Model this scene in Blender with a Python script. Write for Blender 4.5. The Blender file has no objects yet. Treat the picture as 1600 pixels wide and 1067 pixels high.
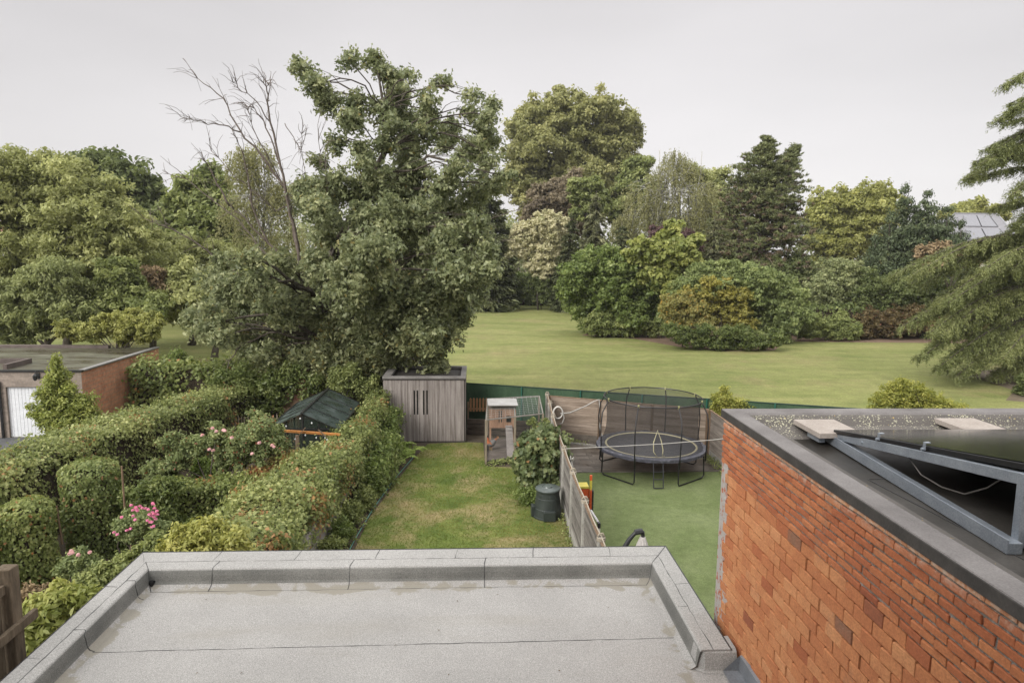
import bpy, math, random
import numpy as np
from mathutils import Vector, Matrix

R = math.radians
scene = bpy.context.scene
COL = scene.collection

# ------------------------------------------------------------------ camera, sky, sun, exposure
CAM_Z = 7.5
ROLL = R(0.6)
PITCH = math.atan(0.134)
YAW = math.atan(0.052*math.cos(PITCH))
cam_data = bpy.data.cameras.new('camera')
cam = bpy.data.objects.new('camera', cam_data)
COL.objects.link(cam)
cam.location = (0, 0, CAM_Z)
cam.rotation_euler = (Matrix.Rotation(-YAW, 3, 'Z') @ Matrix.Rotation(math.pi/2-PITCH, 3, 'X') @ Matrix.Rotation(ROLL, 3, 'Z')).to_euler()
cam_data.lens = 24.0
cam_data.sensor_width = 36
cam_data.clip_start = 0.05
cam_data.clip_end = 2000
scene.camera = cam

world = bpy.data.worlds.new('World')
scene.world = world
world.use_nodes = True
SUN_EL, SUN_AZ = R(32), R(225)      # high, veiled, to the left
wn, wl = world.node_tree.nodes, world.node_tree.links
wn.clear()
wout = wn.new('ShaderNodeOutputWorld'); wbg = wn.new('ShaderNodeBackground')
sky = wn.new('ShaderNodeTexSky'); sky.sky_type = 'NISHITA'; sky.sun_disc = False
sky.sun_elevation = SUN_EL; sky.sun_rotation = SUN_AZ
tc = wn.new('ShaderNodeTexCoord')
sep = wn.new('ShaderNodeSeparateXYZ'); wl.new(tc.outputs['Generated'], sep.inputs[0])
# overcast: cloud deck, brighter overhead than at the horizon, over a trace of the clear sky
grad = wn.new('ShaderNodeValToRGB'); wl.new(sep.outputs['Z'], grad.inputs[0])
g = grad.color_ramp
g.elements[0].position = 0.0; g.elements[0].color = (6.75, 6.55, 6.55, 1)
g.elements[1].position = 1.0; g.elements[1].color = (19, 18.8, 18.5, 1)
e = g.elements.new(0.16); e.color = (6.5, 6.3, 6.32, 1)
e = g.elements.new(0.34); e.color = (6.2, 6.0, 6.05, 1)
e = g.elements.new(0.55); e.color = (14, 13.9, 13.7, 1)
mp = wn.new('ShaderNodeMapping'); mp.inputs['Scale'].default_value = (1, 1, 3.2)
wl.new(tc.outputs['Generated'], mp.inputs[0])
nz = wn.new('ShaderNodeTexNoise'); nz.inputs['Scale'].default_value = 1.1; nz.inputs['Detail'].default_value = 4
nz.inputs['Roughness'].default_value = 0.45
wl.new(mp.outputs[0], nz.inputs[0])
nr = wn.new('ShaderNodeMapRange'); nr.inputs[1].default_value = 0.32; nr.inputs[2].default_value = 0.7
nr.inputs[3].default_value = 0.86; nr.inputs[4].default_value = 1.12
wl.new(nz.outputs['Fac'], nr.inputs[0])
mul = wn.new('ShaderNodeVectorMath'); mul.operation = 'SCALE'
wl.new(grad.outputs[0], mul.inputs[0]); wl.new(nr.outputs[0], mul.inputs['Scale'])
mixw = wn.new('ShaderNodeMix'); mixw.data_type = 'RGBA'; mixw.inputs['Factor'].default_value = 0.96
wl.new(sky.outputs[0], mixw.inputs['A']); wl.new(mul.outputs[0], mixw.inputs['B'])
wl.new(mixw.outputs['Result'], wbg.inputs['Color'])
wbg.inputs['Strength'].default_value = 0.1
wl.new(wbg.outputs[0], wout.inputs[0])

sl = bpy.data.lights.new('sun', 'SUN'); so = bpy.data.objects.new('sun', sl); COL.objects.link(so)
sl.energy = 3.2; sl.angle = R(34); sl.color = (1, 0.97, 0.92)
sd = Vector((math.sin(SUN_AZ)*math.cos(SUN_EL), math.cos(SUN_AZ)*math.cos(SUN_EL), math.sin(SUN_EL)))
so.rotation_euler = sd.to_track_quat('Z', 'Y').to_euler()
so.location = (-20, -20, 40)

scene.view_settings.view_transform = 'Standard'
scene.view_settings.look = 'None'
scene.view_settings.exposure = 0.32
scene.view_settings.gamma = 1.0
scene.render.engine = 'CYCLES'
scene.cycles.max_bounces = 8
scene.cycles.transparent_max_bounces = 12

# ------------------------------------------------------------------ pixel of the photograph -> point in the place
_cp, _sp, _cy, _sy = math.cos(PITCH), math.sin(PITCH), math.cos(YAW), math.sin(YAW)
def _ray(px, py):
    a, b = (px-800)/1067.0, (533.5-py)/1067.0
    u, v = a*math.cos(ROLL)-b*math.sin(ROLL), a*math.sin(ROLL)+b*math.cos(ROLL)
    f = _cp + v*_sp; z = -_sp + v*_cp
    return (u*_cy + f*_sy, -u*_sy + f*_cy, z)
def P(px, py, z=0.0):               # on the level z
    r = _ray(px, py); t = (z-CAM_Z)/r[2]
    return (r[0]*t, r[1]*t, z)
def A(px, py, Y):                   # in the plane at distance Y
    r = _ray(px, py); t = Y/r[1]
    return (r[0]*t, Y, CAM_Z+r[2]*t)

# ------------------------------------------------------------------ scene bookkeeping
def tag(o, label=None, cat=None, group=None, kind=None):
    if label: o['label'] = label
    if cat: o['category'] = cat
    if group: o['group'] = group
    if kind: o['kind'] = kind
    return o
def thing(name, label, cat, loc=(0, 0, 0), rz=0, group=None):
    o = bpy.data.objects.new(name, None); COL.objects.link(o)
    o.location = loc; o.rotation_euler = (0, 0, rz); o.empty_display_size = 0.2
    return tag(o, label, cat, group)
def link(name, me, parent=None, world_space=True):
    o = bpy.data.objects.new(name, me); COL.objects.link(o)
    if parent is not None:
        o.parent = parent
        if world_space:
            o.matrix_parent_inverse = (WORLD_OF(parent)).inverted()
    return o
def WORLD_OF(o):
    m = Matrix.LocRotScale(o.location, o.rotation_euler, o.scale)
    if o.parent is not None:
        m = WORLD_OF(o.parent) @ o.matrix_parent_inverse @ m
    return m

class MB:
    """collects faces; build() links them as ONE mesh (world coordinates)"""
    def __init__(s): s.v = []; s.f = []; s.t = []
    def add(s, vs, fs, tint=0.5):
        n = len(s.v); s.v += [tuple(p) for p in vs]; s.t += [tint]*len(vs)
        s.f += [tuple(i+n for i in f) for f in fs]; return s
    def box(s, lo, hi, tint=0.5, M=None, bev=0.0):
        x0, y0, z0 = lo; x1, y1, z1 = hi
        vs = [(x0,y0,z0),(x1,y0,z0),(x1,y1,z0),(x0,y1,z0),(x0,y0,z1),(x1,y0,z1),(x1,y1,z1),(x0,y1,z1)]
        if M is not None: vs = [M @ Vector(p) for p in vs]
        return s.add(vs, [(0,3,2,1),(4,5,6,7),(0,1,5,4),(1,2,6,5),(2,3,7,6),(3,0,4,7)], tint)
    def bar(s, a, b, w, h=None, tint=0.5, up=(0, 0, 1)):
        """box of section w x h from a to b"""
        h = h or w; a = Vector(a); b = Vector(b); d = (b-a)
        L = d.length
        if L < 1e-6: return s
        d.normalize(); upv = Vector(up)
        if abs(d.dot(upv)) > 0.98: upv = Vector((0, 1, 0))
        x = d.cross(upv).normalized(); z = x.cross(d).normalized()
        vs = []
        for p in (a, b):
            for sx, sz in ((-1,-1),(1,-1),(1,1),(-1,1)): vs.append(p + x*sx*w/2 + z*sz*h/2)
        return s.add(vs, [(0,1,2,3),(7,6,5,4),(0,4,5,1),(1,5,6,2),(2,6,7,3),(3,7,4,0)], tint)
    def tube(s, path, rad, n=6, tint=0.5, close=False, cap=True):
        pts = [Vector(p) for p in path]; m = len(pts)
        rad = rad if hasattr(rad, '__len__') else [rad]*m
        ref = None; vs = []
        for i, p in enumerate(pts):
            if close: d = pts[(i+1) % m]-pts[i-1]
            else: d = pts[min(i+1, m-1)]-pts[max(i-1, 0)]
            if d.length < 1e-9: d = Vector((0, 0, 1))
            d.normalize()
            if ref is None: ref = d.orthogonal().normalized()
            ref = (ref-d*ref.dot(d))
            ref = ref.normalized() if ref.length > 1e-6 else d.orthogonal().normalized()
            q = d.cross(ref)
            for k in range(n):
                a = 2*math.pi*k/n
                vs.append(p+(ref*math.cos(a)+q*math.sin(a))*rad[i])
        fs = []
        for i in range(m if close else m-1):
            j = (i+1) % m
            for k in range(n):
                l = (k+1) % n
                fs.append((i*n+k, i*n+l, j*n+l, j*n+k))
        if cap and not close:
            fs.append(tuple(reversed(range(n)))); fs.append(tuple((m-1)*n+k for k in range(n)))
        return s.add(vs, fs, tint)
    def lathe(s, c, prof, n=24, tint=0.5):
        """prof: (r, z) pairs"""
        vs = []
        for r, z in prof:
            for k in range(n):
                a = 2*math.pi*k/n; vs.append((c[0]+r*math.cos(a), c[1]+r*math.sin(a), c[2]+z))
        fs = [(i*n+k, i*n+(k+1) % n, (i+1)*n+(k+1) % n, (i+1)*n+k) for i in range(len(prof)-1) for k in range(n)]
        fs.append(tuple(reversed(range(n)))); fs.append(tuple((len(prof)-1)*n+k for k in range(n)))
        return s.add(vs, fs, tint)
    def quad(s, *p, tint=0.5): return s.add(p, [tuple(range(len(p)))], tint)
    def build(s, name, mat, parent=None, smooth=False, bevel=0.0):
        me = bpy.data.meshes.new(name); me.from_pydata(s.v, [], s.f)
        at = me.attributes.new('tint', 'FLOAT', 'POINT'); at.data.foreach_set('value', np.array(s.t, dtype=np.float32))
        if smooth: me.polygons.foreach_set('use_smooth', [True]*len(me.polygons))
        me.materials.append(mat); me.update()
        o = link(name, me, parent)
        if bevel:
            b = o.modifiers.new('bevel', 'BEVEL'); b.width = bevel; b.segments = 2; b.limit_method = 'ANGLE'
        return o

# ------------------------------------------------------------------ materials
MATS = {}
LEAF_GAIN = 2.0
def leaf_tone(c):
    y = 0.3*c[0]+0.6*c[1]+0.1*c[2]
    c = [q+(y-q)*0.05 for q in c]
    return (c[0]*LEAF_GAIN*1.15, c[1]*LEAF_GAIN*1.02, c[2]*LEAF_GAIN*0.80)
def new_mat(name):
    m = bpy.data.materials.new(name); m.use_nodes = True
    nt = m.node_tree; nt.nodes.clear()
    out = nt.nodes.new('ShaderNodeOutputMaterial')
    return m, nt.nodes, nt.links, out
def ramp(nodes, stops, interp='LINEAR'):
    r = nodes.new('ShaderNodeValToRGB'); cr = r.color_ramp; cr.interpolation = interp
    while len(cr.elements) < len(stops): cr.elements.new(0.5)
    for el, (p, c) in zip(cr.elements, stops): el.position = p; el.color = (*c, 1)
    return r
def mapping(nodes, links, scale=(1, 1, 1), rot=(0, 0, 0)):
    g = nodes.new('ShaderNodeNewGeometry'); m = nodes.new('ShaderNodeMapping')
    m.inputs['Scale'].default_value = scale; m.inputs['Rotation'].default_value = rot
    links.new(g.outputs['Position'], m.inputs[0]); return m
def noise(nodes, links, vec, scale, detail=4, rough=0.55, dist=0):
    n = nodes.new('ShaderNodeTexNoise'); n.inputs['Scale'].default_value = scale
    n.inputs['Detail'].default_value = detail; n.inputs['Roughness'].default_value = rough
    n.inputs['Distortion'].default_value = dist
    links.new(vec.outputs[0], n.inputs[0]); return n
def mixc(nodes, links, fac, a, b, mode='MIX'):
    m = nodes.new('ShaderNodeMix'); m.data_type = 'RGBA'; m.blend_type = mode
    for sock, v in (('Factor', fac), ('A', a), ('B', b)):
        if isinstance(v, bpy.types.NodeSocket): links.new(v, m.inputs[sock])
        else: m.inputs[sock].default_value = v if sock == 'Factor' else (*v, 1)
    return m.outputs['Result']
def math_(nodes, links, op, a, b=0.0, c=0.0, clamp=False):
    m = nodes.new('ShaderNodeMath'); m.operation = op; m.use_clamp = clamp
    for i, v in enumerate((a, b, c)):
        if isinstance(v, bpy.types.NodeSocket): links.new(v, m.inputs[i])
        else: m.inputs[i].default_value = v
    return m.outputs[0]
def maprange(nodes, links, v, a, b, c=0.0, d=1.0):
    m = nodes.new('ShaderNodeMapRange'); links.new(v, m.inputs[0])
    for i, x in enumerate((a, b, c, d)): m.inputs[i+1].default_value = x
    return m.outputs[0]
def bump(nodes, links, h, strength, dist=0.02):
    b = nodes.new('ShaderNodeBump'); b.inputs['Strength'].default_value = strength
    b.inputs['Distance'].default_value = dist; links.new(h, b.inputs['Height']); return b.outputs[0]

def surf(name, stops, scale=3.0, rough=0.8, stretch=(1, 1, 1), bumps=0.3, bdist=0.01, fine=None, tint=0.0,
         metal=0.0, spec=0.5, rrange=None, detail=6):
    """general weathered surface: noise through a ramp, finer noise on top, bump"""
    if name in MATS: return MATS[name]
    m, N, L, out = new_mat(name)
    p = N.new('ShaderNodeBsdfPrincipled'); L.new(p.outputs[0], out.inputs[0])
    mp = mapping(N, L, stretch)
    n1 = noise(N, L, mp, scale, detail, 0.6)
    fac = n1.outputs['Fac']
    if tint:
        at = N.new('ShaderNodeAttribute'); at.attribute_name = 'tint'
        t = math_(N, L, 'SUBTRACT', at.outputs['Fac'], 0.5)
        fac = math_(N, L, 'MULTIPLY_ADD', t, tint, fac)
    fac = maprange(N, L, fac, 0.25, 0.75)
    r = ramp(N, stops); L.new(fac, r.inputs[0]); c = r.outputs[0]
    n2 = noise(N, L, mp, fine or scale*14, 3, 0.6)
    v = maprange(N, L, n2.outputs['Fac'], 0.2, 0.8, 0.72, 1.22)
    vm = N.new('ShaderNodeVectorMath'); vm.operation = 'SCALE'; L.new(c, vm.inputs[0]); L.new(v, vm.inputs['Scale'])
    L.new(vm.outputs[0], p.inputs['Base Color'])
    p.inputs['Roughness'].default_value = rough; p.inputs['Metallic'].default_value = metal
    p.inputs['Specular IOR Level'].default_value = spec
    if rrange:
        L.new(maprange(N, L, n1.outputs['Fac'], 0.35, 0.65, *rrange), p.inputs['Roughness'])
    if bumps: L.new(bump(N, L, n2.outputs['Fac'], bumps, bdist), p.inputs['Normal'])
    MATS[name] = m; return m
def plain(name, col, rough=0.5, metal=0.0, spec=0.5):
    return surf(name, [(0, tuple(c*0.85 for c in col)), (1, tuple(min(1, c*1.12) for c in col))], 4, rough, bumps=0.05, metal=metal, spec=spec)

def leaf_mat(name, dark, mid, light, accent=None, rough=0.5, trans=0.34, afrac=0.93):
    if 'petal' not in name and 'blossom' not in name: dark, mid, light = [leaf_tone(q) for q in (dark, mid, light)]
    if name in MATS: return MATS[name]
    m, N, L, out = new_mat(name)
    at = N.new('ShaderNodeAttribute'); at.attribute_name = 'tint'
    st = [(0, dark), (0.45, mid), (0.85, light)]
    if accent: st += [(afrac, light), (min(afrac+0.03, 0.99), accent)]
    r = ramp(N, st); L.new(at.outputs['Fac'], r.inputs[0])
    p = N.new('ShaderNodeBsdfPrincipled'); L.new(r.outputs[0], p.inputs['Base Color'])
    p.inputs['Roughness'].default_value = rough; p.inputs['Specular IOR Level'].default_value = 0.24
    t = N.new('ShaderNodeBsdfTranslucent')
    hs = N.new('ShaderNodeHueSaturation'); hs.inputs['Value'].default_value = 1.5; hs.inputs['Saturation'].default_value = 1.1
    L.new(r.outputs[0], hs.inputs['Color']); L.new(hs.outputs[0], t.inputs[0])
    mx = N.new('ShaderNodeMixShader'); mx.inputs[0].default_value = trans
    L.new(p.outputs[0], mx.inputs[1]); L.new(t.outputs[0], mx.inputs[2]); L.new(mx.outputs[0], out.inputs[0])
    MATS[name] = m; return m

# ------------------------------------------------------------------ foliage
DENS = 2.0
def unit(a): return a/np.maximum(np.linalg.norm(a, axis=1, keepdims=True), 1e-9)
def sphere(rng, n): return unit(rng.normal(size=(n, 3)))
SHAPES = {   # (along, across, fold) outline of one leaf
    'rhomb': [(0, 0, 0), (0.45, 0.5, 0.10), (1, 0, -0.08), (0.45, -0.5, 0.10)],
    'oval': [(0, 0, 0), (0.25, 0.38, 0.1), (0.65, 0.42, 0.08), (1, 0, -0.1), (0.65, -0.42, 0.08), (0.25, -0.38, 0.1)],
    'lobed': [(0, 0, 0), (0.1, 0.42, 0.08), (0.38, 0.22, 0.03), (0.55, 0.55, 0.1), (0.72, 0.2, 0), (1, 0, -0.12),
              (0.72, -0.2, 0), (0.55, -0.55, 0.1), (0.38, -0.22, 0.03), (0.1, -0.42, 0.08)],
    'strip': [(0, 0.35, 0), (1, 0.12, 0), (1, -0.12, 0), (0, -0.35, 0)],
}
def leaves(name, mat, C, N_, D, S, W, T, parent=None, shape='rhomb'):
    """one mesh of many leaves: centres, normals, directions, lengths, widths, tints"""
    C = np.asarray(C, float); n = len(C)
    N_ = unit(N_); D = unit(D - N_*np.sum(D*N_, axis=1, keepdims=True)+1e-6); X = np.cross(D, N_)
    tp = SHAPES[shape]; k = len(tp)
    S = np.broadcast_to(np.asarray(S, float), (n,)); W = np.broadcast_to(np.asarray(W, float), (n,))
    V = np.empty((n, k, 3))
    for i, (a, b, c) in enumerate(tp):
        V[:, i] = C + D*((a-0.5)*S)[:, None] + X*(b*W)[:, None] + N_*(c*S)[:, None]
    me = bpy.data.meshes.new(name)
    me.vertices.add(n*k); me.vertices.foreach_set('co', V.astype(np.float32).ravel())
    me.loops.add(n*k); me.loops.foreach_set('vertex_index', np.arange(n*k, dtype=np.int32))
    me.polygons.add(n); me.polygons.foreach_set('loop_start', np.arange(0, n*k, k, dtype=np.int32))
    at = me.attributes.new('tint', 'FLOAT', 'POINT')
    at.data.foreach_set('value', np.repeat(np.asarray(T, np.float32), k))
    me.materials.append(mat); me.update(calc_edges=True)
    return link(name, me, parent)

def crown_points(rng, blobs, n, rc, flat=0.75, inner=0.18, rag=1.0, low=1.0):
    """leaves in clumps spread over and through ellipsoid blobs -> centres, outward, clump id tints, clump centres"""
    B = np.array(blobs, float); ar = (B[:, 3]*B[:, 4]+B[:, 3]*B[:, 5]+B[:, 4]*B[:, 5])
    cc = []
    for b, a_ in zip(B, ar):
        k = max(5, int(a_*4/3*math.pi/(math.pi*rc*rc)*1.25))
        d = sphere(rng, k)
        if low < 1: d = d[(d[:, 2] > -0.35) | (rng.random(k) < low)]
        rr = rng.uniform(0.45, 1.0+0.14*rag, len(d))
        cc.append(b[:3] + d*b[3:6]*rr[:, None])
    cc = np.concatenate(cc)
    ct = rng.normal(0, 1, len(cc)); cs = rng.uniform(0.65, 1.25, len(cc))*rc
    n1 = int(n*(1-inner)); ci = rng.integers(0, len(cc), n1)
    d = sphere(rng, n1); d[:, 2] = np.abs(d[:, 2])*0.25+d[:, 2]*0.75
    r = rng.random(n1)**0.55
    off = d*(r*cs[ci])[:, None]*np.array([1, 1, 0.4+0.6*flat])+rng.normal(size=(n1, 3))*rc*0.16
    C = cc[ci]+off
    t = 0.45+0.13*ct[ci]+0.13*rng.normal(size=n1)
    out = unit(off+1e-6)
    n2 = n-n1
    bi = rng.choice(len(B), n2, p=ar/ar.sum()); d2 = sphere(rng, n2)
    C2 = B[bi, :3]+d2*B[bi, 3:6]*(rng.random(n2)**0.5*0.85)[:, None]
    t2 = 0.4+0.15*rng.normal(size=n2)
    return np.concatenate([C, C2]), np.concatenate([out, d2]), np.clip(np.concatenate([t, t2]), 0, 0.85), cc

def orient(rng, out, up=0.7, jit=0.6, droop=0.3):
    n = len(out)
    N_ = unit(out*0.75+np.array([0, 0, up*0.55])+rng.normal(size=(n, 3))*jit)
    D = unit(out*np.array([1, 1, 0.3])+rng.normal(size=(n, 3))*0.7-np.array([0, 0, droop]))
    return N_, D

def limb(mb, a, b, r0, r1, rng, bend=0.12, seg=5, n=6, sag=0.0):
    a = np.array(a); b = np.array(b); L = np.linalg.norm(b-a); pts = []
    off = rng.normal(size=3)*bend*L
    for i in range(seg+1):
        t = i/seg
        p = a+(b-a)*t+off*math.sin(math.pi*t)*0.5+np.array([0, 0, -sag*L*t*t])+np.array([0, 0, 0.12*L*math.sin(math.pi*t)])
        if 0 < i < seg: p = p+rng.normal(size=3)*0.02*L
        pts.append(p)
    mb.tube(pts, [r0+(r1-r0)*i/seg for i in range(seg+1)], n)
    return pts

bark = lambda: surf('bark', [(0, (0.035, 0.027, 0.02)), (0.5, (0.075, 0.06, 0.045)), (1, (0.14, 0.12, 0.095))], 3, 0.9, (3, 3, 0.7), 0.8, 0.03)

def tree(name, label, cat, blobs_px, Y, base=None, mat=None, n=15000, leaf=0.3, rc=0.9, seed=1, shape='rhomb', aspect=0.55,
         depth=1.0, trunk_r=0.25, accent=0.0, group=None, flat=0.75, up=0.7, jit=0.6, droop=0.3, inner=0.18, sub=2,
         rag=1.0, bark_m=None, twigs=0, trunk=True, squash=0.9, low=1.0):
    rng = np.random.default_rng(seed)
    cs = []
    for q in blobs_px:
        px, py, r = q[:3]; dy = q[3] if len(q) > 3 else rng.uniform(-0.5, 0.5)*depth*r*Y/1067*1.2
        c = A(px, py, Y+dy); rw = 1.12*r*(Y+dy)/1067
        cs.append([c[0], c[1], c[2], rw, rw*max(0.9, depth), rw*squash])
    cs = np.array(cs)
    if base is None:
        bx = float(np.average(cs[:, 0], weights=cs[:, 3])); by = float(np.average(cs[:, 1], weights=cs[:, 3])); base = (bx, by, 0)
    root = thing(name, label, cat, base, 0, group)
    C, out, T, cc = crown_points(rng, cs, int(n*DENS), rc*0.72, flat, inner, rag, low)
    ok = C[:, 2] > 0.05; C, out, T = C[ok], out[ok], T[ok]
    if accent: T = np.where(rng.random(len(T)) < accent, 0.99, T)
    N_, D = orient(rng, out, up, jit, droop)
    s = leaf*rng.uniform(0.65, 1.3, len(C))
    leaves('crown', mat, C, N_, D, s, s*aspect, T, root, shape)
    if trunk:
        mb = MB(); top = np.array([np.average(cs[:, 0], weights=cs[:, 3]), np.average(cs[:, 1], weights=cs[:, 3]), np.percentile(cs[:, 2], 70)])
        b = np.array(base, float); b[2] -= 0.1
        path = [b+(top-b)*t+rng.normal(size=3)*np.array([1, 1, 0])*0.015*np.linalg.norm(top-b)*(t > 0)*(t < 1) for t in np.linspace(0, 1, 7)]
        mb.tube(path, [trunk_r*(1.25 if i == 0 else 1)*(1-0.12*i) for i in range(7)], 9)
        for c in cs:
            t = np.clip((c[2]*0.62)/max(top[2], 0.1), 0.12, 0.92); k = t*6; i = min(int(k), 5)
            st = path[i]+(path[i+1]-path[i])*(k-i)
            pts = limb(mb, st, c[:3], trunk_r*0.42, trunk_r*0.12, rng)
            for _ in range(sub):
                e = c[:3]+sphere(rng, 1)[0]*c[3:6]*0.9; limb(mb, pts[3], e, trunk_r*0.12, trunk_r*0.03, rng, n=4)
        for _ in range(twigs):
            j = rng.integers(0, len(cc)); bi = np.argmin(np.linalg.norm(cs[:, :3]-cc[j], axis=1))
            limb(mb, cs[bi, :3], cc[j], trunk_r*0.1, trunk_r*0.025, rng, n=4, seg=4)
        mb.build('trunk', bark_m or bark(), root, smooth=True)
    return root

def conifer(name, label, cat, apex_px, apex_py, Y, rpx, mat, n=12000, seed=1, leaf=0.5, droop=0.35, power=0.8, whorls=26,
            tmin=0.04, group=None, trunk_r=0.22, spread=0.5, aspect=0.3, gap=0.0, bark_m=None, base_z=0.0):
    """spruce-like: whorls of arching boughs carrying sprays"""
    rng = np.random.default_rng(seed)
    ax, ay, az = A(apex_px, apex_py, Y); Rr = rpx*Y/1067
    root = thing(name, label, cat, (ax, ay, 0), 0, group)
    C = []; Dv = []; T = []; mb = MB()
    mb.tube([(ax, ay, -0.1), (ax+rng.normal()*0.1, ay, az*0.5), (ax, ay, az)], [trunk_r, trunk_r*0.6, 0.02], 8)
    per = max(8, int(n*2)//(whorls*8))
    for w in range(whorls):
        t = tmin+(1-tmin)*(w+rng.uniform(0, 0.6))/whorls      # 0 top .. 1 bottom
        zb = az-(az-base_z)*t*0.97; L0 = Rr*t**power
        nb = 9 if t > 0.3 else 6
        for b in range(nb):
            if rng.random() < gap: continue
            a = rng.uniform(0, 2*math.pi); L = L0*rng.uniform(0.72, 1.13); bt = rng.normal()*0.13
            k = max(4, int(per*(0.3+1.2*t)))
            u = rng.random(k)**0.6
            side = rng.normal(size=k)*spread*L*0.3*(1-u*0.55)
            zz = zb - droop*L*u**1.3 + 0.14*L*np.maximum(0, u-0.75)*2 + rng.normal(size=k)*0.05*L - np.abs(side)*0.25 - rng.random(k)*0.1*L*0.6
            x = ax+math.cos(a)*u*L-math.sin(a)*side; y = ay+math.sin(a)*u*L+math.cos(a)*side
            C.append(np.stack([x, y, zz], 1))
            d = np.stack([math.cos(a)-math.sin(a)*side/L*2.0, math.sin(a)+math.cos(a)*side/L*2.0, np.full(k, -droop)+rng.normal(size=k)*0.2], 1); Dv.append(d)
            T.append(0.45+bt+rng.normal(size=k)*0.12)
            if b % 2 == 0: limb(mb, (ax, ay, zb), (ax+math.cos(a)*L*0.85, ay+math.sin(a)*L*0.85, zb-droop*L*0.8), 0.035+0.02*t, 0.01, rng, 0.03, 3, 4)
    C = np.concatenate(C); Dv = np.concatenate(Dv); T = np.clip(np.concatenate(T), 0, 0.85)
    ok = C[:, 2] > 0.1; C, Dv, T = C[ok], Dv[ok], T[ok]
    m = len(C); N_ = unit(np.array([0, 0, 1.0])+rng.normal(size=(m, 3))*0.55)
    s = leaf*rng.uniform(0.6, 1.3, m)
    leaves('crown', mat, C, N_, Dv, s, s*aspect, T, root, 'rhomb')
    mb.build('trunk', bark_m or bark(), root, smooth=True)
    return root

def weeping(name, label, cat, blobs_px, Y, mat, n=14000, seed=1, leaf=0.2, drop=3.0, group=None, pale=True, trunks=((0, 0),), trunk_r=0.16):
    rng = np.random.default_rng(seed); cs = []
    for px, py, r in blobs_px:
        c = A(px, py, Y+rng.uniform(-1, 1)*r*Y/1067*0.6); cs.append([*c, r*Y/1067, r*Y/1067, r*Y/1067])
    cs = np.array(cs); bx, by = cs[:, 0].mean(), cs[:, 1].mean()
    root = thing(name, label, cat, (bx, by, 0), 0, group)
    per = 26; ns = n//per
    bi = rng.integers(0, len(cs), ns); d = sphere(rng, ns); d[:, 2] = np.abs(d[:, 2])
    P0 = cs[bi, :3]+d*cs[bi, 3:6]*rng.uniform(0.5, 1.05, ns)[:, None]
    ln = drop*rng.uniform(0.4, 1.2, ns)
    u = rng.random((ns, per))
    ph = rng.random(ns)*6
    X = P0[:, None, 0]+rng.normal(size=(ns, per))*0.1+d[:, None, 0]*u**0.5*0.4+np.sin(u*3+ph[:, None])*0.1
    Yv = P0[:, None, 1]+rng.normal(size=(ns, per))*0.1+d[:, None, 1]*u**0.5*0.4
    Z = P0[:, None, 2]-u*ln[:, None]
    C = np.stack([X, Yv, Z], 2).reshape(-1, 3)
    T = np.clip(0.45+np.repeat(rng.normal(size=ns)*0.15, per)+rng.normal(size=ns*per)*0.1, 0, 0.85)
    m = len(C); N_ = sphere(rng, m)+np.array([0, 0, 0.3]); D = np.array([0, 0, -1.0])+rng.normal(size=(m, 3))*0.35
    s = leaf*rng.uniform(0.6, 1.3, m); leaves('crown', mat, C, N_, D, s, s*0.5, T, root)
    mb = MB(); top = cs[:, 2].max()+cs[0, 3]*0.6
    bm = surf('birch_bark', [(0, (0.12, 0.11, 0.1)), (0.45, (0.34, 0.33, 0.3)), (1, (0.5, 0.48, 0.45))], 2.2, 0.8, (1, 1, 2.5)) if pale else bark()
    for dx, lean in trunks:
        b = np.array([bx+dx, by, -0.1]); t_ = np.array([bx+dx+lean, by+rng.normal()*0.5, top])
        path = [b+(t_-b)*q+rng.normal(size=3)*np.array([0.12, 0.12, 0])*(0 < q < 1) for q in np.linspace(0, 1, 8)]
        mb.tube(path, [trunk_r*(1-0.12*i) for i in range(8)], 8)
        for c in cs:
            k = rng.integers(3, 6); pts = limb(mb, path[k], c[:3]+np.array([0, 0, c[5]*0.6]), trunk_r*0.4, 0.02, rng)
            for _ in range(4): limb(mb, pts[3], c[:3]+sphere(rng, 1)[0]*c[3:6], 0.03, 0.008, rng, n=4, seg=4)
    mb.build('trunk', bm, root, smooth=True)
    return root

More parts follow.
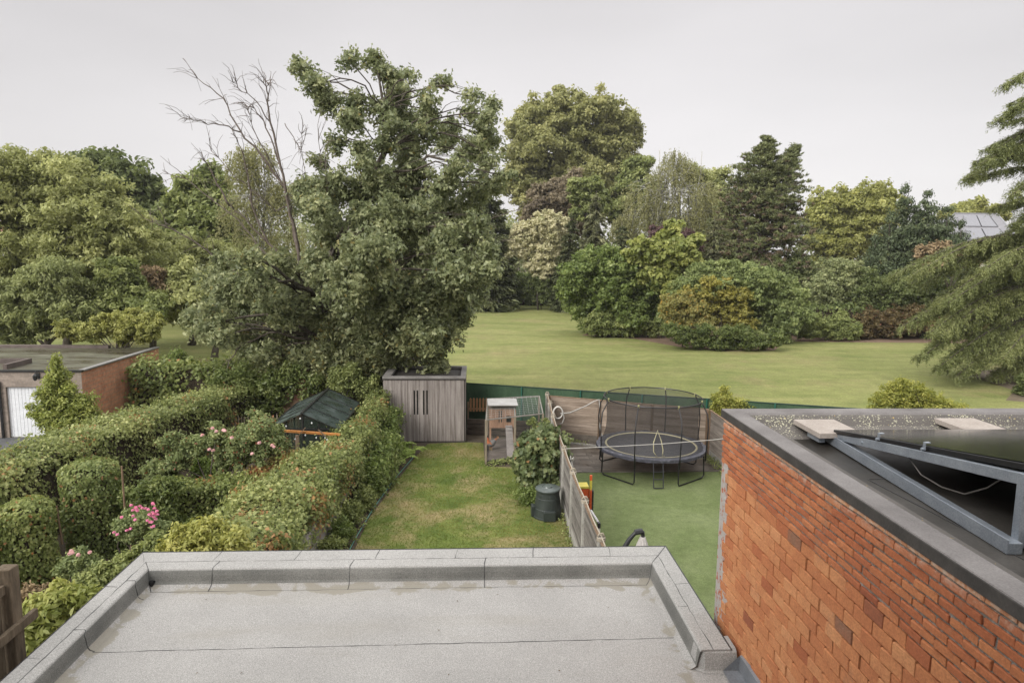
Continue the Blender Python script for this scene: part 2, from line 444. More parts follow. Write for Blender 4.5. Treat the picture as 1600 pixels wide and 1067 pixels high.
def hedge(name, label, path, width, top, mat, dens=260, leaf=0.09, seed=1, accent=0.04, base=0.0, rough=0.12, shape='lobed', cat='hedge',
          aspect=0.9, group=None, ends=True, side=1.0):
    """clipped hedge along a path of (x, y); sides and top are leaf covered, a twiggy core inside"""
    rng = np.random.default_rng(seed)
    root = thing(name, label, cat, (path[0][0], path[0][1], base), 0, group)
    Cs = []; Ns = []
    pts = [np.array(p, float) for p in path]; wd = width if hasattr(width, '__len__') else [width]*len(pts)
    tp = top if hasattr(top, '__len__') else [top]*len(pts)
    core = MB()
    def place(a, b, wa, wb, ta, tb, k, face):
        d = b-a; L = np.linalg.norm(d); d = d/L; nrm = np.array([d[1], -d[0]])
        u = rng.random(k); w = wa+(wb-wa)*u; t = ta+(tb-ta)*u; xy = a+d*(u*L)[:, None]
        bulge = 0.5*rough*(np.sin(u*L*1.7+seed)+np.sin(u*L*3.9+seed*2))
        if face == 0:
            s = rng.uniform(-1, 1, k); z = t-0.13*np.abs(s)**4+bulge*0.5
            c = np.column_stack([xy+nrm*(s*w/2)[:, None], z]); n_ = np.column_stack([nrm*s[:, None]**3*0.8, np.ones(k)])
        else:
            v = rng.random(k); z = base+v*(t-base-0.05)
            zb = 0.5*rough*np.sin(z*3.1+u*L*2.2+seed)
            c = np.column_stack([xy+nrm*((w/2+bulge*0.6+zb)*face)[:, None], z]); n_ = np.column_stack([np.tile(nrm*face, (k, 1)), np.full(k, 0.35)])
        Cs.append(c-unit(n_)*(rng.random(k)[:, None]**1.3*0.30)); Ns.append(n_)
    for i in range(len(pts)-1):
        a, b = pts[i], pts[i+1]; L = np.linalg.norm(b-a); h = (tp[i]+tp[i+1])/2-base
        place(a, b, wd[i], wd[i+1], tp[i], tp[i+1], int(L*(wd[i]+wd[i+1])/2*dens*1.2), 0)
        for f in (-1, 1): place(a, b, wd[i], wd[i+1], tp[i], tp[i+1], int(L*h*dens*side), f)
        d = (b-a)/L; nrm = np.array([d[1], -d[0]]); q = 0.24
        vs = []
        for p, w, t in ((a, wd[i], tp[i]), (b, wd[i+1], tp[i+1])):
            for s, z in ((-1, base), (1, base), (1, t-q), (-1, t-q)):
                e = p+nrm*s*(w/2-q); vs.append((e[0], e[1], z))
        core.add(vs, [(3, 2, 1, 0), (4, 5, 6, 7), (0, 1, 5, 4), (1, 2, 6, 5), (2, 3, 7, 6), (3, 0, 4, 7)])
    if ends:
        for (a, b, w, t) in ((pts[0], pts[1], wd[0], tp[0]), (pts[-1], pts[-2], wd[-1], tp[-1])):
            d = (a-b)/np.linalg.norm(a-b); nrm = np.array([d[1], -d[0]]); k = int(w*(t-base)*dens*1.1)
            s = rng.uniform(-1, 1, k); v = rng.random(k)
            c = np.column_stack([a+nrm*(s*w/2)[:, None]+d*(0.1-0.3*rng.random(k)**1.5-0.1*np.abs(s)**3)[:, None], base+v*(t-base-0.03)])
            Cs.append(c); Ns.append(np.column_stack([np.tile(d, (k, 1)), np.full(k, 0.3)]))
    C = np.concatenate(Cs); Nn = unit(np.concatenate(Ns)); n = len(C)
    N_ = unit(Nn+rng.normal(size=(n, 3))*0.5); D = np.array([0, 0, -0.8])+rng.normal(size=(n, 3))*0.6
    C = C+rng.normal(size=(n, 3))*rough*0.35
    # patches of tint
    ph = np.sin(C[:, 0]*2.1+C[:, 2]*1.7+seed)+np.sin(C[:, 1]*1.3+C[:, 2]*2.3+seed*1.7)+np.sin(C[:, 0]*0.7-C[:, 1]*2.9)
    T = np.clip(0.42+0.07*ph+0.19*rng.normal(size=n), 0, 0.85)
    ph2 = np.sin(C[:, 0]*3.3+C[:, 1]*1.9+seed)+np.sin(C[:, 1]*2.7-C[:, 0]*2.1+C[:, 2]*1.5)
    pa = accent*np.clip(ph2-0.5, 0.03, 3)*3.2; T = np.where(rng.random(n) < pa, 0.99, T)
    s = leaf*rng.uniform(0.6, 1.35, n)
    leaves('foliage', mat, C, N_, D, s, s*aspect, T, root, shape)
    core.build('branches', surf('hedge_twigs', [(0, (0.02, 0.014, 0.008)), (1, (0.075, 0.05, 0.03))], 9, 0.95, bumps=1.0, bdist=0.05), root)
    return root

def bush(name, label, pos, r, h, mat, n=3000, leaf=0.12, seed=1, cat='shrub', shape='oval', aspect=0.5, accent=0.0, rc=0.22, group=None,
         blobs=None, up=0.6, jit=0.6, droop=0.2, stem=0.03, inner=0.25, flat=0.8):
    rng = np.random.default_rng(seed); x, y, z = pos
    if blobs is None:
        blobs = []
        for i in range(5):
            a = rng.uniform(0, 6.28); q = rng.uniform(0.1, 0.45)*r; rr = rng.uniform(0.5, 0.7)*r
            zz = rng.uniform(0.4, 0.68)*h
            blobs.append([x+math.cos(a)*q, y+math.sin(a)*q, z+zz, rr, rr, min(h-zz, rr*1.1)])
        blobs.append([x, y, z+h*0.36, r*0.78, r*0.78, h*0.36])
    root = thing(name, label, cat, (x, y, z), 0, group)
    C, out, T, cc = crown_points(rng, blobs, int(n*1.5), rc, flat, inner)
    ok = C[:, 2] > z+0.01; C, out, T = C[ok], out[ok], T[ok]
    if accent: T = np.where(rng.random(len(T)) < accent, 0.99, T)
    N_, D = orient(rng, out, up, jit, droop); s = leaf*rng.uniform(0.65, 1.3, len(C))
    leaves('foliage', mat, C, N_, D, s, s*aspect, T, root, shape)
    mb = MB()
    for i in range(min(14, len(cc))):
        j = rng.integers(0, len(cc)); limb(mb, (x+rng.normal()*0.06, y+rng.normal()*0.06, z-0.02), cc[j], stem, stem*0.25, rng, n=5, seg=4)
    mb.build('stems', bark(), root, smooth=True)
    return root

# ================================================================== GROUND AND OTHER STRUCTURE
def sheet(name, pts, z, mat, kind='structure', div=None):
    mb = MB(); mb.quad(*[(x, y, z) for x, y in pts]); o = mb.build(name, mat); return tag(o, kind=kind)

def grass_mat(name, stops, patch=None, patch_scale=0.5, streak=(1, 1, 1), scale=0.35, fine=30, patch_amt=(0.5, 0.62), bstr=0.5):
    m, N, L, out = new_mat(name)
    p = N.new('ShaderNodeBsdfPrincipled'); L.new(p.outputs[0], out.inputs[0]); p.inputs['Roughness'].default_value = 0.9
    p.inputs['Specular IOR Level'].default_value = 0.2
    mp = mapping(N, L, streak)
    a = noise(N, L, mp, scale, 6, 0.65, 0.4); r = ramp(N, stops); L.new(maprange(N, L, a.outputs['Fac'], 0.3, 0.7), r.inputs[0]); c = r.outputs[0]
    mp1 = mapping(N, L)
    if patch:
        b = noise(N, L, mp1, patch_scale, 7, 0.68, 0.3)
        c = mixc(N, L, maprange(N, L, b.outputs['Fac'], *patch_amt), c, patch)
    f = noise(N, L, mp1, fine, 3, 0.7); f2 = noise(N, L, mp1, fine*0.14, 4, 0.7)
    v = math_(N, L, 'MULTIPLY', maprange(N, L, f.outputs['Fac'], 0.25, 0.75, 0.66, 1.3), maprange(N, L, f2.outputs['Fac'], 0.25, 0.75, 0.78, 1.2))
    vm = N.new('ShaderNodeVectorMath'); vm.operation = 'SCALE'; L.new(c, vm.inputs[0]); L.new(v, vm.inputs['Scale'])
    L.new(vm.outputs[0], p.inputs['Base Color']); L.new(bump(N, L, f.outputs['Fac'], bstr, 0.05), p.inputs['Normal'])
    return m

soil = surf('soil', [(0, (0.035, 0.026, 0.016)), (0.5, (0.07, 0.052, 0.033)), (1, (0.11, 0.085, 0.055))], 0.9, 0.95, bumps=0.9, bdist=0.05, fine=12)
sheet('ground', [(-700, -60), (700, -60), (700, 900), (-700, 900)], 0.0, soil)
m_park = grass_mat('park_grass', [(0, (0.118, 0.140, 0.038)), (0.5, (0.170, 0.182, 0.060)), (1, (0.225, 0.220, 0.085))], patch=(0.215, 0.18, 0.085),
                   patch_scale=0.16, streak=(0.35, 1.3, 1), scale=0.3, fine=9, patch_amt=(0.52, 0.74))
sheet('park_lawn', [(-40, 28.6), (-0.5, 28.2), (16, 22.6), (60, 22.0), (60, 57), (42, 60), (30, 80), (26, 99), (-40, 98.5)], 0.006, m_park)
m_lawn = grass_mat('garden_grass', [(0, (0.066, 0.100, 0.02)), (0.5, (0.105, 0.136, 0.03)), (1, (0.150, 0.165, 0.045))], patch=(0.265, 0.21, 0.105),
                   patch_scale=0.5, scale=0.9, fine=26, patch_amt=(0.47, 0.63))
sheet('garden_lawn', [(-3.25, 9.2), (2.45, 9.2), (2.45, 20.5), (1.6, 22.9), (0.3, 23.1), (0.25, 26.0), (-0.4, 26.1), (-1.9, 25.9), (-2.2, 24.3), (-2.6, 21.5), (-3.0, 18.6)], 0.006, m_lawn)
m_turf = grass_mat('artificial_turf', [(0, (0.095, 0.125, 0.044)), (0.5, (0.125, 0.154, 0.062)), (1, (0.152, 0.180, 0.082))], scale=0.6, fine=34, bstr=0.3)
sheet('artificial_turf', [(2.6, 9.0), (8.65, 9.0), (8.6, 22.35), (2.55, 22.3)], 0.010, m_turf)
m_pave = surf('wet_paving', [(0, (0.055, 0.045, 0.036)), (0.5, (0.10, 0.082, 0.066)), (1, (0.165, 0.14, 0.115))], 1.4, 0.5, (1, 1, 1), bumps=0.4, fine=15, rrange=(0.25, 0.7))
mb = MB(); rg = random.Random(4); y = 22.32
while y < 27.0:
    x = 2.6-rg.random()*0.4; w = 0.22
    while x < 8.6:
        l = rg.uniform(0.55, 0.62)
        yb = 26.7-0.42*(x-2.8)
        if y < yb: mb.box((max(x, 2.56)+0.004, y+0.004, -0.02), (min(x+l, 8.6)-0.004, y+w-0.004, 0.016+rg.uniform(0, 0.003)), rg.random())
        x += l
    y += w
o = mb.build('terrace', surf('terrace_stone', [(0, (0.055, 0.043, 0.034)), (0.5, (0.10, 0.082, 0.066)), (1, (0.17, 0.142, 0.118))], 1.1, 0.5, bumps=0.4, fine=15, rrange=(0.3, 0.7), tint=0.25)); tag(o, kind='structure')
sheet('driveway', [(-40, 14), (-11.6, 14), (-11.6, 27.0), (-40, 27.0)], 0.005, surf('asphalt', [(0, (0.05, 0.05, 0.052)), (1, (0.11, 0.11, 0.115))], 2, 0.85, bumps=0.8, fine=40))
# bare mulch under the trees beyond the lawn
sheet('mulch_bed', [(9.3, 60), (13.5, 58.0), (16, 53), (19, 50.6), (23, 51.2), (26.0, 56), (30, 62), (12, 66)], 0.010, surf('mulch', [(0, (0.10, 0.062, 0.04)), (1, (0.2, 0.13, 0.085))], 2.0, 0.95, bumps=0.8))
sheet('mulch_path', [(27.2, 56.3), (46, 55.6), (46, 62), (28, 66)], 0.011, MATS['mulch'])
sheet('cedar_soil', [(27.5, 33.5), (30, 32.2), (40, 33), (40, 44), (31, 42), (30, 36)], 0.012, surf('mulch2', [(0, (0.09, 0.068, 0.042)), (1, (0.17, 0.13, 0.085))], 1.0, 0.95, bumps=0.8))
sheet('border_soil', [(-3.9, 9.2), (-3.26, 9.2), (-3.02, 18.6), (-2.62, 21.5), (-2.22, 24.3), (-1.95, 25.9), (-4.4, 26)], 0.008, soil)

# short blades over the near lawn
def blades(name, poly, n, h, mat, z=0.006, seed=5):
    rng = np.random.default_rng(seed); p = np.array(poly); lo, hi = p.min(0), p.max(0)
    q = rng.uniform(lo, hi, size=(int(n*1.6), 2)); ins = np.zeros(len(q), bool); j = len(p)-1
    for i in range(len(p)):
        c = ((p[i, 1] > q[:, 1]) != (p[j, 1] > q[:, 1])) & (q[:, 0] < (p[j, 0]-p[i, 0])*(q[:, 1]-p[i, 1])/(p[j, 1]-p[i, 1]+1e-12)+p[i, 0])
        ins ^= c; j = i
    q = q[ins][:n]; k = len(q)
    s = h*rng.uniform(0.5, 1.5, k)
    pt = 0.5+0.22*np.sin(q[:, 0]*1.9+np.sin(q[:, 1]*1.3)*2)+0.22*np.sin(q[:, 1]*1.1+q[:, 0]*0.7)
    T = np.clip(pt*0.8+rng.normal(size=k)*0.17, 0, 0.98)
    C = np.column_stack([q, z+s*0.35]); N_ = np.column_stack([rng.normal(size=(k, 2)), np.full(k, 0.5)]); D = np.column_stack([rng.normal(size=(k, 2))*0.5, np.ones(k)])
    o = leaves(name, mat, C, N_, D, s, 0.014, T, None, 'rhomb'); return tag(o, kind='stuff')
m_blade = leaf_mat('grass_blades', (0.04, 0.065, 0.010), (0.062, 0.080, 0.018), (0.11, 0.10, 0.04), rough=0.7)
g = blades('grass', [(-3.2, 12), (2.42, 12), (2.42, 20.5), (1.6, 22.8), (0.3, 23.0), (0.2, 26.0), (-1.9, 25.9), (-2.2, 24.3), (-2.6, 21.5), (-3.0, 18.6)], 36000, 0.04, m_blade)
tag(g, 'short patchy grass of the small garden lawn in front of the shed', 'grass')

# ================================================================== EXTENSION ROOF (foreground)
def felt(name, a, b, c, stain=None):
    m, N, L, out = new_mat(name); p = N.new('ShaderNodeBsdfPrincipled'); L.new(p.outputs[0], out.inputs[0])
    mp = mapping(N, L)
    n1 = noise(N, L, mp, 0.9, 5, 0.6); r = ramp(N, [(0, a), (0.5, b), (1, c)]); L.new(maprange(N, L, n1.outputs['Fac'], 0.3, 0.7), r.inputs[0])
    g1 = noise(N, L, mp, 95, 2, 0.8); g2 = noise(N, L, mp, 45, 3, 0.7)
    v = math_(N, L, 'MULTIPLY', maprange(N, L, g1.outputs['Fac'], 0.32, 0.68, 0.62, 1.36), maprange(N, L, g2.outputs['Fac'], 0.25, 0.75, 0.9, 1.1))
    vm = N.new('ShaderNodeVectorMath'); vm.operation = 'SCALE'; L.new(r.outputs[0], vm.inputs[0]); L.new(v, vm.inputs['Scale']); c_ = vm.outputs[0]
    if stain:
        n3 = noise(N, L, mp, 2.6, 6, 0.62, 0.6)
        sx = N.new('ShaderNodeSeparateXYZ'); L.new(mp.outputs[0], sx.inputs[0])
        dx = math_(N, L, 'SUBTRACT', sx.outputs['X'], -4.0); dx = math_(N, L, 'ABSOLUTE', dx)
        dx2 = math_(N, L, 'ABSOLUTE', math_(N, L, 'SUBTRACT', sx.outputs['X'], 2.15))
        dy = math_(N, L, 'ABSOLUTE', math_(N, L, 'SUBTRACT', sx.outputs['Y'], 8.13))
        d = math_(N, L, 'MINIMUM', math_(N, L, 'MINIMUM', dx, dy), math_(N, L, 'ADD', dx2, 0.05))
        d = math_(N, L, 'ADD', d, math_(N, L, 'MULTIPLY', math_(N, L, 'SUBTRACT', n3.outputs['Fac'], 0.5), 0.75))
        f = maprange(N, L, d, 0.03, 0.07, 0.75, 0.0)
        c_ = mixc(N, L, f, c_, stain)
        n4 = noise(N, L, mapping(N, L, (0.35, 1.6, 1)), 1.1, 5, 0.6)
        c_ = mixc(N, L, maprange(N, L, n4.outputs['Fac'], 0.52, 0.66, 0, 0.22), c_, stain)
    L.new(c_, p.inputs['Base Color']); p.inputs['Roughness'].default_value = 0.85
    L.new(bump(N, L, g1.outputs['Fac'], 0.6, 0.006), p.inputs['Normal'])
    return m
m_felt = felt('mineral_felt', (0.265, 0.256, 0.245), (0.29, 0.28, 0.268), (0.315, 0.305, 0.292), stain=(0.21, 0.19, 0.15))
m_felt2 = felt('upstand_felt', (0.26, 0.252, 0.24), (0.29, 0.282, 0.27), (0.32, 0.31, 0.297), stain=None)
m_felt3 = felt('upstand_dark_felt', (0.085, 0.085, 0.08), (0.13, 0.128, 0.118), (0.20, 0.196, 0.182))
m_dark = plain('black_edge', (0.02, 0.02, 0.022), 0.5)
m_seam = plain('bitumen_seam', (0.035, 0.034, 0.034), 0.6)
EX0, EX1, EY1, EZ = -4.4, 2.6, 8.8, 3.5
ext = thing('rear_extension', 'flat roofed extension with pale grey mineral felt roof and raised edge in the foreground', 'extension', (-0.9, 5, 0))
mb = MB(); mb.box((EX0+0.03, -2.0, 0), (EX1-0.03, EY1-0.03, 3.2)); mb.build('wall', surf('render_wall', [(0, (0.3, 0.28, 0.25)), (1, (0.42, 0.4, 0.37))], 1, 0.9), ext)
KL, KR = 0.60, 0.64      # the side upstands are narrower than the rear one
def sweep(prof, name, mat, yn=-2.0, yr=6.35, smooth=True, cap=True):
    mb = MB(); n = len(prof); vs = []
    ring = lambda d: [(EX0+d*KL, yn), (EX0+d*KL, EY1-d), (EX1-d*KR, EY1-d), (EX1-d*KR, yr)]
    for d, z in prof:
        for x, y in ring(d): vs.append((x, y, z))
    fs = []
    for i in range(n-1):
        for k in range(3): fs.append((i*4+k, i*4+k+1, (i+1)*4+k+1, (i+1)*4+k))
    if cap: fs.append(tuple(i*4+3 for i in range(n)))
    mb.add(vs, fs); o = mb.build(name, mat, ext, smooth=False)
    return o
sweep([(0.0, 3.2), (0.0, EZ+0.002), (0.02, EZ+0.004), (0.02, EZ-0.01)], 'edge_trim', m_dark, cap=False)
sweep([(0.018, EZ-0.01), (0.021, EZ), (0.30, EZ), (0.47, EZ+0.002), (0.495, EZ-0.006), (0.505, EZ-0.02)], 'parapet', m_felt2)
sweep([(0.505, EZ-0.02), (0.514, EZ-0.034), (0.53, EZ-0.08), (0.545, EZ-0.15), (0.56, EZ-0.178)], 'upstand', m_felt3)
sweep([(0.56, EZ-0.178), (0.575, EZ-0.192), (0.60, EZ-0.205), (0.68, EZ-0.222)], 'fillet', m_felt)
mb = MB(); mb.box((EX0+0.1, -2, 3.15), (2.71, EY1-0.1, 3.282)); mb.build('roof_deck', m_felt, ext)
# welded seams: wobbling thin strips
rg = random.Random(3)
def seam(pts, w=0.009, wob=0.006):
    mb = seams; out = []
    for a, b in zip(pts[:-1], pts[1:]):
        a, b = Vector(a), Vector(b); k = max(1, int((b-a).length/0.12))
        out += [a+(b-a)*i/k+Vector((rg.uniform(-wob, wob), rg.uniform(-wob, wob), 0)) for i in range(k)]
    out.append(Vector(pts[-1]))
    mb.tube(out, [w*rg.uniform(0.3, 0.8) for _ in out], 4)
seams = MB(); zt = EZ-0.002
ring = lambda d, yn=-2, yr=6.35: [(EX0+d*KL, yn, zt), (EX0+d*KL, EY1-d, zt), (EX1-d*KR, EY1-d, zt), (EX1-d*KR, yr, zt)]
seam(ring(0.30))
zc = 3.281
seam([(EX0+0.34, 7.9, zc), (EX0+0.37, EY1-0.67, zc), (EX1-0.44, EY1-0.67, zc)], 0.008)
seam([(EX0+0.33, 6.86, zc), (EX1-0.42, 6.93, zc)], 0.008); seam([(EX0+0.33, 5.6, zc), (EX1+0.05, 5.65, zc)], 0.008)
seam([(EX0, EY1, zt), (EX0+0.156, EY1-0.30, zt)]); seam([(EX1, EY1, zt), (EX1-0.19, EY1-0.30, zt)])
for px in (345, 468, 590, 712, 831, 950):
    x = P(px, 860, EZ)[0]; seam([(x+0.03, EY1, zt), (x, EY1-0.3, zt)])
prof = [(0.30, EZ-0.002), (0.47, EZ), (0.496, EZ-0.008), (0.514, EZ-0.034), (0.53, EZ-0.08), (0.545, EZ-0.15), (0.56, EZ-0.178), (0.60, EZ-0.204), (0.675, EZ-0.221)]
for px in (335, 547, 757): 
    x = P(px, 884, EZ)[0]; seam([(x+0.02*(q < 0.4), EY1-q, z) for q, z in prof], 0.010, 0.003)
for y in (7.85, 6.42, 5.4): seam([(EX0, y+0.02, zt), (EX0+0.156, y, zt)])
for y in (7.95, 6.88): seam([(EX0+q*KL, y+(0.05 if q < 0.5 else 0), z) for q, z in prof], 0.010, 0.003)
seam([(EX1, 7.75, zt), (EX1-0.19, 7.72, zt)]); seam([(EX1-q*KR, 7.2, z) for q, z in prof[:4]], 0.007)
for sx, K, E in ((1, KL, EX0), (-1, KR, EX1)): seam([(E+sx*q*K, EY1-q, z+0.002) for q, z in prof], 0.009, 0.002)
seams.build('seam', m_seam, ext)
# corner outlet
mb = MB(); c = Vector(P(240, 912, 3.335)); mb.tube([c+Vector((-0.09, 0.07, 0)), c+Vector((0.0, 0.0, 0))], 0.04, 14); mb.build('drain_outlet', plain('hole_black', (0.006, 0.006, 0.006), 0.9), ext)
# rounded felt end of the right hand upstand, beside the brick wall
mb = MB(); pe = []
for z_, q in ((3.285, 0.05), (3.30, 0.02), (3.42, 0.0), (3.47, -0.012), (3.497, -0.05)):
    pe.append([(EX1-0.34-q, 6.55, z_), (EX1-0.34-q, 6.42-q, z_), (EX1-0.28, 6.33-q, z_), (EX1-0.1, 6.32-q, z_), (EX1+0.05, 6.33-q, z_), (EX1+0.05, 6.6, z_)])
mb.add([v for r_ in pe for v in r_], [(i*6+k, i*6+k+1, (i+1)*6+k+1, (i+1)*6+k) for i in range(4) for k in range(5)]+[tuple(24+k for k in range(6))]); mb.build('parapet_end', m_felt2, ext)
mb = MB()
for (a, b, w, z) in ((5.2, 8.1, 0, 0),): 
    mb.add([(2.668, -1, 3.292), (2.50, -1, 3.30), (2.50, 6.30, 3.30), (2.668, 6.30, 3.292), (2.668, -1, 3.46), (2.668, 6.30, 3.46), (2.715, -1, 3.47), (2.715, 6.30, 3.47)],
           [(0, 1, 2, 3), (0, 3, 5, 4), (4, 5, 7, 6), (1, 0, 4), (2, 5, 3)])
mb.build('lead_flashing', surf('lead', [(0, (0.13, 0.14, 0.155)), (1, (0.22, 0.23, 0.25))], 4, 0.45, bumps=0.4), ext)
# small debris on the roof
rg = random.Random(8)
mb = MB()
for i in range(34):
    x, y = rg.uniform(-3.6, 1.9), rg.uniform(4.6, 8.1); s = rg.uniform(0.006, 0.018); a = rg.random()*6
    mb.add([(x+s*math.cos(a), y+s*math.sin(a), 3.293), (x+s*0.5*math.cos(a+1.9), y+s*0.5*math.sin(a+1.9), 3.30), (x-s*math.cos(a), y-s*math.sin(a), 3.293), (x+s*0.5*math.cos(a-1.9), y+s*0.5*math.sin(a-1.9), 3.296)], [(0, 1, 2, 3)], rg.random())
o = mb.build('leaf_litter', surf('litter', [(0, (0.05, 0.035, 0.02)), (1, (0.16, 0.1, 0.05))], 9, 0.9)); tag(o, 'dry crumbs of leaf scattered over the pale felt roof', 'leaf litter', kind='stuff')

# ================================================================== BRICK NEIGHBOUR (right)
WX, WY, WZ = 2.72, 7.15, 5.8
nb = thing('brick_house_wing', 'orange brick house wing with flat dark felt roof rising beside the pale extension roof', 'building', (5, 3, 0))
def brick_mat():
    m, N, L, out = new_mat('orange_brick'); p = N.new('ShaderNodeBsdfPrincipled'); L.new(p.outputs[0], out.inputs[0])
    at = N.new('ShaderNodeAttribute'); at.attribute_name = 'tint'
    r = ramp(N, [(0, (0.20, 0.12, 0.08)), (0.05, (0.26, 0.125, 0.075)), (0.12, (0.26, 0.078, 0.038)), (0.38, (0.38, 0.13, 0.058)), (0.62, (0.47, 0.195, 0.085)), (0.84, (0.53, 0.25, 0.115)), (1, (0.50, 0.26, 0.155))])
    L.new(at.outputs['Fac'], r.inputs[0]); mp = mapping(N, L)
    n1 = noise(N, L, mp, 9, 5, 0.65); n2 = noise(N, L, mp, 60, 4, 0.7); n3 = noise(N, L, mapping(N, L, (1, 1, 0.5)), 3.2, 6, 0.7)
    c = mixc(N, L, maprange(N, L, n1.outputs['Fac'], 0.40, 0.68, 0.0, 0.4), r.outputs[0], (0.31, 0.105, 0.05))
    c = mixc(N, L, maprange(N, L, n3.outputs['Fac'], 0.60, 0.70, 0, 0.55), c, (0.23, 0.16, 0.11))
    v = maprange(N, L, n2.outputs['Fac'], 0.3, 0.7, 0.74, 1.2)
    vm = N.new('ShaderNodeVectorMath'); vm.operation = 'SCALE'; L.new(c, vm.inputs[0]); L.new(v, vm.inputs['Scale'])
    # whitish mortar smear on the top course
    sx = N.new('ShaderNodeSeparateXYZ'); L.new(mp.outputs[0], sx.inputs[0])
    n5 = noise(N, L, mp, 13, 5, 0.7)
    top = math_(N, L, 'MULTIPLY', maprange(N, L, sx.outputs['Z'], 5.60, 5.68), maprange(N, L, n5.outputs['Fac'], 0.46, 0.6, 0.12, 0.75))
    c = mixc(N, L, top, vm.outputs[0], (0.50, 0.41, 0.33))
    n6 = noise(N, L, mp, 22, 6, 0.75)
    c = mixc(N, L, maprange(N, L, n6.outputs['Fac'], 0.68, 0.72, 0, 0.8), c, (0.55, 0.5, 0.45))
    L.new(c, p.inputs['Base Color']); p.inputs['Roughness'].default_value = 0.88; p.inputs['Specular IOR Level'].default_value = 0.25
    L.new(bump(N, L, n2.outputs['Fac'], 0.6, 0.008), p.inputs['Normal'])
    return m
m_mortar = surf('mortar', [(0, (0.05, 0.04, 0.032)), (0.5, (0.12, 0.10, 0.082)), (1, (0.40, 0.36, 0.31))], 14, 0.95, bumps=1.0, bdist=0.02, fine=60)
mb = MB(); mb.box((WX, -2, 0), (13, WY-0.012, WZ-0.41)); mb.box((WX, -2, WZ-0.4), (WX+0.15, WY-0.012, WZ-0.15)); mb.build('mortar_bed', m_mortar, nb)
mb = MB(); rq = random.Random(21); ny, nz_ = 330, 26; vs = []
for i in range(ny):
    for k in range(nz_): vs.append((WX-0.0125+rq.uniform(-0.005, 0.005), -0.6+(WY+0.594)*i/(ny-1), 5.13+(WZ-0.095-5.13)*k/(nz_-1)))
mb.add(vs, [(i*nz_+k, i*nz_+k+1, (i+1)*nz_+k+1, (i+1)*nz_+k) for i in range(ny-1) for k in range(nz_-1)]); mb.build('pointing', surf('upper_mortar', [(0, (0.12, 0.10, 0.085)), (0.5, (0.24, 0.215, 0.185)), (1, (0.42, 0.39, 0.35))], 22, 0.95, bumps=1.0, bdist=0.02, fine=90), nb)
rg = random.Random(11); mb = MB(); z = 2.85; row = 0
zz = []
while z < WZ-0.12:
    h = 0.109 if z < 5.12 else 0.066
    zz.append((z, h)); z += h
for row, (z, h) in enumerate(zz):
    small = h < 0.1; Lb = 0.235 if not small else 0.222; y0_ = -0.6+(row % 2)*Lb/2+rg.uniform(-0.012, 0.012)
    g = 0.017 if not small else 0.015; gz = 0.0055 if not small else 0.0085
    for i in range(40):
        ya, yb = y0_+i*Lb+g/2+rg.uniform(-0.003, 0.003), y0_+(i+1)*Lb-g/2+rg.uniform(-0.003, 0.003)
        lim = (WY-0.13-0.09*rg.random()) if z < 5.15 else WY-0.004
        yb = min(yb, lim); z0, z1 = z+gz+rg.uniform(-0.001, 0.001), z+h-gz+rg.uniform(-0.001, 0.001)
        if yb-ya < 0.03: break
        t = rg.uniform(0.50, 0.86) if not small else rg.uniform(0.26, 0.58)
        if rg.random() < 0.014: t = rg.uniform(0.02, 0.12)
        elif rg.random() < 0.07: t = rg.uniform(0.28, 0.45)
        if row >= len(zz)-1: t = rg.uniform(0.66, 0.98)
        pr = WX-rg.uniform(0.022, 0.032); b = 0.0035 if not small else 0.005; j = lambda q=0.0028: rg.uniform(-q, q)
        tl = rg.uniform(-0.001, 0.009)
        vs = [(WX+0.01, ya, z0), (WX+0.01, yb, z0), (WX+0.01, yb, z1), (WX+0.01, ya, z1),
              (pr+b, ya+j(), z0+j()), (pr+b, yb+j(), z0+j()), (pr+b, yb+j(), z1+j()), (pr+b, ya+j(), z1+j()),
              (pr+tl, ya+b+j(), z0+b+j()), (pr-tl, yb-b+j(), z0+b+j()), (pr-tl, yb-b+j(), z1-b+j()), (pr+tl, ya+b+j(), z1-b+j())]
        mb.add(vs, [(0, 4, 5, 1), (1, 5, 6, 2), (2, 6, 7, 3), (3, 7, 4, 0), (4, 8, 9, 5), (5, 9, 10, 6), (6, 10, 11, 7), (7, 11, 8, 4), (8, 11, 10, 9)], t)
mb.build('brick_wall', brick_mat(), nb)
# smeared grey mortar down the corner
rg = random.Random(2); mb = MB(); zs = np.arange(2.8, 5.24, 0.03); pl = []
for z in zs: pl.append(WY-0.16-0.11*(0.5+0.5*math.sin(z*2.3))-0.05*math.sin(z*7.1)-rg.uniform(0, 0.09))
vs = []
for z, yy in zip(zs, pl): vs += [(WX-0.021-rg.uniform(0, 0.003), yy, z), (WX-0.024-rg.uniform(0, 0.004), (yy+WY)/2, z), (WX-0.02, WY, z), (WX+0.3, WY+0.0, z)]
mb.add(vs, [(i*4+k, i*4+k+1, (i+1)*4+k+1, (i+1)*4+k) for i in range(len(zs)-1) for k in range(3)])
m, N, L, out = new_mat('corner_mortar'); p = N.new('ShaderNodeBsdfPrincipled'); L.new(p.outputs[0], out.inputs[0]); mp = mapping(N, L, (1, 1, 0.8))
n1 = noise(N, L, mp, 14, 5, 0.7); c = mixc(N, L, maprange(N, L, n1.outputs['Fac'], 0.54, 0.58), (0.36, 0.335, 0.31), (0.34, 0.10, 0.05)); L.new(c, p.inputs['Base Color'])
p.inputs['Roughness'].default_value = 0.95; n2 = noise(N, L, mp, 50, 4); L.new(bump(N, L, n2.outputs['Fac'], 0.8, 0.02), p.inputs['Normal'])
mb.build('corner_render', m, nb)
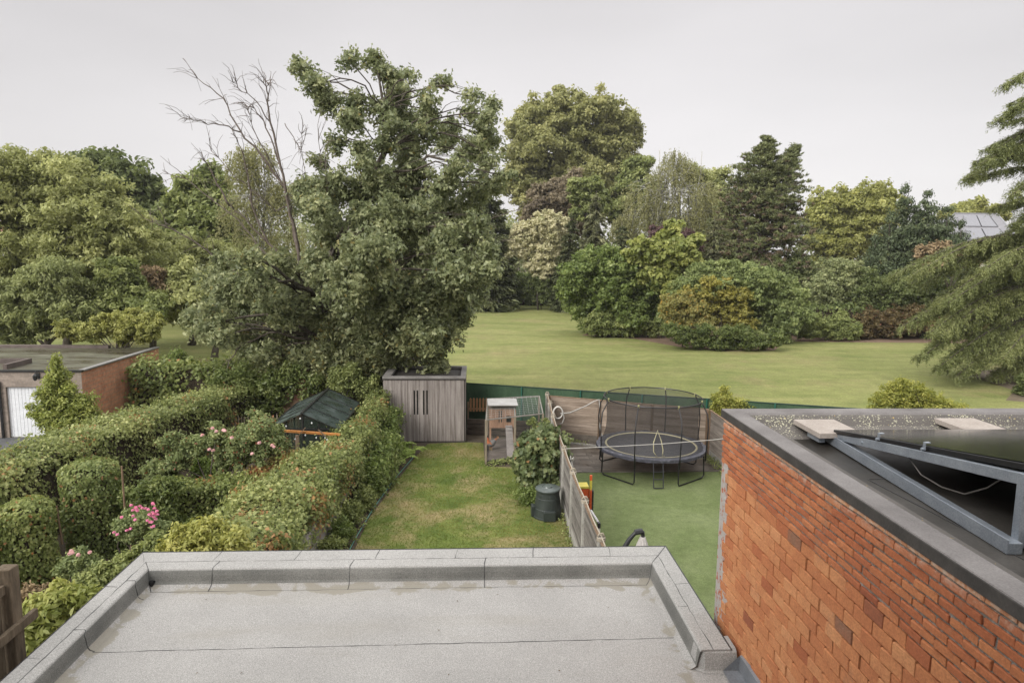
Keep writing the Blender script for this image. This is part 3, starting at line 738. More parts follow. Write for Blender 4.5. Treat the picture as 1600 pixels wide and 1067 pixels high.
m_rooffelt = surf('old_roof_felt', [(0, (0.018, 0.016, 0.013)), (0.6, (0.032, 0.028, 0.024)), (1, (0.08, 0.074, 0.068))], 0.6, 0.6, bumps=0.04, fine=50, rrange=(0.28, 0.6), spec=0.3)
m_cap = surf('parapet_felt', [(0, (0.10, 0.09, 0.087)), (0.5, (0.155, 0.142, 0.138)), (1, (0.22, 0.205, 0.198))], 2.2, 0.85, bumps=0.5, fine=70)
m_fascia = surf('fascia', [(0, (0.022, 0.02, 0.018)), (1, (0.062, 0.055, 0.05))], 4, 0.7, bumps=0.4, fine=40)
mb = MB(); mb.box((WX-0.045, -2, WZ-0.09), (WX+0.01, WY+0.05, WZ-0.004)); mb.box((WX+0.0101, WY-0.01, WZ-0.09), (13, WY+0.05, WZ-0.004)); mb.build('fascia', m_fascia, nb, bevel=0.008)
def lichen():
    m, N, L, out = new_mat('lichen_felt'); p = N.new('ShaderNodeBsdfPrincipled'); L.new(p.outputs[0], out.inputs[0]); mp = mapping(N, L)
    n1 = noise(N, L, mp, 2, 4); r = ramp(N, [(0, (0.055, 0.05, 0.045)), (1, (0.14, 0.125, 0.115))]); L.new(n1.outputs['Fac'], r.inputs[0])
    vo = N.new('ShaderNodeTexNoise'); vo.inputs['Scale'].default_value = 62; vo.inputs['Detail'].default_value = 3; L.new(mp.outputs[0], vo.inputs[0])
    n3 = noise(N, L, mp, 3.5, 4, 0.6)
    th = math_(N, L, 'ADD', vo.outputs['Fac'], math_(N, L, 'MULTIPLY', math_(N, L, 'SUBTRACT', n3.outputs['Fac'], 0.5), 0.45))
    sy = N.new('ShaderNodeSeparateXYZ'); L.new(mp.outputs[0], sy.inputs[0]); rearonly = maprange(N, L, sy.outputs['Y'], 6.35, 6.75)
    c = mixc(N, L, math_(N, L, 'MULTIPLY', maprange(N, L, th, 0.61, 0.64), rearonly), r.outputs[0], (0.40, 0.385, 0.28))
    n4 = noise(N, L, mp, 27, 3); c = mixc(N, L, maprange(N, L, n4.outputs['Fac'], 0.69, 0.71), c, (0.42, 0.30, 0.08))
    L.new(c, p.inputs['Base Color']); p.inputs['Roughness'].default_value = 0.9; L.new(bump(N, L, vo.outputs['Fac'], 0.6, 0.01), p.inputs['Normal'])
    return m
m_lich = lichen()
def wring(prof, mat, name, x1=13):
    mb = MB(); vs = []
    for d, z in prof: vs += [(WX-0.04+d, -2, z), (WX-0.04+d, WY+0.045-d, z), (x1, WY+0.045-d, z)]
    mb.add(vs, [(i*3+k, i*3+k+1, (i+1)*3+k+1, (i+1)*3+k) for i in range(len(prof)-1) for k in range(2)]); mb.build(name, mat, nb)
wring([(0.0, WZ-0.006), (0.006, WZ+0.002), (0.19, WZ-0.002), (0.215, WZ-0.02)], m_cap, 'parapet_top')
mb = MB(); pr_ = [(0.30, WZ-0.02), (0.315, WZ-0.06), (0.33, WZ-0.10)]
wring([(0.215, WZ-0.02), (0.25, WZ-0.05), (0.30, WZ-0.12), (0.44, WZ-0.17), (0.58, WZ-0.195)], m_lich, 'parapet_slope')
mb = MB(); mb.box((WX+0.2, -2, WZ-0.4), (13, WY-0.2, WZ-0.19)); mb.build('roof_deck', m_rooffelt, nb)
# puddle stains / seams on its deck
mb = MB(); mb.tube([(3.5, 3.0+0.02*i, WZ-0.19) for i in range(2)]+[(3.3, 5.4, WZ-0.189), (3.5, 5.42, WZ-0.189)], 0.006, 4); mb.build('seam', m_seam, nb)

# solar array on the roof
m_alu = surf('galvanised_steel', [(0, (0.24, 0.27, 0.31)), (1, (0.36, 0.39, 0.43))], 6, 0.42, bumps=0.1, metal=0.55)
m_pv = plain('panel_black', (0.008, 0.008, 0.009), 0.35)
m_glass = plain('panel_glass', (0.012, 0.013, 0.016), 0.06, spec=0.6)
arr = thing('solar_array', 'black solar panels on triangular grey steel supports on the dark felt roof', 'solar panels', (3.55, 5.2, 5.66))
def support(x):
    s = MB(); zb = 5.66
    s.bar((x, 6.52, zb), (x-0.14, 3.96, zb-0.01), 0.10, 0.075); s.bar((x-0.046, 6.5, zb+0.045), (x-0.186, 3.96, zb+0.035), 0.008, 0.03)
    s.build('base_rail', m_alu, arr, bevel=0.004)
    s = MB(); s.bar((x, 6.56, 5.69), (x-0.06, 4.02, 6.085), 0.05, 0.075); s.build('sloping_rail', m_alu, arr, bevel=0.004)
    s = MB(); s.bar((x-0.01, 4.04, 5.63), (x-0.01, 4.04, 6.12), 0.06, 0.15, up=(1, 0, 0)); s.build('upright', m_alu, arr, bevel=0.004)
    for yy, z_ in ((5.9, 5.80), (5.1, 5.93), (4.5, 6.01)):
        b = MB(); b.tube([(x-0.05, yy, z_-0.01), (x-0.03, yy, z_-0.01)], 0.012, 8); b.build('bolt', m_alu, arr)
support(3.56); support(5.62); support(7.66)
for i in range(3):
    x0 = 3.52+i*2.05
    for (ya, za, yb, zb) in ((6.40, 5.735, 4.0, 6.145),):
        s = MB(); dz = 0.04
        s.add([(x0, ya, za), (x0+2.03, ya, za), (x0+2.03, yb, zb), (x0, yb, zb), (x0, ya, za+dz), (x0+2.03, ya, za+dz), (x0+2.03, yb, zb+dz), (x0, yb, zb+dz)],
              [(0, 1, 2, 3), (7, 6, 5, 4), (0, 4, 5, 1), (1, 5, 6, 2), (2, 6, 7, 3), (3, 7, 4, 0)])
        f = s.build('panel', m_pv, arr, bevel=0.003)
        s = MB(); q = 0.022; s.quad((x0+q, ya-q, za+dz+0.004), (x0+2.03-q, ya-q, za+dz+0.004), (x0+2.03-q, yb+q, zb+dz+0.004), (x0+q, yb+q, zb+dz+0.004)); s.build('glass', m_glass, f)
for yy, z_ in ((5.62, 5.95), (5.02, 6.04)):
    s = MB(); s.bar((3.50, yy, z_-0.06), (3.50, yy, z_+0.002), 0.03, 0.006, up=(1, 0, 0)); s.bar((3.505, yy, z_), (3.54, yy, z_+0.002), 0.03, 0.006); s.tube([(3.495, yy, z_-0.05), (3.475, yy, z_-0.05)], 0.012, 8); s.build('clamp', m_alu, arr)
mb = MB(); pts = [(3.62, 4.35, 5.99), (3.63, 4.5, 5.86), (3.66, 4.75, 5.72), (3.66, 5.0, 5.685), (3.62, 5.2, 5.72), (3.58, 5.35, 5.85), (3.58, 5.4, 5.9)]
mb.tube(pts, 0.006, 6); o = mb.build('cable', plain('cable_grey', (0.12, 0.11, 0.1), 0.5)); tag(o, 'thin grey cable looping under the solar panels', 'cable')
m_paver = surf('concrete_paver', [(0, (0.27, 0.23, 0.20)), (1, (0.37, 0.325, 0.29))], 5, 0.85, bumps=0.4, fine=60)
m_paver_s = surf('paver', [(0, (0.25, 0.215, 0.185)), (1, (0.36, 0.32, 0.285))], 5, 0.85, bumps=0.4, fine=60)
def paver(px, label, sx=0.44, sy=0.56, z=5.70):
    x, y = px; root = thing('concrete_paver', label, 'paver', (x, y, z), R(2), 'concrete pavers weighing down the solar supports')
    s = MB(); s.box((x-sx/2, y-sy/2, z), (x+sx/2, y+sy/2, z+0.055)); s.build('slab', m_paver, root, bevel=0.006)
    s = MB(); s.box((x-sx/2+0.03, y-sy/2+0.06, z-0.055), (x-sx/2+0.09, y+0.02, z)); s.box((x-0.02, y-sy/2+0.06, z-0.068), (x+0.12, y+0.1, z)); s.build('steel_foot', m_alu, root)
paver((3.57, 6.62), 'grey concrete paver on the roof nearest the brick wall corner'); paver((5.02+0.12, 6.66), 'grey concrete paver on the far side of the roof, right of the first'); paver((3.74, 3.70), 'grey concrete paver at the near foot of the solar frame upright', z=5.67)

# ================================================================== NEAR FENCE at left edge
m_fw = surf('weathered_fence', [(0, (0.06, 0.045, 0.028)), (0.5, (0.125, 0.092, 0.06)), (1, (0.20, 0.155, 0.105))], 5, 0.9, (6, 6, 0.8), 0.8, 0.01, tint=0.4, fine=30)
nf = thing('board_fence', 'brown vertical board fence with thick post beside the left edge of the roof', 'fence', (-4.9, 6.5, 0))
s = MB(); s.box((-4.88, 6.78, 0), (-4.72, 6.93, 4.24)); s.build('post', m_fw, nf, bevel=0.012)
for i in range(10):
    y1 = 6.76-i*0.165; h = 4.10+rg.uniform(-0.02, 0.02)
    s = MB(); s.box((-4.845, y1-0.15, 0), (-4.82, y1, h), rg.random()); s.build('board', m_fw, nf, bevel=0.004)
s = MB(); s.bar((-4.78, 4.9, 3.52), (-4.69, 7.08, 3.62), 0.05, 0.1); s.build('rail', m_fw, nf, bevel=0.006)
s = MB(); s.bar((-4.79, 4.9, 4.0), (-4.79, 6.77, 4.04), 0.05, 0.1); s.build('rail', m_fw, nf, bevel=0.006)

# the house the picture is taken from: unseen behind the camera, added and sized for its shade
hs = thing('unseen_house_mass', 'unseen house wall that the flat roofed extension leans against, added and sized to shade the roof', 'house', (0, -1, 0))
s = MB(); s.box((-14, -6, 0), (-0.9, -0.45, 10.6)); s.box((0.9, -6, 0), (WX-0.03, -0.45, 10.6)); s.box((WX+0.03, -6, 5.9), (13, -2.2, 10.6)); s.box((-0.9, -6, 0), (0.9, -0.45, 6.6)); s.box((-0.9, -6, 8.4), (0.9, -0.45, 10.6)); s.build('wall', surf('render_wall', [(0, (0.3, 0.28, 0.25)), (1, (0.42, 0.4, 0.37))], 1, 0.9), hs)

# ================================================================== GARDEN THINGS
m_conc = surf('concrete_post', [(0, (0.20, 0.19, 0.17)), (0.5, (0.33, 0.315, 0.285)), (1, (0.44, 0.42, 0.39))], 3, 0.9, bumps=0.5, fine=40)
m_panel = surf('fence_panel_grey', [(0, (0.07, 0.062, 0.054)), (0.5, (0.15, 0.135, 0.12)), (1, (0.25, 0.23, 0.21))], 3, 0.9, (0.6, 0.6, 8), 0.6, 0.01, tint=0.35, fine=14)
m_panel2 = surf('fence_panel_tan', [(0, (0.155, 0.115, 0.085)), (0.5, (0.25, 0.195, 0.15)), (1, (0.35, 0.28, 0.225))], 2.5, 0.9, (0.6, 0.6, 7), 0.6, 0.01, tint=0.3, fine=14)
m_wpost = surf('post_brown', [(0, (0.12, 0.075, 0.045)), (1, (0.24, 0.16, 0.10))], 5, 0.85, (3, 3, 0.6), 0.5)
m_rope = surf('rope', [(0, (0.24, 0.20, 0.15)), (1, (0.42, 0.37, 0.30))], 12, 0.9, bumps=0.8, fine=90)
m_white = plain('white_rope', (0.40, 0.38, 0.35), 0.6)

def fence_run(name, label, pts, top, pm, slabm, postm, face, posts_at=None, board=0.105, post_h=0.06, slab_h=0.33, pw=0.1, group=None):
    """panels of lapped boards between posts, over base slabs; face = +1/-1 side the laps show"""
    root = thing(name, label, 'fence', (*pts[0], 0))
    rg = random.Random(len(pts)*7+int(pts[0][1]*10))
    for a, b in zip(pts[:-1], pts[1:]):
        a3, b3 = Vector((*a, 0)), Vector((*b, 0)); d = (b3-a3); L = d.length; d.normalize(); nrm = Vector((d.y, -d.x, 0))
        s = MB(); z = slab_h
        p0, p1 = a3+d*(pw/2+0.002), b3-d*(pw/2+0.002)
        while z < top-0.02:
            h = min(board, top-z); o0 = nrm*face*(0.022+rg.uniform(-0.002, 0.003)); o1 = nrm*face*0.006; w0 = rg.uniform(-0.004, 0.004)
            t = rg.random()
            q = [p0+o0+Vector((0, 0, z)), p1+o0+Vector((0, 0, z+w0)), p1+o1+Vector((0, 0, z+h+0.012)), p0+o1+Vector((0, 0, z+h+0.012))]
            r_ = [p-nrm*face*0.03 for p in q]
            s.add(q+r_, [(0, 1, 2, 3), (7, 6, 5, 4), (0, 4, 5, 1), (3, 2, 6, 7), (0, 3, 7, 4), (1, 5, 6, 2)], t); z += h
        s.build('panel', pm, root)
        s = MB(); s.bar(p0+Vector((0, 0, top+0.008)), p1+Vector((0, 0, top+0.008)), 0.06, 0.025); 
        for f in (0.33, 0.66):
            m_ = p0+(p1-p0)*f+nrm*face*0.032; s.bar(m_+Vector((0, 0, slab_h+0.01)), m_+Vector((0, 0, top-0.01)), 0.04, 0.02, up=tuple(d)) if face > 0 and False else None
        s.build('capping', m_wpost, root)
        s = MB(); s.bar(p0+Vector((0, 0, slab_h/2-0.02)), p1+Vector((0, 0, slab_h/2-0.02)), 0.05, slab_h+0.02); s.build('base_slab', slabm, root)
    for p in pts:
        s = MB(); s.box((p[0]-pw/2, p[1]-pw/2, -0.1), (p[0]+pw/2, p[1]+pw/2, top+post_h)); s.build('post', postm, root, bevel=0.008)
    return root
DX = lambda y: 2.5+0.0*y
div_pts = [(2.5, 10.9), (2.49, 12.9), (2.49, 14.95), (2.50, 17.0), (2.53, 19.05), (2.58, 21.0), (2.64, 23.0), (2.74, 25.0), (2.80, 26.6)]
fence_run('panel_fence', 'grey weathered panel fence with pale concrete posts dividing the lawn from the artificial turf', div_pts, 1.74, m_panel, m_conc, m_conc, -1, pw=0.13, post_h=0.08)
back_pts = [(2.90, 26.62), (4.78, 25.85), (6.65, 25.05), (8.52, 24.28)]
fence_run('panel_fence', 'tan lapped board fence behind the trampoline', back_pts, 1.74, m_panel2, surf('dark_slab', [(0, (0.09, 0.075, 0.06)), (1, (0.2, 0.17, 0.14))], 3, 0.85), m_wpost, -1 if False else 1, slab_h=0.3, post_h=0.02, pw=0.09)
side_pts = [(8.62, 24.2), (8.64, 22.2), (8.66, 20.2), (8.68, 18.2), (8.70, 16.2), (8.72, 14.2), (8.74, 12.2)]
fence_run('panel_fence', 'greyish brown panel fence closing the turf on the right beside the trampoline', side_pts, 1.70, surf('fence_panel_mid', [(0, (0.12, 0.10, 0.082)), (0.5, (0.20, 0.17, 0.145)), (1, (0.29, 0.25, 0.215))], 2.5, 0.9, (0.6, 0.6, 7), 0.6, 0.01, tint=0.3, fine=14), m_conc, m_wpost, 1, slab_h=0.25, post_h=0.03, pw=0.09)
# stone kerb in front of the back fence
s = MB(); s.bar((3.0, 26.05, 0.03), (5.3, 25.1, 0.03), 0.07, 0.1); o = s.build('kerb', m_conc, None, bevel=0.006); tag(o, 'thin pale concrete edging strip on the ground before the tan board fence', 'edging')
s = MB(); s.bar((2.9, 22.31, 0.02), (8.55, 22.36, 0.02), 0.03, 0.03); o = s.build('turf_edge', m_panel, None); tag(o, 'thin edging board where artificial turf meets the dark terrace', 'edging')

# rope tied along the top of the dividing fence, with a knot on each post
rt = thing('fence_rope', 'beige rope running along the top of the dividing fence and knotted at its posts', 'rope', (2.5, 17, 1.75))
pts = []
for a, b in zip(div_pts[:-1], div_pts[1:]):
    for i in range(6):
        t = i/6; pts.append((a[0]+(b[0]-a[0])*t+0.01, a[1]+(b[1]-a[1])*t, 1.84-0.05*math.sin(math.pi*t)))
pts.append((*div_pts[-1], 1.84)); s = MB(); s.tube(pts, 0.016, 6); s.build('line', m_rope, rt, smooth=True)
for p in div_pts:
    s = MB(); c = Vector((p[0], p[1], 1.77))
    for k in range(3): s.tube([c+Vector((0.075*math.cos(a), 0.075*math.sin(a), 0.028*k)) for a in np.linspace(0, 6.28, 12, endpoint=False)], 0.018, 5, close=True)
    s.tube([c+Vector((-0.07, 0, 0.07)), c+Vector((-0.03, 0.0, 0.14)), c+Vector((0.03, 0, 0.14)), c+Vector((0.07, 0, 0.07))], 0.02, 5); s.build('knot', m_rope, rt, smooth=True)
s = MB(); s.tube([(2.56, 18.9, 1.87), (4.0, 19.2, 1.84), (5.6, 19.6, 1.80), (7.2, 19.9, 1.83), (8.66, 20.2, 1.90)], 0.011, 6); o = s.build('clothes_line', m_white, None); tag(o, 'pale washing line stretched across the turf in front of the trampoline', 'washing line')
# white hose coiled over the fence, its slack hanging to the tan fence
hr = thing('hose', 'pale hose coiled on the dividing fence with its slack hung over the tan fence', 'hose', (2.72, 24.2, 1.5))
s = MB()
c0 = Vector(A(872, 645, 23.2))
for k in range(5): s.tube([c0+Vector(((0.155+0.01*(k % 3))*math.cos(a), 0.02*k+0.03*math.sin(a), (0.2+0.012*(k % 2))*math.sin(a))) for a in np.linspace(0, 6.28, 20, endpoint=False)], 0.016, 6, close=True)
s.tube([c0+Vector((0.17, 0.05, 0.05)), c0+Vector((0.22, 0.05, -0.2)), c0+Vector((0.17, 0.05, -0.36)), c0+Vector((0.08, 0.05, -0.41))], 0.018, 6)
s.build('coil', m_white, hr, smooth=True)
s = MB(); q = [(876, 646, 23.4), (890, 645, 24.0), (902, 640, 24.6), (916, 634, 25.2), (928, 627, 25.7), (936, 624, 25.75), (937, 640, 25.72), (936, 657, 25.72), (939, 675, 25.5), (942, 688, 24.9), (948, 696, 24.0)]
s.tube([A(*k) for k in q], 0.022, 6); s.build('slack', m_white, hr, smooth=True)
s = MB(); a_ = Vector((2.66, 18.75, 0)); s.tube([a_, a_+Vector((0, 0, 1.55))], 0.02, 8); 
for k in range(5): s.tube([a_+Vector((0.03*math.cos(k*1.3), 0.03*math.sin(k*1.3), 1.55)), a_+Vector((0.10*math.cos(k*1.3), 0.10*math.sin(k*1.3), 1.66)), a_+Vector((0.13*math.cos(k*1.3+0.4), 0.13*math.sin(k*1.3+0.4), 1.58))], 0.018, 5)
s.tube([a_+Vector((0.02, 0, 1.62)), a_+Vector((0.05, 0, 1.3)), a_+Vector((0.04, 0, 0.8))], [0.03, 0.06, 0.03], 8)
o = s.build('mop', m_white, None, smooth=True); tag(o, 'white string mop leaning head up against the dividing fence', 'mop')

# green windbreak mesh fence
m_mesh = surf('windbreak', [(0, (0.016, 0.042, 0.020)), (0.5, (0.030, 0.068, 0.032)), (1, (0.06, 0.10, 0.05))], 0.8, 0.8, (1, 1, 0.6), 0.6, 0.02, fine=20)
gf = thing('mesh_fence', 'long dark green windbreak mesh fence on green posts along the park lawn', 'fence', (-3, 28.8, 0))
ga, gb = Vector((-3.6, 29.12, 0)), Vector((20, 21.2, 0)); gd = (gb-ga); GL = gd.length; gd.normalize(); gn = Vector((gd.y, -gd.x, 0))
s = MB(); k = 100
vs = []
for i in range(k+1):
    p = ga+gd*GL*i/k; wv = 0.012*math.sin(i*1.7)+0.008*math.sin(i*4.1)
    for z in (0.05, 0.7, 1.35, 1.97): vs.append(p+gn*(0.03+wv*math.sin(z*1.6))+Vector((0, 0, z)))
s.add(vs, [(i*4+j, (i+1)*4+j, (i+1)*4+j+1, i*4+j+1) for i in range(k) for j in range(3)]); s.build('mesh', m_mesh, gf)
m_gp = plain('green_post', (0.02, 0.10, 0.07), 0.4)
for i in range(11):
    p = ga+gd*(i*2.42+0.9); s = MB(); s.tube([p+gn*0.075, p+gn*0.075+Vector((0, 0, 1.98))], 0.03, 8); s.build('post', m_gp, gf)
s = MB(); s.tube([ga+gn*0.04+Vector((0, 0, 1.99)), gb+gn*0.04+Vector((0, 0, 1.99))], 0.022, 6); s.build('top_rail', plain('dark_green_rail', (0.012, 0.035, 0.025), 0.6), gf)

# shed
m_shed = surf('shed_wood', [(0, (0.13, 0.108, 0.097)), (0.45, (0.225, 0.195, 0.180)), (1, (0.34, 0.305, 0.285))], 2.5, 0.9, (7, 7, 0.35), 0.6, 0.008, tint=0.22, fine=22)
m_shed_d = surf('shed_dark', [(0, (0.02, 0.017, 0.015)), (1, (0.06, 0.05, 0.045))], 3, 0.8, (4, 4, 0.5))
sh = thing('garden_shed', 'tall grey timber shed clad in narrow vertical boards at the end of the lawn', 'shed', (-2.0, 26.1, 0))
X0, X1, Y0, Y1, H = -3.6, -0.47, 26.1, 28.55, 2.62
rg = random.Random(5); s = MB(); x = X0; slots = [(-2.42, 0), (-2.30, 0), (-2.06, 0), (-1.935, 0)]
def cut(x0, x1): return [c for c, _ in slots if x0 < c+0.03 and x1 > c-0.03]
edges = [X0]
while x < X1-0.04: x = min(x+0.05, X1); edges.append(x)
SZ0, SZ1 = 1.12, 2.08
s = MB(); s2 = MB(); dr = MB()
for a, b in zip(edges[:-1], edges[1:]):
    t = rg.random(); p = rg.uniform(0, 0.006); g = 0.005
    tgt = dr if -2.95 < a < -1.40 else (s if a < -2 else s2)
    cs = cut(a, b)
    if cs: 
        for zz0, zz1 in ((0.06, SZ0), (SZ1, H-0.1)): tgt.box((a+g/2, Y0-0.02-p, zz0), (b-g/2, Y0, zz1), t)
        c = cs[0]
        if a < c-0.03-0.004: tgt.box((a+g/2, Y0-0.02-p, SZ0), (c-0.03, Y0, SZ1), t)
        if b > c+0.03+0.004: tgt.box((c+0.03, Y0-0.02-p, SZ0), (b-g/2, Y0, SZ1), t)
    else: tgt.box((a+g/2, Y0-0.02-p, 0.06), (b-g/2, Y0, H-0.1), t)
d_ = dr.build('double_door', m_shed, sh)
s.build('front_cladding', m_shed, sh); s2.build('front_cladding', m_shed, sh)
s = MB()
for c, _ in slots: s.box((c-0.034, Y0+0.001, SZ0-0.03), (c+0.034, Y0+0.02, SZ1+0.03))
s.build('slot_window', plain('slot_black', (0.006, 0.006, 0.006), 0.3), d_)
s = MB(); y = Y0
while y < Y1-0.02:
    y2 = min(y+0.066, Y1); t = rg.random(); s.box((X1, y+0.002, 0.06), (X1+0.02+rg.uniform(0, 0.005), y2-0.002, H-0.06), t); s.box((X0-0.02, y+0.002, 0.06), (X0, y2-0.002, H-0.06), t); y = y2
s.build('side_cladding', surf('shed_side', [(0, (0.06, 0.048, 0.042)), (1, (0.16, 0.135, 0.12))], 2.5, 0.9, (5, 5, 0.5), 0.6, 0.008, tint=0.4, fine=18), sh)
s = MB(); s.box((X0+0.01, Y0+0.021, 0.0), (X1-0.01, Y1, H-0.12)); s.box((X0-0.01, Y0-0.01, 0), (X1+0.01, Y0+0.02, 0.055)); s.build('frame', m_shed_d, sh)
m_roofrim = surf('shed_roof', [(0, (0.11, 0.10, 0.095)), (0.5, (0.18, 0.168, 0.16)), (1, (0.26, 0.245, 0.235))], 1.5, 0.75, bumps=0.4, fine=20)
s = MB(); w = 0.17
s.box((X0-0.04, Y0-0.045, H-0.10), (X1+0.04, Y0+w, H)); s.box((X0-0.04, Y1-w, H-0.10), (X1+0.04, Y1+0.04, H)); s.box((X0-0.04, Y0+w, H-0.10), (X0+w+0.1, Y1-w, H)); s.box((X1-w, Y0+w, H-0.10), (X1+0.04, Y1-w, H))
s.build('roof_rim', m_roofrim, sh, bevel=0.01)
s = MB(); s.box((X0+w+0.1, Y0+w, H-0.18), (X1-w, Y1-w, H-0.14)); s.build('roof_deck', surf('shed_deck', [(0, (0.06, 0.05, 0.04)), (1, (0.16, 0.14, 0.12))], 2, 0.8), sh)
s = MB(); s.box((X0-0.05, Y0-0.055, H-0.125), (X1+0.05, Y0-0.0451, H-0.075)); s.build('roof_edge', m_shed_d, sh)

# small orange picket fence between shed and chicken run
m_opick = surf('orange_picket', [(0, (0.17, 0.085, 0.035)), (1, (0.30, 0.16, 0.07))], 5, 0.8, (3, 3, 1), tint=0.3)
pk = thing('picket_fence', 'short orange brown picket fence between the shed and the hen house', 'fence', (0, 27.5, 0))
for i in range(6):
    x = -0.30+i*0.13; s = MB(); s.box((x, 27.5, 0.9), (x+0.085, 27.52, 1.42), rg.random()); s.add([(x, 27.5, 1.42), (x+0.085, 27.5, 1.42), (x+0.085, 27.52, 1.42), (x, 27.52, 1.42), (x+0.042, 27.5, 1.48), (x+0.042, 27.52, 1.48)], [(0, 1, 4), (3, 5, 2), (0, 4, 5, 3), (1, 2, 5, 4)]); s.build('picket', m_opick, pk)
s = MB(); s.bar((-0.36, 27.54, 1.0), (0.5, 27.54, 1.0), 0.03, 0.07); s.bar((-0.36, 27.54, 0.0), (-0.36, 27.54, 1.3), 0.06, 0.06); s.bar((0.5, 27.54, 0.0), (0.5, 27.54, 1.3), 0.06, 0.06); s.build('rail', m_wpost, pk)
lw = thing('low_timber_wall', 'low dark timber sleeper wall behind the hen run', 'retaining wall', (1, 27.1, 0))
for k in range(3):
    s = MB(); s.bar((-0.4, 27.25, 0.12+0.22*k), (2.7, 26.75, 0.12+0.22*k), 0.10, 0.2); s.build('sleeper', surf('sleeper', [(0, (0.03, 0.022, 0.016)), (1, (0.10, 0.075, 0.055))], 3, 0.9, (1, 1, 4)), lw, bevel=0.015)

# hen run
m_rpost = surf('run_timber', [(0, (0.12, 0.095, 0.065)), (1, (0.27, 0.225, 0.165))], 4, 0.85, (4, 4, 1))
m_bar = surf('hutch_wood', [(0, (0.18, 0.095, 0.056)), (0.5, (0.28, 0.16, 0.10)), (1, (0.36, 0.225, 0.155))], 3, 0.85, (6, 6, 0.7), fine=20, tint=0.2)
rn = thing('hen_run', 'wire covered chicken run with timber posts and brown bark floor between lawn and fence', 'chicken run', (0.3, 23.3, 0))
F0, F1, B0, B1 = Vector((0.32, 23.25, 0)), Vector((2.40, 24.15, 0)), Vector((0.42, 26.6, 0)), Vector((2.45, 26.3, 0))
s = MB(); s.quad(F0+Vector((0, 0, 0.05)), F1+Vector((0, 0, 0.05)), B1+Vector((0, 0, 0.05)), B0+Vector((0, 0, 0.05))); s.build('bark_floor', surf('bark_floor', [(0, (0.07, 0.053, 0.042)), (0.5, (0.13, 0.105, 0.09)), (1, (0.20, 0.17, 0.15))], 2, 0.95, bumps=1.0, bdist=0.03, fine=25), rn)
s = MB(); s.bar(F0+Vector((0, 0, 0.07)), F1+Vector((0, 0, 0.07)), 0.04, 0.16); s.bar(F0+Vector((0, 0, 0.07)), B0+Vector((0, 0, 0.07)), 0.04, 0.16); s.build('plinth_board', m_shed_d, rn)
FM = F0+(F1-F0)*0.5; topz = 1.62
for p, h in ((F0, topz), (FM, topz), (F1, topz), (B0, 1.62), (B1, 1.80)):
    s = MB(); s.bar(p, p+Vector((0, 0, h)), 0.075, 0.075); s.build('post', m_rpost, rn, bevel=0.006)
s = MB(); up = lambda p, z: p+Vector((0, 0, z))
for a, b in ((up(F0, topz), up(F1, topz)), (up(B0, 1.62), up(B1, 1.80)), (up(F0, topz), up(B0, 1.62)), (up(FM, topz), up((B0+B1)/2, 1.71)), (up(F1, topz), up(B1, 1.80))): s.bar(a, b, 0.035, 0.045)
s.build('roof_frame', surf('pale_frame', [(0, (0.15, 0.135, 0.115)), (1, (0.26, 0.24, 0.215))], 5, 0.8), rn)
m, N, L, out = new_mat('chicken_wire')
p = N.new('ShaderNodeBsdfPrincipled'); p.inputs['Base Color'].default_value = (0.30, 0.32, 0.31, 1); p.inputs['Roughness'].default_value = 0.5
tr = N.new('ShaderNodeBsdfTransparent'); mx = N.new('ShaderNodeMixShader'); mx.inputs[0].default_value = 0.07; L.new(tr.outputs[0], mx.inputs[1]); L.new(p.outputs[0], mx.inputs[2]); L.new(mx.outputs[0], out.inputs[0]); m_wire = m
s = MB(); z1 = topz+0.03
s.quad(up(F0, z1), up(F1, z1), up(B1, 1.83), up(B0, 1.65)); s.build('roof_wire', m_wire, rn)
s = MB(); s.quad(up(F0, 0.1), up(F1, 0.1), up(F1, topz), up(F0, topz)); s.quad(up(F0, 0.1), up(B0, 0.1), up(B0, 1.6), up(F0, topz)); s.build('side_wire', m_wire, rn)
for i in range(9):     # wires that show
    pass
s = MB()
for i in range(1, 12): 
    t = i/12; s.tube([up(F0+(F1-F0)*t, z1+0.004), up(B0+(B1-B0)*t, 1.655+0.18*t)], 0.0035, 3)
for i in range(1, 10):
    t = i/10; a_, b_ = up(F0, z1+0.004).lerp(up(B0, 1.655), t), up(F1, z1+0.004).lerp(up(B1, 1.835), t); s.tube([a_, b_], 0.0035, 3)
s.build('wire_strands', plain('wire', (0.35, 0.35, 0.33), 0.4, 0.6), rn)
# hutch
hu = thing('hen_house', 'small raised wooden hen house with pale flat roof, slots and a square pop hole', 'hen house', (1.0, 25.0, 0))
hx0, hx1, hy0, hy1 = 0.47, 1.46, 24.9, 25.7; hz0, hz1 = 0.90, 1.62
s = MB(); n = 14
for i in range(n):
    a, b = hx0+(hx1-hx0)*i/n, hx0+(hx1-hx0)*(i+1)/n
    s.box((a+0.001, hy0-0.02, hz0), (b-0.001, hy0, hz1), rg.random())
s.box((hx0, hy0+0.001, hz0), (hx1, hy1, hz1)); s.build('body', m_bar, hu)
s = MB(); s.box((hx0-0.06, hy0-0.2, hz1+0.16), (hx1+0.06, hy1+0.1, hz1+0.20)); s.build('roof', surf('zinc_roof', [(0, (0.28, 0.27, 0.26)), (1, (0.42, 0.41, 0.40))], 3, 0.6), hu, bevel=0.006)
s = MB(); s.box((hx0, hy0-0.01, hz1), (hx1, hy1, hz1+0.159)); s.build('fascia', surf('grey_fascia', [(0, (0.12, 0.105, 0.09)), (1, (0.2, 0.175, 0.155))], 4, 0.8), hu)
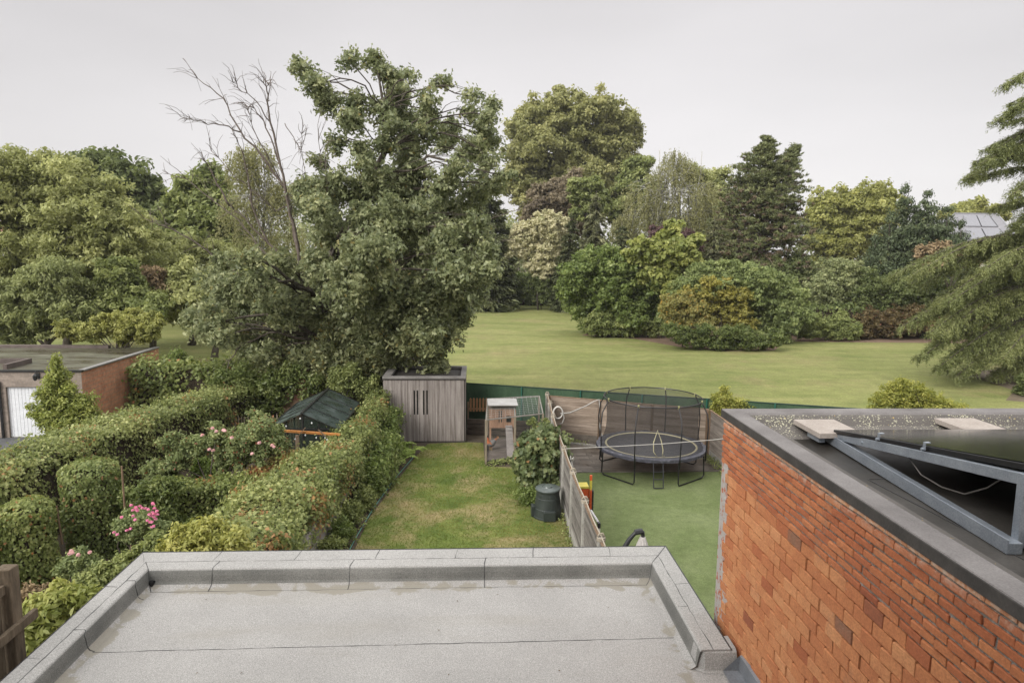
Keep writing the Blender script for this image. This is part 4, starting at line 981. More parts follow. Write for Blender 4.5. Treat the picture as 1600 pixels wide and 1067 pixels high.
for x in (0.83, 0.92): s = MB(); s.box((x-0.018, hy0-0.026, hz0+0.22), (x+0.018, hy0-0.0205, hz0+0.66)); s.build('slot', plain('slot_black', (0.006, 0.006, 0.006)), hu)
s = MB(); s.box((1.10, hy0-0.028, hz0+0.22), (1.28, hy0-0.0205, hz0+0.46)); s.build('pop_hole', plain('slot_black', (0.006, 0.006, 0.006)), hu)
for x in (hx0+0.04, hx1-0.04):
    for y in (hy0+0.04, hy1-0.04): s = MB(); s.bar((x, y, 0.05), (x, y, hz0), 0.06, 0.06); s.build('leg', m_bar, hu)
s = MB(); s.add([(1.07, hy0-0.03, hz0+0.10), (1.32, hy0-0.03, hz0+0.10), (1.36, 23.98, 0.09), (1.10, 23.98, 0.09), (1.07, hy0-0.03, hz0+0.06), (1.32, hy0-0.03, hz0+0.06), (1.36, 23.94, 0.05), (1.10, 23.94, 0.05)], [(0, 1, 2, 3), (7, 6, 5, 4), (0, 3, 7, 4), (1, 5, 6, 2), (3, 2, 6, 7)])
for i in range(6): t = (i+0.5)/6; s.bar((1.08+0.02*t, hy0-0.03-0.9*t, hz0+0.115-0.53*t), (1.33+0.02*t, hy0-0.03-0.9*t, hz0+0.115-0.53*t), 0.025, 0.02)
s.build('ramp', surf('ramp_wood', [(0, (0.17, 0.15, 0.14)), (1, (0.28, 0.25, 0.235))], 4, 0.9), hu)
# hen
hc = Vector(P(768, 703, 0.05)); hn = thing('hen', 'grey hen with rust orange neck standing at the left inside the wire run', 'hen', tuple(hc))
s = MB(); d = Vector((-0.75, -0.65, 0)).normalized()
def hp(l, z): return hc+d*l+Vector((0, 0, z))
path = [(-0.24, 0.40), (-0.20, 0.37), (-0.13, 0.31), (-0.04, 0.26), (0.06, 0.255), (0.13, 0.29), (0.17, 0.36), (0.185, 0.43), (0.20, 0.47), (0.235, 0.475), (0.27, 0.462)]
rad = [0.012, 0.045, 0.085, 0.125, 0.125, 0.09, 0.058, 0.04, 0.043, 0.03, 0.006]
s.tube([hp(l, z) for l, z in path], rad, 12, 0.3)
for side in (-1, 1):
    q = Vector((-d.y, d.x, 0))*0.05*side
    s.tube([hp(0.02, 0.17)+q, hp(0.03, 0.10)+q, hp(0.02, 0.005)+q, hp(0.07, 0.004)+q], [0.028, 0.012, 0.01, 0.006], 6, 0.95)
s.v = s.v; ts = []
for v, t in zip(s.v, s.t):
    l = (Vector(v)-hc).dot(d); z = v[2]-hc.z
    ts.append(0.75 if (l > 0.12 and z > 0.28) else (0.6 if l < -0.17 else (0.95 if z < 0.12 else 0.25)))
s.t = ts
m, N, L, out = new_mat('hen_feathers'); p = N.new('ShaderNodeBsdfPrincipled'); L.new(p.outputs[0], out.inputs[0]); at = N.new('ShaderNodeAttribute'); at.attribute_name = 'tint'
r = ramp(N, [(0, (0.12, 0.115, 0.11)), (0.35, (0.21, 0.20, 0.19)), (0.55, (0.45, 0.15, 0.05)), (0.8, (0.5, 0.13, 0.04)), (0.92, (0.4, 0.3, 0.12))]); L.new(at.outputs['Fac'], r.inputs[0])
nn = noise(N, L, mapping(N, L), 40, 3); L.new(mixc(N, L, maprange(N, L, nn.outputs['Fac'], 0.4, 0.6, 0, 0.35), r.outputs[0], (0.06, 0.05, 0.045)), p.inputs['Base Color']); p.inputs['Roughness'].default_value = 0.8
b = s.build('body', m, hn, smooth=True)
s = MB()
for k, (l, z) in enumerate(((0.19, 0.515), (0.21, 0.53), (0.23, 0.52))): s.tube([hp(l, 0.48), hp(l, z)], [0.012, 0.004], 6)
s.tube([hp(0.235, 0.46), hp(0.24, 0.42)], [0.008, 0.012], 6); s.build('comb', plain('comb_red', (0.5, 0.03, 0.02), 0.5), hn)
s = MB(); 
for k in (-1, 0, 1): s.add([hp(-0.18, 0.36), hp(-0.30, 0.50)+Vector((-d.y, d.x, 0))*0.04*k, hp(-0.33, 0.42)+Vector((-d.y, d.x, 0))*0.05*k, hp(-0.2, 0.33)], [(0, 1, 2, 3)])
s.build('tail', plain('tail_buff', (0.45, 0.24, 0.12), 0.8), hn)

# compost bin
cb = thing('compost_bin', 'dark green plastic compost bin with round lid beside the fence and bush', 'compost bin', (2.02, 18.55, 0))
m_bin = surf('bin_plastic', [(0, (0.020, 0.026, 0.024)), (1, (0.038, 0.046, 0.042))], 3, 0.45, bumps=0.1)
m_lid = surf('bin_lid', [(0, (0.055, 0.068, 0.064)), (1, (0.095, 0.112, 0.106))], 3, 0.3, bumps=0.1)
s = MB(); s.lathe((2.02, 18.55, 0), [(0.42, 0), (0.42, 0.05), (0.40, 0.06), (0.385, 0.28), (0.375, 0.29), (0.345, 0.58), (0.335, 0.59), (0.325, 0.74), (0.34, 0.76), (0.345, 0.80), (0.31, 0.81)], 32); s.build('body', m_bin, cb, smooth=False)
s = MB(); s.lathe((2.02, 18.55, 0.79), [(0.35, 0), (0.36, 0.03), (0.34, 0.055), (0.17, 0.085), (0.155, 0.07), (0.13, 0.07), (0.115, 0.10), (0.02, 0.105)], 32); s.build('lid', m_lid, cb, smooth=False)
s = MB(); s.box((1.86, 18.06, 0.02), (2.2, 18.16, 0.30)); s.build('hatch', m_bin, cb, bevel=0.02); s = MB(); s.box((1.55, 18.45, 0.02), (1.66, 18.7, 0.33)); s.build('hatch', m_bin, cb, bevel=0.02)

# trampoline
TC = Vector((5.98, 22.55, 0)); TR = 1.80; TZ = 0.90
tp = thing('trampoline', 'large round black trampoline with safety net and cream ring on the dark terrace', 'trampoline', tuple(TC))
m_tube = plain('trampoline_black', (0.022, 0.021, 0.022), 0.35, 0.4)
circ = lambda r, z, n=64, c=TC: [c+Vector((r*math.cos(2*math.pi*i/n), r*math.sin(2*math.pi*i/n), z)) for i in range(n)]
s = MB(); s.lathe(tuple(TC), [(0.01, TZ+0.01), (TR-0.28, TZ+0.012)], 64); s.build('mat', surf('jump_mat', [(0, (0.022, 0.021, 0.024)), (1, (0.045, 0.043, 0.05))], 1.5, 0.55, rrange=(0.35, 0.65), bumps=0.1), tp)
def ringband(r0, r1, z, h, name, mat, wav=0.0):
    s = MB(); n = 96; vs = []
    rg = random.Random(1)
    for i in range(n):
        a = 2*math.pi*i/n; w = wav*(rg.random()-0.5)
        for r_, z_ in ((r0, z), (r0, z+h), ((r0+r1)/2, z+h+0.01), (r1+w, z+h-0.01+w), (r1+w*1.5, z-0.07 if wav else z)): vs.append(TC+Vector((r_*math.cos(a), r_*math.sin(a), z_)))
    s.add(vs, [(i*5+k, i*5+k+1, ((i+1) % n)*5+k+1, ((i+1) % n)*5+k) for i in range(n) for k in range(4)]); return s.build(name, mat, tp)
ringband(TR-0.30, TR-0.235, TZ+0.015, 0.02, 'cream_ring', plain('cream_web', (0.50, 0.45, 0.29), 0.7))
ringband(TR-0.23, TR+0.05, TZ+0.005, 0.03, 'spring_pad', surf('pad_blueblack', [(0, (0.02, 0.02, 0.026)), (0.6, (0.045, 0.045, 0.06)), (1, (0.17, 0.17, 0.20))], 9, 0.5, fine=30), 0.035)
s = MB(); s.tube(circ(TR, TZ-0.03), 0.028, 8, close=True); s.build('frame_ring', m_tube, tp)
RT = 1.66; CT = TC+Vector((0.05, 0.15, 0))
s = MB(); s.tube([c for c in circ(RT, 2.55, 64, CT)], 0.02, 8, close=True); s.build('top_ring', m_tube, tp)
for k in range(8):
    a = R(15+45*k); r_ = Vector((math.cos(a), math.sin(a), 0)); s = MB()
    pts = [TC+r_*(TR+0.06)+Vector((0, 0, 0.62)), TC+r_*(TR+0.08)+Vector((0, 0, 1.2)), TC+r_*(TR+0.11)+Vector((0, 0, 1.7)), TC*0.5+CT*0.5+r_*(TR+0.07)+Vector((0, 0, 2.15)), CT+r_*(RT+0.06)+Vector((0, 0, 2.44)), CT+r_*RT+Vector((0, 0, 2.57))]
    s.tube(pts, 0.021, 8); s.build('pole', m_tube, tp, smooth=True)
    s = MB(); s.tube([CT+r_*RT+Vector((0, 0, 2.50)), CT+r_*(RT+0.01)+Vector((0, 0, 2.60))], 0.03, 6); s.build('pole_cap', plain('cap_olive', (0.28, 0.27, 0.12), 0.6), tp)
for k in range(4):
    a0, a1 = R(15+90*k), R(60+90*k); s = MB(); q0, q1 = [Vector((math.cos(a), math.sin(a), 0)) for a in (a0, a1)]
    p0, p1 = TC+q0*TR, TC+q1*TR
    s.tube([p0+Vector((0, 0, TZ-0.05)), p0+q0*0.03+Vector((0, 0, 0.12)), p0+(p1-p0)*0.05+Vector((0, 0, 0.035)), p1+(p0-p1)*0.05+Vector((0, 0, 0.035)), p1+q1*0.03+Vector((0, 0, 0.12)), p1+Vector((0, 0, TZ-0.05))], 0.024, 8); s.build('leg', m_tube, tp, smooth=False)
m, N, L, out = new_mat('net_mesh'); p = N.new('ShaderNodeBsdfPrincipled'); p.inputs['Base Color'].default_value = (0.02, 0.018, 0.018, 1); p.inputs['Roughness'].default_value = 0.7
tr = N.new('ShaderNodeBsdfTransparent'); mx = N.new('ShaderNodeMixShader'); mx.inputs[0].default_value = 0.48; L.new(tr.outputs[0], mx.inputs[1]); L.new(p.outputs[0], mx.inputs[2]); L.new(mx.outputs[0], out.inputs[0])
s = MB(); n = 96; prof = [(1.0, 2.54), (0.955, 2.3), (0.915, 2.0), (0.895, 1.7), (0.895, 1.4), (0.925, 1.15), (0.975, TZ+0.05)]; vs = []
for i in range(n):
    a = 2*math.pi*i/n; sc = 0.5+0.5*math.cos(8*(a-R(15)))
    for f, z in prof:
        t = (z-TZ)/(2.55-TZ); c = TC.lerp(CT, t); rr = (RT if z > 2 else RT+(TR-RT)*(1-t))*f*(1-0.012*(1-sc)*(z < 2.5))
        if z > 2.5: rr = RT*(1-0.012*(1-sc))
        vs.append((c.x+rr*math.cos(a), c.y+rr*math.sin(a), z-0.015*(1-sc)*(z > 2.5)))
k = len(prof); s.add(vs, [(i*k+j, ((i+1) % n)*k+j, ((i+1) % n)*k+j+1, i*k+j+1) for i in range(n) for j in range(k-1)]); s.build('safety_net', m, tp, smooth=True)
s = MB(); zy = TC.y-1.62; s.tube([(5.62+0.16, zy+0.02, 0.97), (5.62+0.03, zy-0.02, 1.15), (5.62+0.02, zy, 1.45), (5.62+0.16, zy+0.08, 1.83), (5.62+0.27, zy, 1.5), (5.62+0.33, zy-0.03, 1.2), (5.62+0.32, zy, 1.0), (5.62+0.42, zy+0.08, 0.985)], 0.016, 6); s.build('net_zip', plain('zip_cream', (0.36, 0.33, 0.21), 0.7), tp)
s = MB(); lx0, lx1 = 5.62, 5.93; ly0, ly1 = TC.y-TR+0.02, TC.y-TR-0.12
for x in (lx0, lx1): s.tube([(x, ly0, TZ-0.03), (x, ly1, 0.05)], 0.017, 6)
for t in (0.0, 0.36, 0.66, 1.0): y = ly0+(ly1-ly0)*t; z = TZ-0.06+(0.05-TZ+0.06)*t; s.bar((lx0, y, z), (lx1, y, z), 0.035, 0.02)
s.build('ladder', plain('ladder_steel', (0.07, 0.07, 0.085), 0.35, 0.6), tp)

# toys and parasol by the dividing fence
ty = thing('toy_slide', 'orange and yellow plastic toy slide standing against the dividing fence on the turf', 'toy', (2.85, 17.6, 0))
m_or = plain('toy_orange', (0.62, 0.10, 0.03), 0.4); m_ye = plain('toy_yellow', (0.62, 0.52, 0.08), 0.4)
bx, by = P(913, 778, 0.7)[0], P(913, 778, 0.7)[1]; bx = max(bx, 2.72)
s = MB(); s.box((bx-0.12, by, 0.02), (bx+0.14, by+0.35, 0.98)); s.build('panel', m_or, ty, bevel=0.03)
s = MB(); s.tube([(bx+0.17, by-0.02, 0.02), (bx+0.17, by-0.02, 0.95)], 0.035, 8); s.build('post', m_or, ty)
s = MB(); s.tube([(bx+0.17, by-0.02, 0.95), (bx+0.17, by-0.02, 1.22)], 0.035, 8); s.box((bx-0.13, by-0.02, 0.98), (bx+0.12, by+0.36, 1.03)); s.build('yellow_collar', m_ye, ty)
s = MB(); s.tube([(bx+0.17, by-0.02, 1.22), (bx+0.17, by-0.02, 1.36)], 0.036, 8); s.build('post_cap', m_or, ty)
s = MB(); s.box((bx+0.2, by+0.02, 0.3), (bx+0.27, by+0.3, 0.9)); s.build('wheel', m_dark, ty, bevel=0.03)
gl = thing('toy_goal', 'small white tube goal frame with black joints behind the dividing fence', 'goal', (2.7, 15, 0))
g0, g1, g2 = Vector(A(923, 797, 16.2)), Vector(A(936, 818, 14.9)), Vector(A(936, 836, 14.9)); g2.z = 0.03
m_gw = plain('goal_white', (0.72, 0.70, 0.70), 0.35)
s = MB(); s.tube([g0, g1], 0.03, 8); s.tube([g1, (g1.x, g1.y, 0.03)], 0.03, 8); s.tube([g0, (g0.x, g0.y, 0.03)], 0.03, 8); s.tube([(g0.x, g0.y, 0.03), (g1.x, g1.y, 0.03)], 0.028, 8); s.build('frame', m_gw, gl)
for g_ in (g0, g1): s = MB(); s.tube([g_+(g1-g0).normalized()*(-0.06 if g_ is g1 else 0.06), g_, g_-Vector((0, 0, 0.1))], 0.04, 8); s.build('joint', m_dark, gl)
pa = thing('cantilever_parasol', 'folded cream parasol on a black curved arm beyond the edge of the roof', 'parasol', (2.9, 12, 0))
q = [A(968, 872, 12.0), A(975, 857, 12.0), A(983, 843, 12.0), A(992, 833, 12.0), A(999, 829, 12.0), A(1004, 831, 12.0), A(1005, 840, 12.0)]
s = MB(); s.tube([(q[0][0]-0.05, 12.0, 0.05), (q[0][0], 12.0, q[0][2])]+[Vector(p) for p in q[1:]], [0.05, 0.05, 0.05, 0.042, 0.036, 0.045, 0.04, 0.035], 10); s.build('arm', m_dark, pa, smooth=True)
s = MB(); s.tube([Vector(q[3])+Vector((0.0, 0, 0.02)), Vector(q[5])+Vector((0, 0, 0.02))], 0.055, 8); s.build('joint', m_dark, pa)
hx, hz = q[-1][0], q[-1][2]; s = MB(); n = 20; vs = []
for j, (r_, z) in enumerate(((0.05, hz+0.02), (0.09, hz-0.12), (0.14, hz-0.3), (0.19, hz-0.6), (0.17, hz-1.2), (0.12, hz-1.6))):
    for i in range(n): a = 2*math.pi*i/n; rr = r_*(1+(0.16 if i % 2 else -0.1)*(j > 0)); vs.append((hx-0.01+rr*math.cos(a), 12.0+rr*math.sin(a), z))
s.add(vs, [(j*n+i, j*n+(i+1) % n, (j+1)*n+(i+1) % n, (j+1)*n+i) for j in range(5) for i in range(n)]+[tuple(range(n))]); s.build('canopy', surf('parasol_cloth', [(0, (0.40, 0.37, 0.35)), (1, (0.54, 0.51, 0.49))], 3, 0.8), pa)
s = MB(); s.box((q[0][0]-0.45, 11.6, 0.012), (q[0][0]+0.35, 12.4, 0.08)); s.build('base', m_conc, pa, bevel=0.02)

# green edging wire of the lawn and the low wall under the boundary hedge
s = MB(); pts = [(-3.24, 9.4), (-3.24, 12), (-3.20, 15), (-3.12, 17), (-2.98, 19.0), (-2.68, 21.5), (-2.25, 24.2)]
s.tube([(x, y, 0.07+0.015*math.sin(y*3)) for x, y in pts], 0.012, 6); o = s.build('lawn_edging', plain('edging_green', (0.08, 0.22, 0.18), 0.5)); tag(o, 'thin blue green plastic edging along the left side of the lawn', 'lawn edging')
s = MB(); s.box((-3.92, 9.0, 0), (-3.78, 19.4, 1.05)); o = s.build('garden_wall', surf('pinkish_wall', [(0, (0.19, 0.165, 0.148)), (0.5, (0.27, 0.24, 0.22)), (1, (0.34, 0.31, 0.285))], 2, 0.9, fine=14), None, bevel=0.01); tag(o, 'low pinkish grey wall showing under the boundary hedge', 'wall')

# greenhouse
gh = thing('greenhouse', 'greenhouse with dark glazed pitched roof behind the long boundary hedge', 'greenhouse', (-5.55, 21.5, 0))
gx0, gx1, gy0, gy1, ge, gz = -6.6, -4.48, 21.5, 25.3, 1.78, 2.28; gm = (gx0+gx1)/2
m_gg = surf('roof_glazing', [(0, (0.018, 0.026, 0.024)), (0.5, (0.04, 0.055, 0.05)), (1, (0.085, 0.105, 0.10))], 2.2, 0.28, (1, 1, 1), bumps=0.15, rrange=(0.15, 0.5))
m_gf = plain('greenhouse_frame', (0.018, 0.018, 0.018), 0.4)
n = 4
for side, xe in ((-1, gx0-0.1), (1, gx1+0.1)):
    for i in range(n):
        y0, y1 = gy0-0.06+(gy1-gy0+0.12)*i/n, gy0-0.06+(gy1-gy0+0.12)*(i+1)/n; s = MB(); dz = 0.0
        s.add([(gm, y0+0.02, gz+dz), (gm, y1-0.02, gz+dz), (xe, y1-0.02, ge-0.03+dz), (xe, y0+0.02, ge-0.03+dz), (gm, y0+0.02, gz-0.008+dz), (gm, y1-0.02, gz-0.008+dz), (xe, y1-0.02, ge-0.038+dz), (xe, y0+0.02, ge-0.038+dz)], [(0, 1, 2, 3), (7, 6, 5, 4), (0, 3, 7, 4), (1, 5, 6, 2), (2, 6, 7, 3)])
        s.build('roof_pane', m_gg, gh)
s = MB(); s.bar((gm, gy0-0.1, gz+0.03), (gm, gy1+0.1, gz+0.03), 0.07, 0.05)
for i in range(n+1):
    y = gy0-0.06+(gy1-gy0+0.12)*i/n
    for xe in (gx0-0.1, gx1+0.1): s.bar((gm, y, gz+0.008), (xe, y, ge-0.022), 0.022, 0.02)
for xe in (gx0-0.1, gx1+0.1): s.bar((xe, gy0-0.1, ge-0.03), (xe, gy1+0.1, ge-0.03), 0.04, 0.05)
for x, t in ((gx0, ge), (gx0+0.55, ge+0.2), (gm, gz), (gx1-0.55, ge+0.2), (gx1, ge)): s.bar((x, gy0, 0), (x, gy0, t-0.03), 0.045, 0.045)
for x in (gx0, gx1): 
    for y in (22.5, 23.5, 24.5, gy1): s.bar((x, y, 0), (x, y, ge), 0.045, 0.045)
s.bar((gx0-0.1, gy0-0.02, ge), (gx1+0.1, gy0-0.02, ge), 0.04, 0.045); s.bar((gx0, gy0-0.02, 0.8), (gx1, gy0-0.02, 0.8), 0.035, 0.04); s.build('frame', m_gf, gh)
m, N, L, out = new_mat('old_glass'); p = N.new('ShaderNodeBsdfPrincipled'); p.inputs['Base Color'].default_value = (0.03, 0.045, 0.035, 1); p.inputs['Roughness'].default_value = 0.08
tr = N.new('ShaderNodeBsdfTransparent'); tr.inputs[0].default_value = (0.8, 0.85, 0.8, 1); mx = N.new('ShaderNodeMixShader'); mx.inputs[0].default_value = 0.45; L.new(tr.outputs[0], mx.inputs[1]); L.new(p.outputs[0], mx.inputs[2]); L.new(mx.outputs[0], out.inputs[0]); m_og = m
s = MB(); s.add([(gx0, gy0, 0.05), (gx1, gy0, 0.05), (gx1, gy0, ge), (gm, gy0, gz-0.03), (gx0, gy0, ge)], [(0, 1, 2, 3, 4)]); s.build('gable_glass', m_og, gh)
s = MB(); s.quad((gx0, gy0, 0.05), (gx0, gy1, 0.05), (gx0, gy1, ge-0.05), (gx0, gy0, ge-0.05)); s.build('side_glass', m_og, gh); s = MB(); s.quad((gx1, gy0, 0.05), (gx1, gy1, 0.05), (gx1, gy1, ge-0.05), (gx1, gy0, ge-0.05)); s.build('side_glass', m_og, gh)
s = MB(); s.box((gx0+0.05, gy1-0.05, 0), (gx1-0.05, gy1, ge)); s.build('rear_wall', m_shed_d, gh)
# awning beam in front
aw = thing('pergola_beam', 'orange brown timber beam on a pale post in front of the greenhouse gable', 'beam', (-5.3, 20.6, 0))
a0, a1 = A(443, 673, 20.7), A(532, 679, 20.7)
s = MB(); s.bar(a0, a1, 0.06, 0.075); s.build('beam', surf('orange_beam', [(0, (0.36, 0.14, 0.03)), (1, (0.52, 0.22, 0.06))], 5, 0.6, (1, 6, 6)), aw, bevel=0.006)
q0 = A(464, 680, 20.74); s = MB(); s.bar((q0[0], q0[1], 0), q0, 0.11, 0.05, up=(0, 1, 0)); s.build('post', surf('pale_post', [(0, (0.22, 0.15, 0.10)), (1, (0.34, 0.25, 0.18))], 4, 0.8), aw)
for (x0, y0, x1, y1) in ((458, 690, 477, 668), (511, 684, 497, 671)):
    s = MB(); s.bar(A(x0, y0, 20.62), A(x1, y1, 20.62), 0.035, 0.03); s.build('brace', m_wpost, aw)
st = thing('string_lights', 'string of small white bulbs hung across the front of the greenhouse', 'string lights', A(430, 674, 20.5))
bl = [(427, 677), (437, 677), (447, 666), (461, 686), (469, 654), (477, 680), (487, 661), (494, 684), (508, 684), (511, 687)]
s = MB(); s.tube([A(x, y-3, 20.5) for x, y in sorted(bl)], 0.005, 4); s.build('wire', m_dark, st)
for x, y in bl:
    c = Vector(A(x, y, 20.5)); s = MB(); s.lathe(tuple(c), [(0.01, 0.03), (0.018, 0.02), (0.024, 0.0), (0.02, -0.02), (0.006, -0.03)], 10); s.build('bulb', plain('bulb_white', (0.62, 0.62, 0.62), 0.2), st, smooth=True)
# chestnut paling fence behind, left of the greenhouse
cf = thing('paling_fence', 'chestnut paling fence of split stakes left of the greenhouse', 'fence', (-8, 25.5, 0))
for i in range(26):
    x = -9.4+i*0.12; s = MB(); h = 1.25+rg.uniform(-0.08, 0.1); s.tube([(x, 25.4, 0), (x+rg.uniform(-0.02, 0.02), 25.4, h-0.1), (x+rg.uniform(-0.02, 0.02), 25.4, h)], [0.028, 0.024, 0.004], 5); s.build('stake', m_rpost, cf)
# tile hung wooden play house seen behind the greenhouse
ph = thing('wooden_playhouse', 'small leaning brown wooden cabin behind the greenhouse roof', 'playhouse', (-5.9, 27.6, 0))
c0 = Vector(A(472, 640, 27.2)); s = MB(); s.box((c0.x-0.75, 27.2, 0), (c0.x+0.75, 28.3, 1.5)); s.build('wall', m_wpost, ph)
s = MB(); s.add([(c0.x-0.9, 27.1, 1.4), (c0.x, 27.1, 2.55), (c0.x, 28.4, 2.55), (c0.x-0.9, 28.4, 1.4)], [(0, 1, 2, 3)]); s.add([(c0.x+0.9, 27.1, 1.4), (c0.x, 27.1, 2.55), (c0.x, 28.4, 2.55), (c0.x+0.9, 28.4, 1.4)], [(3, 2, 1, 0)]); s.add([(c0.x-0.8, 27.18, 1.45), (c0.x+0.8, 27.18, 1.45), (c0.x, 27.18, 2.48)], [(0, 1, 2)]); s.build('roof', surf('terracotta_boards', [(0, (0.13, 0.055, 0.035)), (1, (0.24, 0.11, 0.07))], 5, 0.85), ph)

# garage
def brickface(name, c1, c2, mort, vec, sc=1.0):
    m, N, L, out = new_mat(name); p = N.new('ShaderNodeBsdfPrincipled'); L.new(p.outputs[0], out.inputs[0])
    g = N.new('ShaderNodeNewGeometry'); sx = N.new('ShaderNodeSeparateXYZ'); L.new(g.outputs['Position'], sx.inputs[0]); cb_ = N.new('ShaderNodeCombineXYZ')
    L.new(sx.outputs[vec], cb_.inputs[0]); L.new(sx.outputs['Z'], cb_.inputs[1])
    b = N.new('ShaderNodeTexBrick'); L.new(cb_.outputs[0], b.inputs[0]); b.inputs['Scale'].default_value = 1; b.inputs['Brick Width'].default_value = 0.22*sc; b.inputs['Row Height'].default_value = 0.075*sc
    b.inputs['Mortar Size'].default_value = 0.007*sc; b.inputs['Color1'].default_value = (*c1, 1); b.inputs['Color2'].default_value = (*c2, 1); b.inputs['Mortar'].default_value = (*mort, 1); b.inputs['Bias'].default_value = 0
    mp = mapping(N, L); n1 = noise(N, L, mp, 1.2, 6, 0.65); n2 = noise(N, L, mp, 9, 4); 
    v = math_(N, L, 'MULTIPLY', maprange(N, L, n1.outputs['Fac'], 0.3, 0.7, 0.75, 1.2), maprange(N, L, n2.outputs['Fac'], 0.3, 0.7, 0.8, 1.2))
    vm = N.new('ShaderNodeVectorMath'); vm.operation = 'SCALE'; L.new(b.outputs[0], vm.inputs[0]); L.new(v, vm.inputs['Scale']); L.new(vm.outputs[0], p.inputs['Base Color']); p.inputs['Roughness'].default_value = 0.9
    L.new(bump(N, L, b.outputs['Fac'], -0.4, 0.01), p.inputs['Normal']); return m
ga_ = thing('garage', 'flat roofed brick garage with white door at the left edge', 'garage', (-17, 27, 0))
GX, GY, GY1, GH = -15.4, 27.0, 33.5, 2.62
m_gfb = brickface('garage_front_brick', (0.20, 0.16, 0.13), (0.28, 0.225, 0.185), (0.22, 0.195, 0.17), 'X'); m_gsb = brickface('garage_side_brick', (0.46, 0.20, 0.115), (0.52, 0.25, 0.15), (0.38, 0.24, 0.165), 'Y', 2.2)
s = MB(); dx0, dx1, dz = -18.3, -15.9-0.55, 2.02
dx1 = -16.15
s.box((dx1, GY, 0), (GX, GY+0.22, GH)); s.box((-30, GY+0.001, 0), (dx0, GY+0.22, GH)); s.box((dx0, GY, dz), (dx1, GY+0.22, GH)); s.build('front_wall', m_gfb, ga_)
s = MB(); s.box((GX-0.2, GY+0.221, 0), (GX, GY1, GH)); s.box((GX-0.03, GY+0.012, 0), (GX+0.012, GY+0.2209, GH)) ; s.build('side_wall', m_gsb, ga_)
s = MB(); s.box((-30, GY1-0.2, 0), (GX-0.2, GY1-0.01, GH)); s.box((-30, GY+0.22, GH-0.2), (GX-0.2, GY1-0.2, GH-0.05)); s.build('rear_wall', m_gfb, ga_)
for x0, x1 in ((dx0, dx1),):
    s = MB(); s.box((x0, GY+0.10, 0.0), (x1, GY+0.13, dz)); k = 16
    for i in range(k): xx = x0+(x1-x0)*i/k; s.box((xx+0.01, GY+0.09, 0.02), (xx+(x1-x0)/k-0.006, GY+0.10, dz-0.02))
    dd = s.build('garage_door', surf('door_white', [(0, (0.60, 0.61, 0.63)), (1, (0.70, 0.71, 0.73))], 2, 0.5, (1, 1, 3), bumps=0.05), ga_)
s = MB(); s.tube([(dx0-0.2, GY-0.06, 0), (dx0-0.2, GY-0.06, 2.25)], 0.05, 8); s.build('downpipe', m_gf, ga_)
s = MB(); s.box((-30, GY-0.05, GH), (GX+0.05, GY+0.10, GH+0.07)); s.build('roof_edge', m_gf, ga_)
s = MB(); s.box((GX-0.20, GY+0.1, GH), (GX+0.04, GY1+0.05, GH+0.06)); s.build('side_coping', surf('zinc_edge', [(0, (0.15, 0.145, 0.14)), (1, (0.24, 0.23, 0.22))], 3, 0.6), ga_)
s = MB(); s.box((-30, GY+0.1, GH-0.06), (GX-0.2, GY1, GH+0.02)); s.build('roof', surf('wet_garage_roof', [(0, (0.035, 0.033, 0.024)), (0.4, (0.07, 0.06, 0.042)), (0.7, (0.085, 0.085, 0.05)), (1, (0.15, 0.13, 0.11))], 0.7, 0.4, (0.5, 1.4, 1), bumps=0.4, fine=9, rrange=(0.12, 0.75)), ga_)
s = MB(); s.box((-30, GY+1.8, GH+0.02), (-18.6, GY+1.95, GH+0.22)); s.box((-18.6, GY+0.4, GH+0.02), (-18.45, GY+1.95, GH+0.22)); s.box((-30, GY+6.2, GH+0.02), (-17.6, GY1-0.05, GH+0.16)); s.build('roof_upstand', surf('upstand_dark', [(0, (0.06, 0.045, 0.04)), (1, (0.14, 0.11, 0.095))], 2, 0.8), ga_)
c = Vector(A(57, 588, 26.9)); s = MB(); s.box((c.x-0.06, GY-0.04, c.z-0.1), (c.x+0.06, GY, c.z+0.12)); s.tube([(c.x, GY-0.02, c.z+0.2), (c.x, GY-0.15, c.z+0.22), (c.x, GY-0.2, c.z+0.05)], 0.015, 6); s.lathe((c.x, GY-0.2, c.z-0.15), [(0.03, 0), (0.07, 0.05), (0.085, 0.2), (0.02, 0.27)], 8); s.build('wall_lantern', m_gf, ga_)
s = MB(); s.bar(A(82, 678, 25.6), A(120, 662, 25.6), 0.45, 0.1); o = s.build('wooden_board', m_panel, None); tag(o, 'weathered board lying aslant at the foot of the bush before the garage', 'board')

# ================================================================== PLANTS
L_oak = leaf_mat('oak_leaf', (0.040, 0.056, 0.034), (0.088, 0.112, 0.070), (0.165, 0.192, 0.128), accent=(0.24, 0.20, 0.07), rough=0.42)
L_olive = leaf_mat('olive_leaf', (0.076, 0.094, 0.044), (0.132, 0.158, 0.080), (0.205, 0.235, 0.132), rough=0.6)
L_dark = leaf_mat('dark_leaf', (0.024, 0.038, 0.016), (0.052, 0.072, 0.032), (0.090, 0.118, 0.055), rough=0.55)
L_mid = leaf_mat('mid_leaf', (0.048, 0.068, 0.028), (0.088, 0.115, 0.050), (0.148, 0.180, 0.085), rough=0.5)
L_grey = leaf_mat('grey_leaf', (0.065, 0.086, 0.050), (0.108, 0.135, 0.080), (0.165, 0.195, 0.120), rough=0.6)
L_plane = leaf_mat('plane_leaf', (0.072, 0.086, 0.040), (0.118, 0.135, 0.068), (0.185, 0.202, 0.112), rough=0.6)
L_yellow = leaf_mat('yellow_leaf', (0.080, 0.098, 0.036), (0.126, 0.146, 0.056), (0.18, 0.20, 0.085), rough=0.5)
